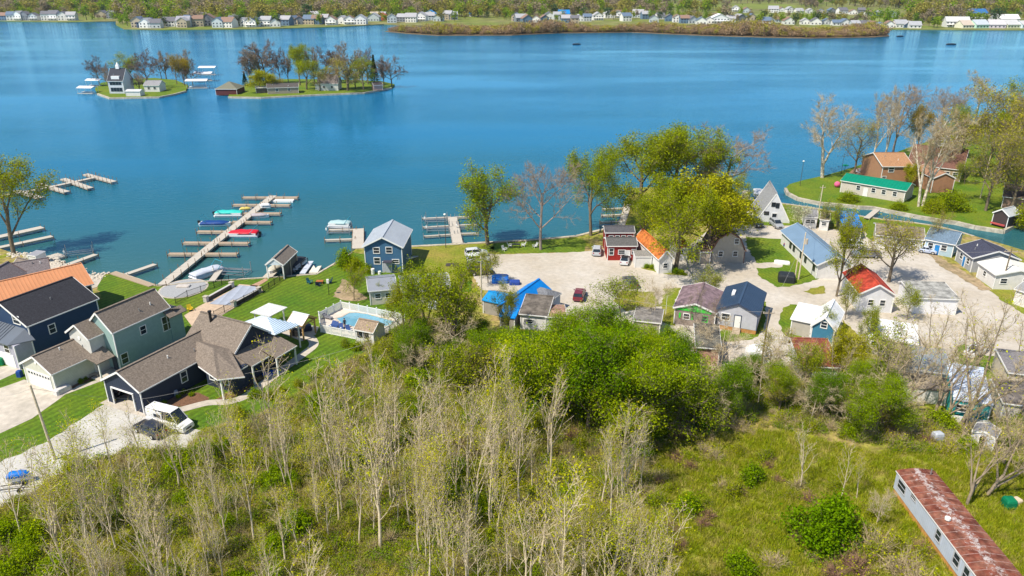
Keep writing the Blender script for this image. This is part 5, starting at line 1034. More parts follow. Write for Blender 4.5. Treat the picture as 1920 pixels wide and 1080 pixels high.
wire('power line between the lawn pole and the channel pole', [TOPS['e'], TOPS['g']]); wire('power line from the transformer pole across the lot to the leaning pole', [TOPS['e'], TOPS['h']], 1.5); wire('power line from the lane pole to the lawn pole', [TOPS['d'], TOPS['e']])
wire('power line from the lane pole to the tarp shed pole', [TOPS['d'], TOPS['b']], 2.5); wire('power line leaving the right edge from the leaning pole', [TOPS['h'], U(1990,465,8)], .5)
# island boathouses with white canopies
def canopy(label, px, py, w, d, h, rz, col=(.75,.74,.76)):
    t = thing('boat_canopy', label, 'boat canopy', U(px, py, 0), rz); h2 = d/2
    MB().slab([(-w/2,-h2,h),(w/2,-h2,h),(w/2,0,h+.7),(-w/2,0,h+.7)], .12).slab([(-w/2,0,h+.7),(w/2,0,h+.7),(w/2,h2,h),(-w/2,h2,h)], .12).build('canopy', mat('canopy_%d' % int(col[0]*100), col, .6), t)
    for a in (-1,1):
        for b in (-1,1): MB().tube((a*w/2*.9,b*h2*.9,-1),(a*w/2*.9,b*h2*.9,h),.1,.1,6).build('post', M['alum'], t)
    MB().box(-w/2,-h2,.5,w/2,-h2+1,.65).build('deck', M['dockw'], t); MB().loft([[(x*w*.4,-h2*.5*k,1.0),(x*w*.4,0,.5),(x*w*.4,h2*.5*k,1.0)] for x, k in ((-1,.9),(.3,1),(1,.1))]).build('hull', M['white'], t)
canopy('white boat canopy at the left end of the left island', 166, 176, 8, 6, 3.2, R(-6)); canopy('second white boat canopy behind the left end of the left island', 180, 163, 8, 5, 3.6, R(-4)); canopy('white boat canopy at the right end of the left island', 372, 166, 11, 6, 4.2, R(6)); canopy('white boat canopy behind the right end of the left island', 384, 152, 10, 6, 4.4, R(3)); canopy('small white boat canopy out beyond the left island', 392, 141, 10, 6, 4.6, R(0))
house('island_boathouse', 'dark red boathouse with olive grey hip roof between the two islands', (402,167), (444,167), (452,158), 3.0, 6.0, 'x', ((.20,.20,.15),'shingle'), ((.12,.03,.03),'lap'), .3, fixD=12, kind='hip', z0=.3, cat='boathouse')
H = house('island_house', 'tall white island house with charcoal roof and cupola', (200,152), (230,152), (235,140), 6.0, 11.5, 'x', ((.05,.055,.07),'shingle'), ((.62,.66,.74),'lap'), .3, fixD=11, wins=[('F',u,4.8,1.1,1.2,M['black']) for u in (.2,.4,.6,.8)]+[('F',u,1.9,1.1,1.6,M['black']) for u in (.2,.4,.6,.8)])
MB().box(H.W/2-.8,H.D/2-.8,11.2,H.W/2+.8,H.D/2+.8,12.8).tube((H.W/2,H.D/2,12.8),(H.W/2,H.D/2,14.4),.9,.05,8).build('cupola', M['white'], H.t)
MB().box(H.W*.25,.8,6.6,H.W*.75,3.5,8.2).build('dormer', M['white'], H.t)
house('island_cottage', 'white island cottage with small gables behind a bare tree', (268,160), (298,160), (302,150), 3.2, 5.2, 'x', ((.3,.3,.32),'shingle'), WHT, .3, fixD=8, wins=[('F',.3,1.8,1.2,1.2),('F',.7,1.8,1.2,1.2)]); house('island_shed', 'round white shed near the front seawall of the left island', (234,171), (262,171), (262,166), 2.4, 3.0, 'x', ((.6,.6,.6),'metal'), WHT, .2, cat='shed', fixD=5)
house('island_lodge', 'long low brown roofed lodge among trees on the right island', (500,165), (560,163), (562,154), 3.0, 4.6, 'x', ((.10,.09,.085),'shingle'), ((.35,.3,.25),'lap'), .3, fixD=8, wins=[('F',.3,1.8,1.2,1.2),('F',.7,1.8,1.2,1.2)])
house('island_porch_house', 'low house with white porch roof at the left of the right island', (478,165), (508,164), (508,158), 2.6, 3.2, 'x', ((.62,.62,.6),'metal'), ((.1,.09,.08),'plain'), .3, fixD=6)
H = house('island_chimney_house', 'brown roofed house with brick chimney on the right island', (594,157), (634,157), (634,147), 3.4, 7.6, 'x', ((.19,.16,.15),'shingle'), ((.6,.6,.58),'lap'), .3, fixD=9, wins=[('F',.3,1.8,1.2,1.2),('F',.7,1.8,1.2,1.2)]); MB().box(H.W-2,H.D/2,0,H.W-.6,H.D/2+1.2,10).build('chimney', mat('chimney_brick', (.28,.13,.09)), H.t)
house('island_white_porch', 'small white roofed porch building in front of the chimney house', (590,159), (612,159), (612,155), 2.6, 3.0, 'x', WR, WHT, .2, fixD=4, cat='cottage'); house('island_hut', 'pink and dark hut near the right end of the right island', (700,160), (718,159), (718,154), 2.6, 4.0, 'x', ((.1,.08,.08),'shingle'), ((.5,.3,.25),'lap'), .2, fixD=4, cat='hut')
# ---------------- vegetation ----------------
def np_mesh(name, verts, faces, mats, rnd=None, mi=None, smooth=False):
    """verts (N,3); faces (M,k) one k"""
    me = bpy.data.meshes.new(name); nv, nf, k = len(verts), len(faces), faces.shape[1]
    me.vertices.add(nv); me.vertices.foreach_set('co', verts.astype(np.float32).ravel()); me.loops.add(nf*k); me.loops.foreach_set('vertex_index', faces.astype(np.int32).ravel())
    me.polygons.add(nf); me.polygons.foreach_set('loop_start', np.arange(0, nf*k, k, dtype=np.int32)); me.polygons.foreach_set('loop_total', np.full(nf, k, dtype=np.int32))
    for m in mats: me.materials.append(m)
    if mi is not None: me.polygons.foreach_set('material_index', mi.astype(np.int32))
    if smooth: me.polygons.foreach_set('use_smooth', np.ones(nf, dtype=bool))
    me.update(calc_edges=True)
    if rnd is not None: a = me.attributes.new('rnd', 'FLOAT', 'POINT'); a.data.foreach_set('value', rnd.astype(np.float32))
    return me
def tubes(segs, n=5):
    S = np.array([[*a, *b, r0, r1] for a, b, r0, r1 in segs]); P, Q, r0, r1 = S[:,:3], S[:,3:6], S[:,6], S[:,7]
    d = Q-P; d /= np.linalg.norm(d, axis=1)[:,None]+1e-9; ref = np.where(np.abs(d[:,2:3]) > .9, [[1.,0,0]], [[0,0,1.]]); u = np.cross(d, ref); u /= np.linalg.norm(u, axis=1)[:,None]; v = np.cross(d, u)
    a = np.arange(n)*2*np.pi/n; ring = u[:,None,:]*np.cos(a)[None,:,None]+v[:,None,:]*np.sin(a)[None,:,None]
    V = np.concatenate([P[:,None,:]+ring*r0[:,None,None], Q[:,None,:]+ring*r1[:,None,None]], axis=1).reshape(-1,3)
    i = np.arange(n); f = np.stack([i, (i+1)%n, n+(i+1)%n, n+i], axis=1); F = (np.arange(len(S))[:,None,None]*2*n+f[None]).reshape(-1,4)
    return V, F
def grow(rng, H, r0, cfg):
    segs, tips = [], []
    def br(p, d, L, r, lv):
        c = cfg[lv]; n = c['n']; st = L/n; last = lv == len(cfg)-1; az = rng.uniform(0, 6.28); kids = []
        for i in range(n):
            d = d+rng.normal(0, c.get('wig', .1), 3); d[2] += c.get('up', 0); d = d/np.linalg.norm(d); q = p+d*st
            ra, rb = r*(1-(1-c.get('tap', .3))*i/n), r*(1-(1-c.get('tap', .3))*(i+1)/n); segs.append((p, q, ra, rb, lv))
            f = (i+1)/n
            if not last and f > c.get('start', .3):
                k = c['k'] if isinstance(c['k'], int) else (int(c['k'])+(rng.random() < c['k']%1))
                for _ in range(k):
                    az += 2.4+rng.normal(0,.5); an = math.radians(c['ang'])*rng.uniform(.75,1.25); 
                    ref = np.array([1.,0,0]) if abs(d[2]) > .9 else np.array([0,0,1.]); u = np.cross(d, ref); u /= np.linalg.norm(u); v = np.cross(d, u)
                    dd = d*math.cos(an)+(u*math.cos(az)+v*math.sin(az))*math.sin(an)
                    kids.append((q, dd, L*c['rat']*(1-c.get('fall', .4)*(f-c.get('start', .3)))*rng.uniform(.75,1.2), rb*c.get('rr', .6), lv+1))
            p = q
        for k in kids: br(*k)
    br(np.array([0,0,-.3]), np.array([0,0,1.]), H*cfg[0]['len'], r0, 0)
    return segs
def leaves(rng, C, n, size, sig, flat=.3):
    """n leaf quads scattered about points C"""
    idx = rng.integers(0, len(C), n); c = C[idx]+rng.normal(0, sig, (n,3)); nn = rng.normal(0, 1, (n,3)); nn[:,2] = np.abs(nn[:,2])+flat; nn /= np.linalg.norm(nn, axis=1)[:,None]
    t = rng.normal(0, 1, (n,3)); u = np.cross(nn, t); u /= np.linalg.norm(u, axis=1)[:,None]; v = np.cross(nn, u); s = (size*rng.uniform(.6,1.3,n))[:,None]
    V = np.stack([c-u*s, c-v*s*.6, c+u*s, c+v*s*.6], axis=1).reshape(-1,3); F = np.arange(4*n).reshape(-1,4); return V, F, np.repeat(rng.random(n), 4)
def twigs(rng, segs, n, ln, wd, up=.4):
    S = [(a,b) for a, b, *_ in segs]; A = np.array([s[0] for s in S]); B = np.array([s[1] for s in S]); i = rng.integers(0, len(S), n); t = rng.random((n,1)); p = A[i]*(1-t)+B[i]*t
    d = (B-A)[i]; d /= np.linalg.norm(d, axis=1)[:,None]+1e-9; d = d*.7+rng.normal(0,.55,(n,3)); d[:,2] += up; d /= np.linalg.norm(d, axis=1)[:,None]; l = (ln*rng.uniform(.5,1.4,n))[:,None]
    w = np.cross(d, rng.normal(0,1,(n,3))); w /= np.linalg.norm(w, axis=1)[:,None]; V = np.stack([p-w*wd, p+w*wd, p+d*l], axis=1).reshape(-1,3); return V, np.arange(3*n).reshape(-1,3), np.repeat(rng.random(n), 3), p+d*l
LM = dict(
 spring=leafmat('spring_leaves', (.23,.34,.004), (.42,.42,.010), .45, .45, 1.35), willow=leafmat('willow_leaves', (.17,.27,.015), (.30,.33,.02), .45), olive=leafmat('olive_leaves', (.33,.34,.015), (.45,.38,.04), .4, .5, 1.35),
 gold=leafmat('golden_leaves', (.40,.40,.008), (.48,.47,.012), .4, .4, 1.35), maple=leafmat('maple_leaves', (.09,.22,.002), (.24,.37,.003), .45, .45, 1.4), shrub=leafmat('shrub_leaves', (.14,.28,.003), (.36,.45,.005), .45, .45, 1.4), dark=leafmat('dark_leaves', (.05,.13,.006), (.12,.24,.01), .3),
 bud=leafmat('bud_leaves', (.46,.54,.006), (.62,.56,.012), .5), conifer=leafmat('conifer_needles', (.015,.045,.015), (.03,.08,.02), .2), rust=leafmat('rusty_buds', (.22,.11,.05), (.28,.17,.06), .3), blossom=leafmat('blossom', (.60,.60,.42), (.42,.5,.15), .4),
 bronze=leafmat('bronze_leaves', (.38,.27,.03), (.46,.38,.03), .4))
def split(segs, lv): return [(a,b,r,s) for a,b,r,s,l in segs if l <= lv], [(a,b,r,s) for a,b,r,s,l in segs if l >= lv]
CFG = {
 'tall': [dict(len=.42,n=5,k=1.5,start=.3,ang=32,rat=1.0,rr=.62,wig=.04,tap=.7,fall=.1), dict(n=6,k=1.6,start=.25,ang=34,rat=.42,rr=.5,wig=.09,up=.07,tap=.3), dict(n=4,k=2,start=.2,ang=38,rat=.5,rr=.5,wig=.12,up=.05,tap=.3), dict(n=3,wig=.18,up=.02,tap=.3)],
 'syc': [dict(len=.35,n=4,k=1,start=.4,ang=26,rat=1.45,rr=.75,wig=.05,tap=.8,fall=.1), dict(n=8,k=1.4,start=.2,ang=42,rat=.38,rr=.5,wig=.10,up=.06,tap=.2), dict(n=5,k=2,start=.2,ang=42,rat=.45,rr=.5,wig=.16,up=.03,tap=.3), dict(n=3,wig=.2,up=.02,tap=.3)],
 'round': [dict(len=.45,n=5,k=2,start=.25,ang=48,rat=.75,rr=.6,wig=.05,tap=.5,fall=.3), dict(n=5,k=2,start=.2,ang=45,rat=.5,rr=.55,wig=.12,up=.06,tap=.3), dict(n=4,k=1.6,start=.2,ang=45,rat=.5,rr=.5,wig=.18,up=.02,tap=.3), dict(n=3,wig=.2,tap=.3)],
 'sap': [dict(len=.98,n=14,k=1.1,start=.25,ang=24,rat=.42,rr=.55,wig=.03,tap=.12,fall=.9), dict(n=5,k=1.0,start=.25,ang=28,rat=.42,rr=.55,wig=.07,up=.13,tap=.2), dict(n=2,wig=.12,up=.08,tap=.3)],
 'fork': [dict(len=.3,n=3,k=1.4,start=.3,ang=20,rat=2.3,rr=.8,wig=.05,tap=.8,fall=.1), dict(n=9,k=1.2,start=.3,ang=30,rat=.26,rr=.5,wig=.05,up=.04,tap=.15), dict(n=4,k=1.2,start=.2,ang=35,rat=.5,rr=.5,wig=.12,up=.07,tap=.3), dict(n=2,wig=.15,tap=.3)],
 'bush': [dict(len=.35,n=2,k=4,start=.0,ang=45,rat=1.5,rr=.6,wig=.1,tap=.6,fall=.1), dict(n=4,k=2,start=.1,ang=40,rat=.5,rr=.5,wig=.15,up=.03,tap=.3), dict(n=3,wig=.2,tap=.3)],
}
PROTO = {}
def proto(kind, seed, H, cfgk, r0, bark, lm=None, nl=0, ls=.25, sig=.5, twm=None, nt=0, tl=.9, tw=.014, nring=5, width=1.0):
    rng = np.random.default_rng(seed); segs = grow(rng, H, r0, CFG[cfgk]); top = max(s[1][2] for s in segs); k = H/top
    segs = [(a*k*[width,width,1], b*k*[width,width,1], r, s, l) for a,b,r,s,l in segs]; mx = max(s[4] for s in segs)
    big = [(a,b,max(r,.012),max(s,.010)) for a,b,r,s,l in segs if l <= mx]; 
    thick = [s for s in big if s[2] > .06]; thin = [s for s in big if s[2] <= .06]
    V, F = tubes(thick or big[:1], nring); 
    if thin: V2, F2 = tubes(thin, 3); F = np.concatenate([F, F2+len(V)]); V = np.concatenate([V, V2])
    trunk = np_mesh('trunk', V, F, [bark], smooth=True); fine = [s for s in segs if s[4] >= max(1, mx-1)]; out = []
    ends = [s for s in segs if s[4] == mx]; tipsC = np.array([s[1] for s in ends])
    Vs, Fs, Rs, mi = [], [], [], []; off = 0
    if nt:
        tv, tf, tr, tp = twigs(rng, ends, nt, tl, tw); tipsC = np.concatenate([tipsC, tp]) if len(tp) else tipsC
        # as quads (degenerate-free: repeat as tri -> quad with midpoint)
        a, b, c = tv[0::3], tv[1::3], tv[2::3]; q = np.stack([a, b, (b+c)/2+(c-b)*.3, c], axis=1).reshape(-1,3); Vs.append(q); Fs.append(np.arange(len(q)).reshape(-1,4)); Rs.append(np.repeat(tr[0::3], 4)); mi.append(np.zeros(len(q)//4)); off = len(q)
    if nl:
        lv, lf, lr = leaves(rng, tipsC, nl, ls, sig); Vs.append(lv); Fs.append(lf+off); Rs.append(lr); mi.append(np.full(len(lf), 1 if nt else 0))
    mats = ([twm or bark] if nt else [])+([lm] if nl else [])
    crown = np_mesh('crown', np.concatenate(Vs), np.concatenate(Fs), mats, np.concatenate(Rs), np.concatenate(mi)) if Vs else None
    PROTO.setdefault(kind, []).append((trunk, crown, H))
for i in range(3): proto('green', 10+i, 18, 'tall', .38, M['bark'], LM['spring'], 11000, .15, .45, M['twig'], 2500)
for i in range(2): proto('willow', 20+i, 20, 'round', .5, M['bark'], LM['spring'], 22000, .16, .5, M['twig'], 3500, width=1.0)
for i in range(2): proto('olive', 24+i, 14, 'round', .32, M['bark'], LM['olive'], 4200, .13, .5, M['twig'], 3500, .8)
for i in range(2): proto('bare', 30+i, 18, 'round', .34, M['greytwig'], None, 0, twm=M['twig'], nt=9000, tl=.9, tw=.016)
for i in range(2): proto('sycamore', 34+i, 20, 'syc', .42, M['syc'], LM['rust'], 1600, .10, .5, M['paletwig'], 6500, 1.0, .016)
for i in range(4): proto('maple', 40+i, 11, 'round', .2, M['bark'], (LM['maple'], LM['shrub'])[i%2], 30000, .088, .33, M['twig'], 2500)
for i in range(5): proto('sapling', 50+i, 10, 'sap', .09, M['palebark'], LM['bud'], (150,300,40,900,120)[i], .055, .25, M['paletwig'], 150, .6, .009, 5)
for i in range(2): proto('fork', 60+i, 14, 'fork', .17, mat('fork_bark', (.30,.24,.17), .9, .25, 2), LM['bud'], 200, .09, .3, M['paletwig'], 1300, .7, .013)
for i in range(3): proto('smallgreen', 66+i, 7, 'round', .11, M['bark'], LM['spring'], 4800, .085, .32, M['twig'], 800, .5)
for i in range(2): proto('smallbare', 70+i, 7, 'round', .1, M['palebark'], None, 0, twm=M['paletwig'], nt=1800, tl=.6, tw=.011)
proto('farbare', 78, 18, 'round', .4, M['bark'], None, 0, twm=mat('dark_twig', (.17,.12,.10), .9), nt=5500, tl=1.0, tw=.04); proto('farbare', 79, 18, 'tall', .4, M['bark'], None, 0, twm=M['twig'], nt=4500, tl=1.1, tw=.045)
proto('gold', 74, 14, 'round', .3, M['bark'], LM['gold'], 17000, .17, .55, M['twig'], 1500, width=.9); proto('gold', 75, 16, 'tall', .3, M['bark'], LM['bronze'], 9000, .17, .6, M['twig'], 2500)
proto('blossom', 76, 6, 'round', .1, M['bark'], LM['blossom'], 1500, .13, .35, M['twig'], 500, .5)
def conifer(seed):
    rng = np.random.default_rng(seed); H = 12; pts = []
    for i in range(3000):
        z = rng.random()**.8*H; r = (1-z/H)*2.3*math.sqrt(rng.uniform(.15,1)); a = rng.random()*6.28; pts.append((r*math.cos(a), r*math.sin(a), z+1-r*.25))
    V, F, Rn = leaves(rng, np.array(pts), 3500, .22, .08); tv, tf = tubes([(np.array([0,0,-.3]), np.array([0,0,11.]), .2, .04)], 6); PROTO.setdefault('conifer', []).append((np_mesh('trunk', tv, tf, [M['bark']]), np_mesh('crown', V, F, [LM['conifer']], Rn), H))
conifer(5)
_k = {}
def tree(kind, label, px, py, top=None, h=None, wf=1.0, group=None, name=None, var=None, z=LAND, pos=None, lean=(0,0), nameit=None):
    v = PROTO[kind]; i = _k.get(kind, 0) if var is None else var; _k[kind] = i+1; tr, cr, H = v[i % len(v)]
    p = pos if pos is not None else U(px, py, z)
    if h is None: h = hgt(px, py, top, z)
    if kind == 'smallbare': h = min(h, 8)
    if kind == 'smallgreen': h = min(h, rgt.uniform(7, 9))
    if kind == 'maple': h = min(h, rgt.uniform(12, 16.5) if 1030 < px < 1230 else rgt.uniform(9, 12))
    s = h/H; t = thing(name or {'sapling':'sapling','conifer':'pine_tree','sycamore':'sycamore_tree','bare':'bare_tree','fork':'bare_tree','smallbare':'bare_tree','willow':'cottonwood_tree','maple':'maple_tree'}.get(kind, 'leafy_tree'), label, 'sapling' if kind == 'sapling' else 'tree', p, rgt.uniform(0, 6.28), group)
    t.rotation_euler = (lean[1], lean[0], rgt.uniform(0, 6.28)); t.scale = (s*wf, s*wf, s); mobj('trunk', tr, t)
    if cr: mobj('crown', cr, t)
    return t
rgt = random.Random(11)
T = tree
T('green','tall yellow green tree at the left edge beside the riprap shore',26,475,303,wf=1.15,name='cottonwood_tree',var=0); T('green','tall green tree on the picnic lawn left of the bare trees',915,458,308,wf=1.35,var=1)
T('bare','tall bare tree between the green tree and the yellow green tree at the shore',1014,468,298,wf=.95,var=0); T('willow','yellow green tree right of the tall bare shore tree',1108,442,284,wf=.85,var=1,name='leafy_tree')
T('willow','largest yellow green cottonwood in the middle of the tree belt',1195,400,240,wf=1.2,var=0); T('willow','second tall cottonwood standing close behind the orange roofs',1258,395,238,wf=1.25,var=1); T('willow','cottonwood on the right of the tall belt next to the bare tree',1300,385,262,wf=.95,var=0)
T('bare','wide bare tree at the right end of the tree belt',1356,385,238,wf=1.3,var=1); T('willow','green tree with thick trunk in front of the orange roofed house',1266,507,340,wf=1.1,var=1); T('green','slender green tree between the red cottage and the orange roof',1204,470,372,wf=.85,var=0)
T('gold','golden green tree hanging over the gambrel barn house',1328,486,330,wf=1.2,var=0); T('willow','yellow green tree right of the thick trunk and left of the A-frame',1362,440,335,wf=.95,var=0)
T('sycamore','white sycamore nearest the tip of the peninsula',1542,333,180,wf=1.15,var=0); T('olive','budding tree right of the tip sycamore on the peninsula',1602,326,222,wf=.9,var=0); T('sycamore','slim white sycamore by the peninsula deck',1634,306,172,wf=.6,var=1)
T('sycamore','pale tree between the deck sycamore and the dark trunked tree',1656,302,160,wf=.65,var=0); T('bare','tall dark trunked bare tree behind the brick house',1674,290,156,wf=.95,var=0); T('sycamore','big white sycamore in front of the brick house, left trunk',1722,387,205,wf=.75,var=1,lean=(.03,0))
T('sycamore','big white sycamore in front of the brick house, right leaning trunk',1730,386,208,wf=.8,var=0,lean=(.16,0)); T('sycamore','white limbed bare tree standing farthest back on the peninsula',1825,232,132,wf=1.0,var=1); T('gold','bronze budding tree behind the big sycamore',1718,290,196,wf=.8,var=1)
T('olive','large olive tree at the right edge of the peninsula',1868,345,165,wf=1.0,var=1); T('olive','olive tree with tall pale trunk near the brown boat shed',1848,395,235,wf=.8,var=0); T('olive','second olive tree touching the right edge of the photo',1912,330,175,wf=1.0,var=1); T('green','green tree behind the brown roofed house',1790,300,200,wf=.7,var=0)
T('smallgreen','small green tree with mulch ring on the peninsula lawn',1808,345,295,wf=1.0); T('olive','hazy bare olive tree at the far right above the docks',1895,395,290,wf=1.2,var=0); T('smallgreen','dark green tree behind the small mulched tree',1835,330,290,wf=1.2); T('gold','small golden tree against the brick wall',1704,350,306,wf=.75,var=0)
T('olive','olive tree in the middle of the right gravel lot',1666,529,402,wf=1.15,var=1); T('green','tall leafy tree beside the grey pickup',1568,556,388,wf=.6,var=1); T('smallgreen','leafy tree against the red roof',1584,600,490,wf=.7); T('blossom','white blossoming tree right of the A-frame',1495,428,385,wf=1.1)
T('smallgreen','young yellow green tree by the channel cottages',1552,432,372,wf=.9); T('olive','sparse olive tree in front of the pale blue house',1752,468,395,wf=.6,var=0); T('smallgreen','leafy tree in front of the grey flat building',1700,600,535,wf=.9); T('smallbare','small bare tree in the lot between orange roof and mauve roof',1226,612,498,wf=.9)
T('smallgreen','pale green young tree behind the mauve roofed cabin',1322,560,498,wf=.9); T('bare','dark bare tree standing over the mossy grey shack',1305,664,545,wf=.65,var=1,name='bare_tree'); T('smallgreen','bright green round tree beside the maroon car',1164,596,516,wf=1.35,name='leafy_tree')
T('green','yellow green tree leaning over the white pool fence',800,650,500,wf=1.0,var=0); T('green','yellow green tree with pale trunk right of the pool',852,672,488,wf=1.05,var=2); T('smallgreen','small tree at the corner of the parked cars',915,530,468,wf=1.1); T('smallgreen','narrow tree left of the grey cottage',664,562,500,wf=.9); T('green','sparse yellow green tree in front of the grey roofs',760,640,520,wf=.8,var=1)
T('smallgreen','small round tree beside the grey cottage wall',716,566,528,wf=.6); T('green','leafy tree in front of the tarp cabin',955,640,525,wf=.6,var=2)
for i, (x, y, tp, lbl, l) in enumerate([(1408+392,800,545,'tall leaning bare tree in front of the turquoise house',.2),(1752,778,590,'bare forked tree in front of the blue grey ribbed roof',.12),(1770,788,640,'second bare tree beside the forked one',.22),(1812,948,770,'dark bare tree left of the garden shed',.0),
    (1850,930,740,'bare tree arching over the bin in the right yard',.35),(1690,768,600,'bare tree behind the white trailer',.15),(1645,760,590,'bare tree right of the yellow tree near the white trailer',-.05),(1905,800,560,'bare tree at the right edge above the garden shed',.1),(1555,740,620,'bare brown tree over the red brown roof',.05),(1880,870,690,'bare tree leaning right at the edge of the photo',.3)]):
    T('fork', lbl, x, y, tp, wf=1.25, lean=(l,0), var=i)
T('gold','yellow tree in front of the red brown roof',1580,720,625,wf=.8,var=0); T('green','yellow green tree between the two white roofs',1625,660,570,wf=.7,var=1); T('smallgreen','leafy tree in front of the white roofed cottage',1545,640,575,wf=.7)
T('sapling','lone pale sapling with two stems in the meadow',1500,916,790,wf=1.4,var=2); T('smallbare','bare shrub tree left of the mobile home',1643,985,915,wf=.8); T('sapling','thin pale sapling in the middle of the meadow',1578,934,830,wf=1.2,var=1); T('sapling','second thin sapling beside the meadow one',1606,935,850,wf=1.1,var=3)
for i, (x, y, tp, k, w_, lb) in enumerate([(1790,330,195,'olive',1.1,'thin budding tree over the brown roofed house'),(1870,300,160,'olive',1.2,'tall budding tree behind the leaning pale pole'),(1900,280,150,'green',1.0,'yellow green tree near the upper right edge'),
  (1760,270,165,'bare',1.0,'grey bare tree between the brick house and the white limbed tree'),(1915,390,260,'olive',1.2,'hazy tree above the small dock at the right edge'),(1780,245,160,'bare',.8,'thin bare tree at the back shore of the peninsula'),(1850,320,210,'green',.9,'yellow green tree beside the big olive tree'),  (1740,690,560,'fork',1.2,'bare tree growing beside the blue grey ribbed roof'),(1830,700,560,'fork',1.3,'bare spreading tree behind the muscle car'),(1655,700,600,'smallgreen',1.2,'yellow green tree below the white trailer'),(1475,730,600,'smallbare',1.3,'bare brown tree beside the white tarp tent'),(1505,760,640,'green',.8,'yellow green tree at the corner of the red brown roof'),
  (1690,730,620,'smallbare',1.2,'bare bush tree at the left wall of the blue grey building'),(1440,720,625,'olive',.9,'thin olive tree growing beside the gravel lane pole'),(1800,830,690,'fork',1.1,'bare tree in front of the turquoise rail'),(1900,700,580,'fork',1.0,'bare tree beside the grey roof at the right edge'),(1350,700,600,'smallbare',1.2,'bare brown tree against the mossy grey shack')]): T(k, lb, x, y, tp, wf=w_)
# maples in the green thicket
MP = [(1005,735,615),(1045,790,600),(1100,815,590),(1160,830,600),(1210,828,640),(1255,800,660),(1300,812,700),(985,680,590),(1080,720,575),(1140,740,560),(1200,745,600),(1260,740,640),(930,700,610),(880,730,635),(850,700,640),(780,690,600),(740,690,620),(1340,800,705),(1380,792,690),
      (1420,760,680),(1460,765,690),(1500,770,700),(1540,790,700),(1590,800,720),(1640,815,720),(1680,800,705),(1030,650,585),(1120,660,575),(1180,680,600),(1240,690,620),(900,660,600),(960,760,660),(1620,770,690),(1350,745,690),(1400,725,670),(1230,790,650),(1070,760,600),(1130,800,620)]
for i, (x, y, tp) in enumerate(MP):
  tp += 4 if x < 960 else -4 if x > 1230 else 18 if y > 700 else 26
  if not (y < 690 and 960 < x < 1070):
    kd = ('maple','maple','maple','smallgreen','maple','maple','smallgreen','maple','maple','maple')[i % 10]
    if x >= 1320 and i % 2: kd = 'smallbare'
    lb_ = {'smallbare':('','bare brown bushy tree in the scrub in front of the right cabins'),'maple':('dense bright green tree in the thicket between the cabins and the meadow','green bushy tree in the thicket in front of the right cabins'),'green':('loose yellow green tree rising from the central thicket','loose yellow green tree rising from the right thicket'),'smallgreen':('loose yellow green tree inside the central thicket','loose yellow green tree inside the right thicket'),'olive':('thin olive tree rising from the central thicket','thin olive tree rising from the right thicket')}[kd][x >= 1320]
    T(kd, lb_, x, y, min(tp, y-60), wf=rgt.uniform(.75,1.3)*(1.3 if kd != 'maple' else 1), group=lb_.replace('tree','trees'))
for i, (x, y, tp) in enumerate([(1290,770,680),(1240,760,668),(1330,745,680),(1460,770,700),(1520,790,715),(1600,800,725),(1100,690,618),(910,720,640),(790,710,640),(1650,810,740)]):
  T(('smallbare','olive')[i%2], ('bare brown tree poking out of the green thicket','olive tree among the greener thicket trees')[i%2], x, y, tp, wf=1.1, group=('bare trees inside the thicket','olive trees inside the thicket')[i%2])
T('smallbare','pale bare tree in the dark green thicket below the yellow tree',851,690,600,wf=1.2,name='bare_tree')
# islands
for x, y, tp, k, lb, wf in [(187,160,108,'bare','bare tree left of the tall white island house',.9),(206,172,122,'bare','leaning bare tree in front of the island house',.5),(248,158,103,'green','green tree right of the island house',.9),(278,166,95,'bare','tall bare tree in the middle of the left island',.8),(312,148,99,'bare','bare tree behind the left island lawn',.9),(332,158,110,'bare','slim bare tree on the left island lawn',.6),
     (350,152,97,'bare','rounded brown bare tree at the right end of the left island',1.0),(346,160,108,'gold','yellow green tree in front of the brown bare tree',.7),(362,160,120,'bare','dark bare tree next to the canopies',.8),(262,170,140,'bare','reddish bushy tree in front of the island cottage',1.2),(303,148,104,'bare','thin bare tree behind the island cottage',.7),
     (488,158,84,'bare','tallest bare tree at the left of the right island',.9),(500,158,78,'bare','wide bare tree beside the tallest one',.95),(470,160,95,'bare','leaning bare tree at the left end of the right island',.8),(526,156,92,'bare','thin bare pair on the right island',.6),(541,156,100,'bare','thin bare tree left of the green domed tree',.6),(563,160,88,'willow','green domed tree on the right island',.55),(575,168,118,'green','round bright green tree in front of the domed tree',1.1),
     (612,155,90,'bare','wide bare tree above the chimney house',.95),(590,158,92,'bare','pale bare tree behind the bright green tree',.7),(636,156,88,'bare','slim bare tree right of the chimney',.6),(654,168,82,'bare','tall bare tree right of centre on the right island',.8),(652,170,112,'olive','olive budding tree under the tall bare tree',1.1),(682,169,110,'green','yellow green tree near the right end of the right island',.8),(690,158,92,'bare','bare tree behind the yellow green one',.8),(703,160,112,'conifer','dark pointed pine near the right end of the right island',.8),
     (720,163,108,'bare','bare tree left of the last one on the right island',.7),(735,162,108,'bare','last round bare tree at the right tip of the right island',1.0),(498,172,136,'gold','orange weeping tree near the front of the right island',1.1),(520,172,145,'olive','small olive bush tree right of the orange tree',1.2),(600,170,135,'olive','small budding tree on the front lawn of the right island',.9),(622,168,132,'bare','small bare tree on the front lawn of the right island',.9),(667,165,135,'green','green bushy tree between the tall bare and yellow green trees',1.2),(460,160,140,'conifer','dark small pine by the island boathouse',1.0)]:
    T('farbare' if k == 'bare' else k, lb, x, y, tp-4, wf=wf*(1.15 if k == 'bare' else 1.5), name='bare_tree' if k == 'bare' else None)

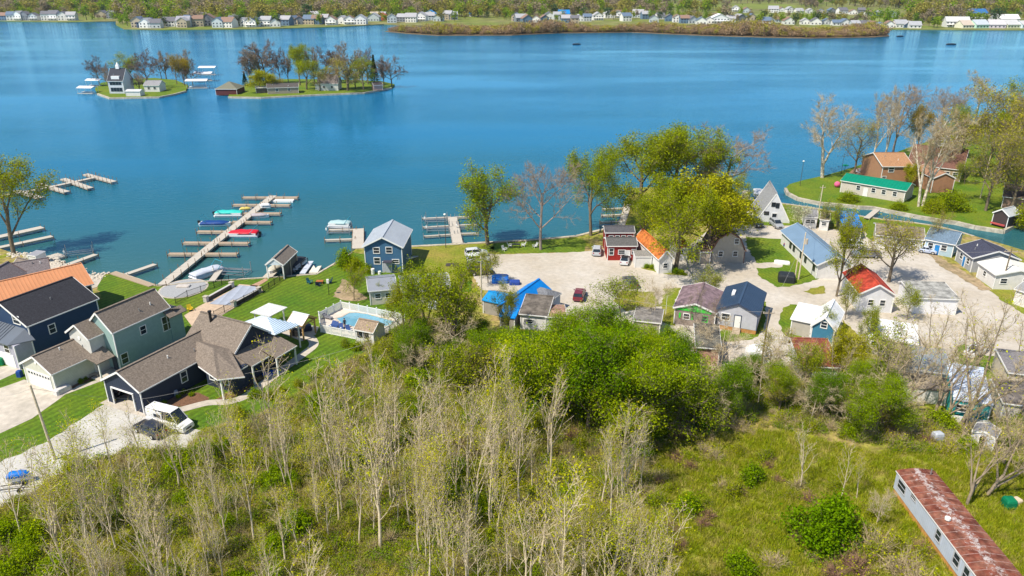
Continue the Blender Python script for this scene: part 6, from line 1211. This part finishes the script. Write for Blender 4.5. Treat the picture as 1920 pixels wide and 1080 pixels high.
# shrubs: single meshes
def shrubmesh(seed, r, h, lm, nl, ls, tm=None, nt=0, name='foliage', squash=1.0, hollow=.45):
    rng = np.random.default_rng(seed); n = 60; c = rng.normal(0,1,(n,3)); c[:,2] = np.abs(c[:,2]); c /= np.linalg.norm(c, axis=1)[:,None]; c *= rng.uniform(hollow,1.0,(n,1))*rng.uniform(.75,1.1,(n,1)); c *= [r,r*squash,h]; c[:,2] += .1
    Vs, Fs, Rs, mi, off = [], [], [], [], 0
    if nt:
        segs = [(np.array([0,0,0.]), p) for p in c]; tv, tf, tr, tp = twigs(rng, segs, nt, .8, .011, .2); a, b, d = tv[0::3], tv[1::3], tv[2::3]; q = np.stack([a,b,(b+d)/2+(d-b)*.3,d], axis=1).reshape(-1,3)
        sv, sf = tubes([(s[0], s[1], .03, .01) for s in segs], 3); q2 = sv
        Vs += [q, q2]; Fs += [np.arange(len(q)).reshape(-1,4), sf+len(q)]; Rs += [np.repeat(tr[0::3],4), np.full(len(q2),.5)]; mi += [np.zeros(len(q)//4), np.zeros(len(sf))]; off = len(q)+len(q2)
    if nl:
        lv, lf, lr = leaves(rng, c, nl, ls, r*.17, .5); lv[:,2] = np.maximum(lv[:,2], .02); Vs.append(lv); Fs.append(lf+off); Rs.append(lr); mi.append(np.full(len(lf), 1 if nt else 0))
    return np_mesh(name, np.concatenate(Vs), np.concatenate(Fs), ([tm] if nt else [])+([lm] if nl else []), np.concatenate(Rs), np.concatenate(mi))
SHR = {'green':[shrubmesh(100+i, 1.6, 2.2, LM['shrub'], 3600, .095, M['twig'], 250, squash=.8) for i in range(3)], 'yellow':[shrubmesh(110+i, 1.5, 2.0, LM['spring'], 2300, .08, M['paletwig'], 450, squash=.75, hollow=.3) for i in range(3)],
 'brush':[shrubmesh(120+i, 1.8, 1.7, LM['bud'], 160, .08, M['redtwig'], 900, hollow=.3) for i in range(2)]+[shrubmesh(125+i, 1.8, 1.8, LM['bud'], 220, .08, M['paletwig'], 900, hollow=.3) for i in range(2)], 'dark':[shrubmesh(130+i, 1.6, 2.0, LM['dark'], 1800, .14, M['twig'], 100) for i in range(2)],
 'round':[shrubmesh(140, 3.2, 4.4, LM['maple'], 9500, .15, M['twig'], 200)], 'willowbush':[shrubmesh(142+i, 3.2, 3.6, LM['spring'], 5000, .15, M['paletwig'], 900) for i in range(2)]}
def shrub(kind, label, px, py, s=1.0, group=None, pos=None, cat='shrub'):
    me = rgt.choice(SHR[kind]); o = mobj('shrub', me); o.location = pos if pos is not None else U(px, py); o.rotation_euler = (0,0,rgt.uniform(0,6.28)); o.scale = (s*rgt.uniform(.9,1.1), s*rgt.uniform(.9,1.1), s*rgt.uniform(.85,1.15)); tag(o, label, cat, group); return o
shrub('round','large round bright green bush in the meadow left of the mobile home',1548,1015,1.0); shrub('green','green bush growing at the top of the meadow',1408,905,1.0); shrub('green','small green bush at the bottom of the meadow',1388,1078,1.1); shrub('green','low green bush left of the meadow near the saplings',1290,960,1.0)
shrub('willowbush','big round yellow green bush on the channel bank of the peninsula',1780,392,1.3); shrub('willowbush','yellow green bush left of the footbridge on the peninsula bank',1590,378,.8); shrub('willowbush','yellow green bush below the green roofed building',1685,392,.7); shrub('willowbush','yellow bush at the right edge beside the boat shed',1925,425,1.2)
shrub('willowbush','yellow bush at the foot of the two trunked sycamore',1750,398,.9); shrub('green','rounded bush by the blue boathouse corner',650,500,1.5); shrub('willowbush','yellow green bush on the slope next to the boathouse bush',665,505,.75); shrub('green','little bush at the base of the grey cottage',688,512,.8)
for i in range(7): shrub('green','low green bush in the bed in front of the orange roofed house', 1212+i*11, 502+i*2, .5, 'low bushes in front of the orange roofed house')
for i, (x, y) in enumerate([(505,712),(540,700),(560,690),(600,672),(625,660),(648,650),(670,655),(692,648),(505,748),(480,745),(525,735),(560,725),(590,712),(615,700)]): shrub('yellow' if i % 3 else 'green','light green bush at the edge of the curved lawn', x, y, .7, 'bushes along the curved lawn edge') if i > 6 or i in (5,6) else None
for i, (x, y) in enumerate([(296,762),(308,758),(335,745),(345,738),(360,742),(152,718),(160,712),(420,742),(436,738),(455,728),(470,722),(486,712)]): shrub('green' if i < 7 else 'brush','small plant in the mulch bed beside the ranch house' if i not in (5,6) else 'small plant beside the pale garage wall', x, y, .28, 'small plants in the mulch beds')
# thicket membership
def inpoly(x, y, P):
    c = False
    for i in range(len(P)):
        x1, y1 = P[i]; x2, y2 = P[i-1]
        if (y1 > y) != (y2 > y) and x < (x2-x1)*(y-y1)/(y2-y1)+x1: c = not c
    return c
TH = [(-60,990),(0,955),(60,930),(110,895),(230,850),(350,850),(385,815),(480,785),(545,752),(620,702),(700,658),(745,625),(790,650),(960,680),(1230,830),(1210,900),(1255,990),(1225,1180),(-100,1180)]
def sample(poly, n, rg, ymin=None):
    xs = [p[0] for p in poly]; ys = [p[1] for p in poly]; P = UP(poly); wx = [p.x for p in P]; wy = [p.y for p in P]; W2 = [(p.x, p.y) for p in P]; out = []
    while len(out) < n:
        x, y = rg.uniform(min(wx), max(wx)), rg.uniform(min(wy), max(wy))
        if inpoly(x, y, W2): out.append(Vector((x, y, LAND)))
    return out
rs = random.Random(21)
def px_of(p):
    dz = p.z-CH; f = p.y*_c-dz*_s; u = p.y*_s+dz*_c; return 960+CF*p.x/f, 540-CF*u/f
SAP = [(-80,1060),(70,1000),(150,925),(300,880),(400,860),(600,840),(720,800),(900,815),(1230,880),(1240,960),(1215,1200),(-120,1200)]
def clump(poly, n, rg, sp):
    out = []
    while len(out) < n:
        c = sample(poly, 1, rg)[0]
        for _ in range(rg.choice((1,2,3,4,6,7))): out.append(c+Vector((rg.gauss(0,sp), rg.gauss(0,sp), 0)))
    return out[:n]
for p in clump(SAP, 270, rs, 1.7):
    x, y = px_of(p); tall = (rs.uniform(8.5, 15) if x > 450 else rs.uniform(6, 12))*rs.choice((.55,.8,1,1))
    lab = ('pale bare sapling in the brush at the lower left','pale bare sapling among the thicket at the bottom centre','pale bare sapling near the right side of the sapling stand')[0 if x < 450 else 1 if x < 900 else 2]
    T('sapling', lab, 0, 0, h=tall, wf=rs.uniform(1.0,1.5), pos=p, group=('saplings at the lower left','saplings at the bottom centre','saplings at the right of the stand')[0 if x < 450 else 1 if x < 900 else 2], lean=(rs.uniform(-.07,.07), rs.uniform(-.07,.07)), var=rs.randrange(5))
for p in clump(TH, 150, rs, 2.0):
    x, y = px_of(p); k = rs.choice(['yellow','yellow','green','brush','yellow','green'] if x > 450 else ['green','yellow','green'])
    shrub(k, {'yellow':'yellow green shrub in the undergrowth below the saplings','green':'bright green shrub in the undergrowth below the saplings','brush':'tangled brown leafless shrub in the undergrowth below the saplings'}[k], 0, 0, rs.uniform(.6,1.25), {'yellow':'yellow green shrubs of the undergrowth','green':'bright green shrubs of the undergrowth','brush':'tangled brown shrubs of the undergrowth'}[k], pos=p)
TH2 = [(690,660),(745,615),(800,600),(900,620),(980,640),(1060,620),(1180,650),(1300,690),(1420,705),(1560,720),(1690,770),(1780,790),(1900,800),(1930,850),(1700,850),(1560,815),(1420,800),(1300,835),(1100,840),(960,800),(860,760),(760,740)]
for p in sample(TH2, 85, rs):
    x, y = px_of(p); k = rs.choice(['green','green','yellow','dark','brush']) if x < 1500 else rs.choice(['brush','green','brush','yellow'])
    shrub(k, {'yellow':'yellow green shrub at the edge of the green thicket','green':'bright green shrub at the edge of the green thicket','dark':'dark green shrub in the shade of the green thicket','brush':'brown leafless brush at the edge of the green thicket'}[k], 0, 0, rs.uniform(.8,1.5), {'yellow':'yellow green thicket shrubs','green':'bright green thicket shrubs','dark':'dark thicket shrubs','brush':'brown thicket brush'}[k], pos=p)
MD = [(1240,860),(1300,850),(1420,830),(1560,850),(1640,870),(1670,930),(1720,1000),(1800,1100),(1300,1130),(1240,1000)]
for p in clump(MD, 60, rs, 2.5): shrub(rs.choice(['brush','brush','yellow','brush']), 'low scrubby bush scattered in the meadow', 0, 0, rs.uniform(.5,1.0), 'scrubby bushes in the meadow', pos=p)
for x, y, s in [(1640,1040,1.6),(1600,1070,1.5),(1690,1075,1.4),(1560,1085,1.2),(1720,1110,1.5),(1450,1060,1.0)]: shrub('brush','tangled tan bramble beside the mobile home', x, y, s, 'tan brambles beside the mobile home')
# scattered ground cover by geometry nodes
def scatter(name, pts, scl, meshes, label=None, cat=None):
    n = len(pts); me = bpy.data.meshes.new(name); me.vertices.add(n); me.vertices.foreach_set('co', np.array(pts, dtype=np.float32).ravel())
    a = me.attributes.new('scl', 'FLOAT_VECTOR', 'POINT'); a.data.foreach_set('vector', np.array(scl, dtype=np.float32).ravel()); rr = np.zeros((n,3), np.float32); rr[:,2] = np.random.default_rng(n).uniform(0, 6.28, n); a = me.attributes.new('rot', 'FLOAT_VECTOR', 'POINT'); a.data.foreach_set('vector', rr.ravel())
    o = mobj(name, me, kind='stuff'); 
    if label: tag(o, label, cat)
    g = bpy.data.node_groups.new(name, 'GeometryNodeTree'); g.interface.new_socket('Geometry', in_out='INPUT', socket_type='NodeSocketGeometry'); g.interface.new_socket('Geometry', in_out='OUTPUT', socket_type='NodeSocketGeometry'); N, Lk = g.nodes, g.links
    gi, go = N.new('NodeGroupInput'), N.new('NodeGroupOutput'); ip = N.new('GeometryNodeInstanceOnPoints'); jn = N.new('GeometryNodeJoinGeometry')
    for m in meshes[::-1]:
        so_ = bpy.data.objects.new(name+'_source', m); oi = N.new('GeometryNodeObjectInfo'); oi.inputs['Object'].default_value = so_; oi.inputs['As Instance'].default_value = True; Lk.new(oi.outputs['Geometry'], jn.inputs[0])
    Lk.new(gi.outputs[0], ip.inputs['Points']); Lk.new(jn.outputs[0], ip.inputs['Instance']); ip.inputs['Pick Instance'].default_value = True
    for k, s in (('scl','Scale'),('rot','Rotation')):
        na = N.new('GeometryNodeInputNamedAttribute'); na.data_type = 'FLOAT_VECTOR'; na.inputs['Name'].default_value = k; Lk.new(na.outputs['Attribute'], ip.inputs[s])
    Lk.new(ip.outputs[0], go.inputs[0]); md = o.modifiers.new('scatter', 'NODES'); md.node_group = g; return o
def tuft(seed, n, r, h, m, w=.02):
    rng = np.random.default_rng(seed); p = rng.normal(0, r*.5, (n,3)); p[:,2] = 0; d = rng.normal(0,.45,(n,3)); d[:,2] = 1; d /= np.linalg.norm(d, axis=1)[:,None]; l = (h*rng.uniform(.5,1.3,n))[:,None]; u = np.cross(d, rng.normal(0,1,(n,3))); u /= np.linalg.norm(u, axis=1)[:,None]
    V = np.stack([p-u*w, p+u*w, p+d*l+u*w*.3, p+d*l-u*w*.3], axis=1).reshape(-1,3); return np_mesh('tuft', V, np.arange(4*n).reshape(-1,4), [m], np.repeat(rng.random(n),4))
gm1 = leafmat('grass_blades', (.22,.34,.006), (.44,.42,.03), .35); gm2 = leafmat('dry_grass', (.55,.45,.17), (.44,.42,.07), .3)
UN = [shrubmesh(200+i, .9, .55, LM['spring'], 520, .06, M['paletwig'], 60, name='undergrowth') for i in range(2)]+[shrubmesh(204+i, .9, .6, LM['shrub'], 520, .062, M['twig'], 40, name='undergrowth') for i in range(2)]+[shrubmesh(208, 1.0, .6, LM['bud'], 80, .05, M['paletwig'], 300, name='undergrowth'), shrubmesh(209, 1.0, .5, LM['bud'], 380, .06, M['paletwig'], 160, name='undergrowth')]
P = sample(TH, 4400, rs)+sample(TH2, 2200, rs); scatter('undergrowth', [p for p in P], [(s:=rs.uniform(.6,1.4), s, s*rs.uniform(.6,1.6)) for p in P], UN, 'leafy undergrowth carpeting the ground between the saplings', 'undergrowth')
MW = [(1215,835),(1300,845),(1400,805),(1500,815),(1640,850),(1800,830),(1960,800),(2100,1200),(1215,1200),(1250,980)]
P = sample(MW, 9000, rs); scatter('meadow_grass', P, [(s:=rs.uniform(.6,1.5), s, s) for p in P], [tuft(1,60,.5,.35,gm1), tuft(2,60,.5,.4,gm1), tuft(3,50,.5,.35,gm2), tuft(4,60,.55,.28,gm1)], 'rough meadow grass around the mobile home', 'grass')
P = sample(TH, 7500, rs); scatter('thicket_grass', P, [(s:=rs.uniform(.6,1.7), s, s) for p in P], [tuft(5,50,.5,.55,gm2), tuft(8,60,.5,.5,gm2), tuft(6,60,.5,.45,gm1), tuft(7,40,.5,.7,gm2,.013)], 'dry grass and stems under the saplings', 'grass')
# ---------------- far shore ----------------
rf_ = random.Random(77)
def fhouse(i, px, py, wpx, hpx, wc, rc, label, ax='y', name='lake_house', group=None):
    p = U(px, py); d = p.y/CF*1.07; w = wpx*d; h = hpx*d*.62; D = min(w*.95, 15); t = thing(name, label, 'house', p, R(rf_.uniform(-15,15)), group); wm = mat('farwall_%d_%d_%d' % tuple(int(c*50) for c in wc), wc, .8, .05, .5); rm = mat('farroof_%d_%d_%d' % tuple(int(c*50) for c in rc), rc, .8, .08, .5)
    x = w/2; mb = MB().box(-x,0,0,x,D,h); rh = h+min(w,D)*.32
    if ax == 'y': mb.add([(-x,0,h),(x,0,h),(0,0,rh)],[(0,1,2)]).add([(-x,D,h),(x,D,h),(0,D,rh)],[(2,1,0)]); rb = MB().slab([(-x-.5,-.6,h-.3),(0,-.6,rh+.1),(0,D+.6,rh+.1),(-x-.5,D+.6,h-.3)][::-1],.3).slab([(0,-.6,rh+.1),(x+.5,-.6,h-.3),(x+.5,D+.6,h-.3),(0,D+.6,rh+.1)][::-1],.3)
    else: mb.add([(-x,0,h),(-x,D,h),(-x,D/2,rh)],[(2,1,0)]).add([(x,0,h),(x,D,h),(x,D/2,rh)],[(0,1,2)]); rb = MB().slab([(-x-.5,-.6,h-.3),(x+.5,-.6,h-.3),(x+.5,D/2,rh+.1),(-x-.5,D/2,rh+.1)],.3).slab([(-x-.5,D/2,rh+.1),(x+.5,D/2,rh+.1),(x+.5,D+.6,h-.3),(-x-.5,D+.6,h-.3)],.3)
    mb.build('wall', wm, t); rb.build('roof', rm, t)
    n = max(2, int(w/3.5)); fl = max(1, int(h/3)); g = mat('far_window', (.03,.04,.06), .15)
    wb = MB()
    for f in range(fl):
        for k in range(n): xx = -x+w*(k+.5)/n; wb.box(xx-.8,-.06,f*3+1.0,xx+.8,-.01,f*3+2.4)
    wb.build('window', g, t)
    if wc[0] > .5 and fl > 1 and i % 2 == 0: 
        pb = MB().box(-x*.9,-2.2,2.7,x*.9,-.05,2.95)
        for k in range(5): pb.box(-x*.9+k*w*.9/4.1-.1,-2.2,0,-x*.9+k*w*.9/4.1+.1,-2.0,2.7)
        pb.build('porch', M['white'], t)
WC = [((.76,.76,.74),'white'),((.74,.74,.74),'white'),((.72,.72,.70),'white'),((.55,.58,.60),'pale grey'),((.12,.2,.3),'blue'),((.2,.22,.25),'dark grey'),((.45,.38,.28),'tan'),((.5,.56,.6),'pale blue'),((.74,.73,.7),'white')]
RC = [((.14,.14,.16),'charcoal'),((.36,.36,.38),'grey'),((.25,.16,.12),'brown'),((.35,.36,.38),'light grey'),((.12,.17,.25),'slate blue')]
zones = [('on the far left shore', [(x, 38.5) for x in (6,22,33,46,62,86,98,118,133)], 15, 13), ('behind the left bay', [(190,33),(206,35),(250,32),(266,30),(288,29),(305,28),(330,30)], 14, 10),
 ('on the left headland', [(258,52),(272,53),(290,53),(316,50),(342,52),(358,50),(372,50),(390,48),(408,52),(424,52),(438,50),(455,50),(470,51),(486,50)], 17, 15),
 ('on the left middle shore', [(498,50),(516,50),(533,48),(548,46),(562,46),(578,46),(594,46),(606,45),(620,47),(640,45),(655,46),(675,46)], 16, 13), ('in the left middle second row', [(500,38),(520,36),(545,36),(570,34),(590,35),(612,38),(400,36),(420,30),(445,36),(470,38),(350,40),(378,40),(430,42)], 15, 10),
 ('behind the bay mouth', [(700,40),(712,37),(735,43),(752,41),(770,42),(788,40),(806,38),(822,40),(838,37),(850,37)], 15, 12), ('left behind the brushy island', [(966,40),(978,41),(990,42),(1005,42),(1022,40),(1030,36),(1046,38),(1062,43),(1078,44),(1086,40),(1102,40),(1122,38)], 14, 11),
 ('middle behind the brushy island', [(1142,34),(1160,34),(1176,40),(1195,33),(1212,36),(1226,42),(1240,36),(1256,40),(1270,42),(1284,44),(1300,44),(1315,46),(1330,44)], 14, 10), ('right behind the brushy island', [(1350,38),(1370,42),(1390,40),(1410,38),(1440,44),(1462,42),(1480,46),(1510,46),(1530,47),(1550,46),(1568,48),(1586,48),(1604,50),(1622,50),(1640,50),(1652,52),(1668,52)], 14, 8),
 ('in the far meadow row', [(1450,24),(1466,22),(1482,24),(1500,26),(1520,25),(1540,26),(1560,25),(1582,26),(1600,27),(1615,25),(1632,30),(1650,30),(1676,33),(1380,22),(1400,24)], 12, 7), ('on the far right shore', [(1690,52),(1704,52),(1716,53)], 16, 8)]
n_ = 0
for zn, pts, wp, hp in zones:
    for j, (x, y) in enumerate(pts):
        wc, wn = WC[rf_.randrange(len(WC))]; rc, rn = RC[rf_.randrange(len(RC))]; st = rf_.uniform(.8,1.2)
        pos = 'leftmost' if j == 0 else 'rightmost' if j == len(pts)-1 else ('second','third','fourth','fifth','sixth','seventh','eighth','ninth','tenth','eleventh','twelfth','thirteenth','fourteenth','fifteenth','sixteenth')[j-1]+' from the left'
        fhouse(n_, x, y, wp*st*1.1, hp*rf_.uniform(.9,1.4), wc, rc, f'{wn} house, {rn} roof, {pos} {zn}', rf_.choice('xy'), group='houses of the far shore'); n_ += 1
S_ = [(343,51,24,17,(.74,.74,.74),(.3,.3,.34),'three storey white house with grey roof on the far left headland','x'),(270,52,26,14,(.08,.12,.2),(.04,.05,.09),'large navy house at the left headland tip','x'),(715,38,14,13,(.45,.10,.04),(.4,.10,.05),'rust red A-frame house behind the bay mouth','y'),(702,38,18,13,(.6,.5,.4),(.42,.36,.28),'tan roofed house left of the rust red A-frame','x'),
 (806,36,22,14,(.74,.74,.74),(.02,.22,.5),'white house with bright blue roof behind the brushy island tip','y'),(885,31,9,8,(.7,.7,.7),(.0,.2,.6),'small blue roofed house among trees above the brushy island','x'),(1058,35,20,13,(.74,.74,.74),(.0,.20,.55),'white house with vivid blue roof in the middle distance','x'),(1350,44,34,14,(.74,.76,.78),(.7,.72,.74),'big white house with blue glass gable behind the brushy island','y'),
 (1150,32,26,9,(.3,.2,.15),(.25,.13,.1),'long brown roofed house behind the brushy island','x'),(1820,38,62,19,(.74,.72,.68),(.03,.14,.36),'large hotel with blue roof at the upper right','x'),(1795,51,40,15,(.72,.72,.70),(.5,.5,.5),'four storey white lakefront block below the blue roofed hotel','x'),(1816,53,24,9,(.72,.70,.55),(.5,.42,.35),'cream lakefront house beside the white block','x'),(1842,53,28,10,(.45,.68,.55),(.45,.5,.55),'mint green lakefront house at the upper right','x'),
 (1870,53,28,10,(.62,.55,.62),(.5,.48,.5),'lilac lakefront house at the upper right','x'),(1900,53,26,10,(.70,.72,.5),(.5,.5,.5),'pale yellow lakefront house at the upper right','x'),(1925,53,20,10,(.6,.7,.75),(.5,.5,.5),'pale blue lakefront house at the right edge','x'),(1892,42,36,10,(.72,.74,.75),(.7,.7,.7),'long white building behind the pastel lakefront houses','x'),(1868,38,24,8,(.6,.6,.6),(.4,.38,.36),'grey gabled building right of the hotel','y')]
for i, (x, y, a, b, wc, rc, lb, ax) in enumerate(S_): fhouse(i*2, x, y, a*.9, b, wc, rc, lb, ax)
# trees between the far houses, one by one
def farmesh(seed, lm, nl, r=4.5, h=14, ls=.75):
    rng = np.random.default_rng(seed); n = 26; c = rng.normal(0,1,(n,3)); c /= np.linalg.norm(c, axis=1)[:,None]; c *= rng.uniform(.35,1,(n,1))*[r,r,h*.38]; c[:,2] += h*.58; V, F, Rn = leaves(rng, c, nl, ls, r*.22, .3); V2, F2 = tubes([(np.array([0,0,-.5]), np.array([0,0,h*.8]), .35, .1)], 4)
    mi = np.concatenate([np.zeros(len(F)), np.ones(len(F2))]); return np_mesh('far_tree', np.concatenate([V, V2]), np.concatenate([F, F2+len(V)]), [lm, M['bark']], np.concatenate([Rn, np.full(len(V2),.5)]), mi)
fl = [leafmat('far_green', (.14,.28,.01), (.32,.40,.015), .35), leafmat('far_olive', (.28,.27,.05), (.36,.31,.07), .35), leafmat('far_brown', (.30,.25,.18), (.36,.29,.17), .35), leafmat('far_dark', (.04,.09,.03), (.09,.15,.05), .2)]
FM = [[farmesh(300+k*3+j, fl[k], 330) for j in range(3)] for k in range(4)]
cn = ['bright green','olive','bare brown','dark green']
for j in range(280):
    x = j*6.9+rf_.uniform(-5,5); base = np.interp(x, [0,216,232,480,640,720,760,960,1200,1440,1670,1740,1920], [35,36,48,48,44,42,38,38,36,42,46,50,46])
    if x > 1770: base = 42
    k = rf_.choice([0,0,0,1,1,2,3]); p = U(x, base+rf_.uniform(-8,3)); o = mobj('lakeside_tree', rf_.choice(FM[k])); o.location = p; s = rf_.uniform(.6,1.25)*(1.4 if j % 6 == 0 else 1); o.scale = (s,s,s); o.rotation_euler = (0,0,rf_.uniform(0,6))
    tag(o, f'{cn[k]} tree among the houses of the far shore', 'tree', f'{cn[k]} trees among the far shore houses')
P, S = [], []
while len(P) < 4200:
    y = 10**rf_.uniform(math.log10(930), math.log10(3600)); x = rf_.uniform(-1, 1)*y*.76; q = px_of(Vector((x,y,LAND)))
    lim = np.interp(q[0], [0,216,232,480,640,720,760,960,1200,1440,1670,1740,1920], [31,32,44,42,36,34,33,34,30,20,36,44,34])
    if q[1] > lim or (1370 < q[0] < 1700 and 17 < q[1] < 44) or (1250 < q[0] < 1495 and 8 < q[1] < 18) : continue
    P.append((x,y,LAND)); s = rf_.uniform(.9,1.9)*(1.25 if y > 1400 else 1.0); S.append((s*1.15,s*1.15,s))
order = sorted(range(len(P)), key=lambda i: math.sin(P[i][0]*.011)+math.sin(P[i][1]*.017+1)+math.sin((P[i][0]+P[i][1])*.03)); A, B = [i for n, i in enumerate(order) if n % 5 != 0], [i for n, i in enumerate(order) if n % 5 == 0]
k = len(A)//3
for nm, idx, ms, lb in (('far_woods', A[:k], FM[0]+[FM[1][0]], 'green spring woods behind the far shore houses'), ('far_woods', A[k:2*k], FM[2]+[FM[1][1]], 'brown leafless woods behind the far shore houses'), ('far_woods', A[2*k:]+B, FM[1]+[FM[0][1], FM[2][1]], 'olive woods behind the far shore houses')):
    scatter(nm, [P[i] for i in idx], [S[i] for i in idx], ms, lb, 'woods')
# brushy island
MI = [(728,58),(760,61),(822,65),(960,64.5),(1047,61),(1185,59.5),(1320,65),(1440,68.5),(1522,70),(1640,68),(1664,66),(1650,61),(1500,59),(1320,58),(1185,56),(1047,56),(960,58),(822,59)]
P = sample(MI, 2300, rf_); P = [Vector((p.x,p.y,.5)) for p in P]; lm_ = leafmat('marsh_buds', (.34,.24,.15), (.42,.29,.16), .3); bm = [farmesh(400+i, lm_, 260, 4, 7, .5) for i in range(3)]+[farmesh(410, leafmat('marsh_olive', (.40,.33,.05), (.42,.40,.06), .3), 240, 4, 8, .5)]
scatter('marsh_brush', P, [(s:=rf_.uniform(.6,1.3), s, s*rf_.uniform(.5,1.15)*(1+.45*math.sin(p.x*.045)*math.sin(p.x*.013+1))) for p in P], bm, 'reddish brown brush covering the long low island', 'brush')
for x, y in ((1490,48),(1532,46)):
    o = mobj('lakeside_tree', FM[3][0]); o.location = U(x, y); o.scale = (1.1,1.1,1.1); tag(o, 'dark pine left of the far meadow houses' if x < 1500 else 'dark pine in front of the far meadow houses', 'tree')

# air between here and the far shore
hz = MB().box(-6600,-200,-2.5,6600,6700,62).build('haze', None, kind='stuff'); hm_ = bpy.data.materials.new('haze_air'); hm_.use_nodes = True; ht = hm_.node_tree
for n in list(ht.nodes): ht.nodes.remove(n)
ho, hp_ = ht.nodes.new('ShaderNodeOutputMaterial'), ht.nodes.new('ShaderNodeVolumePrincipled'); hp_.inputs['Color'].default_value = (.75,.87,1,1); hp_.inputs['Density'].default_value = .00004; hp_.inputs['Anisotropy'].default_value = .2
ht.links.new(hp_.outputs[0], ho.inputs['Volume']); hz.data.materials.append(hm_); tag(hz, 'thin bluish air between the camera and the far shore', 'haze')
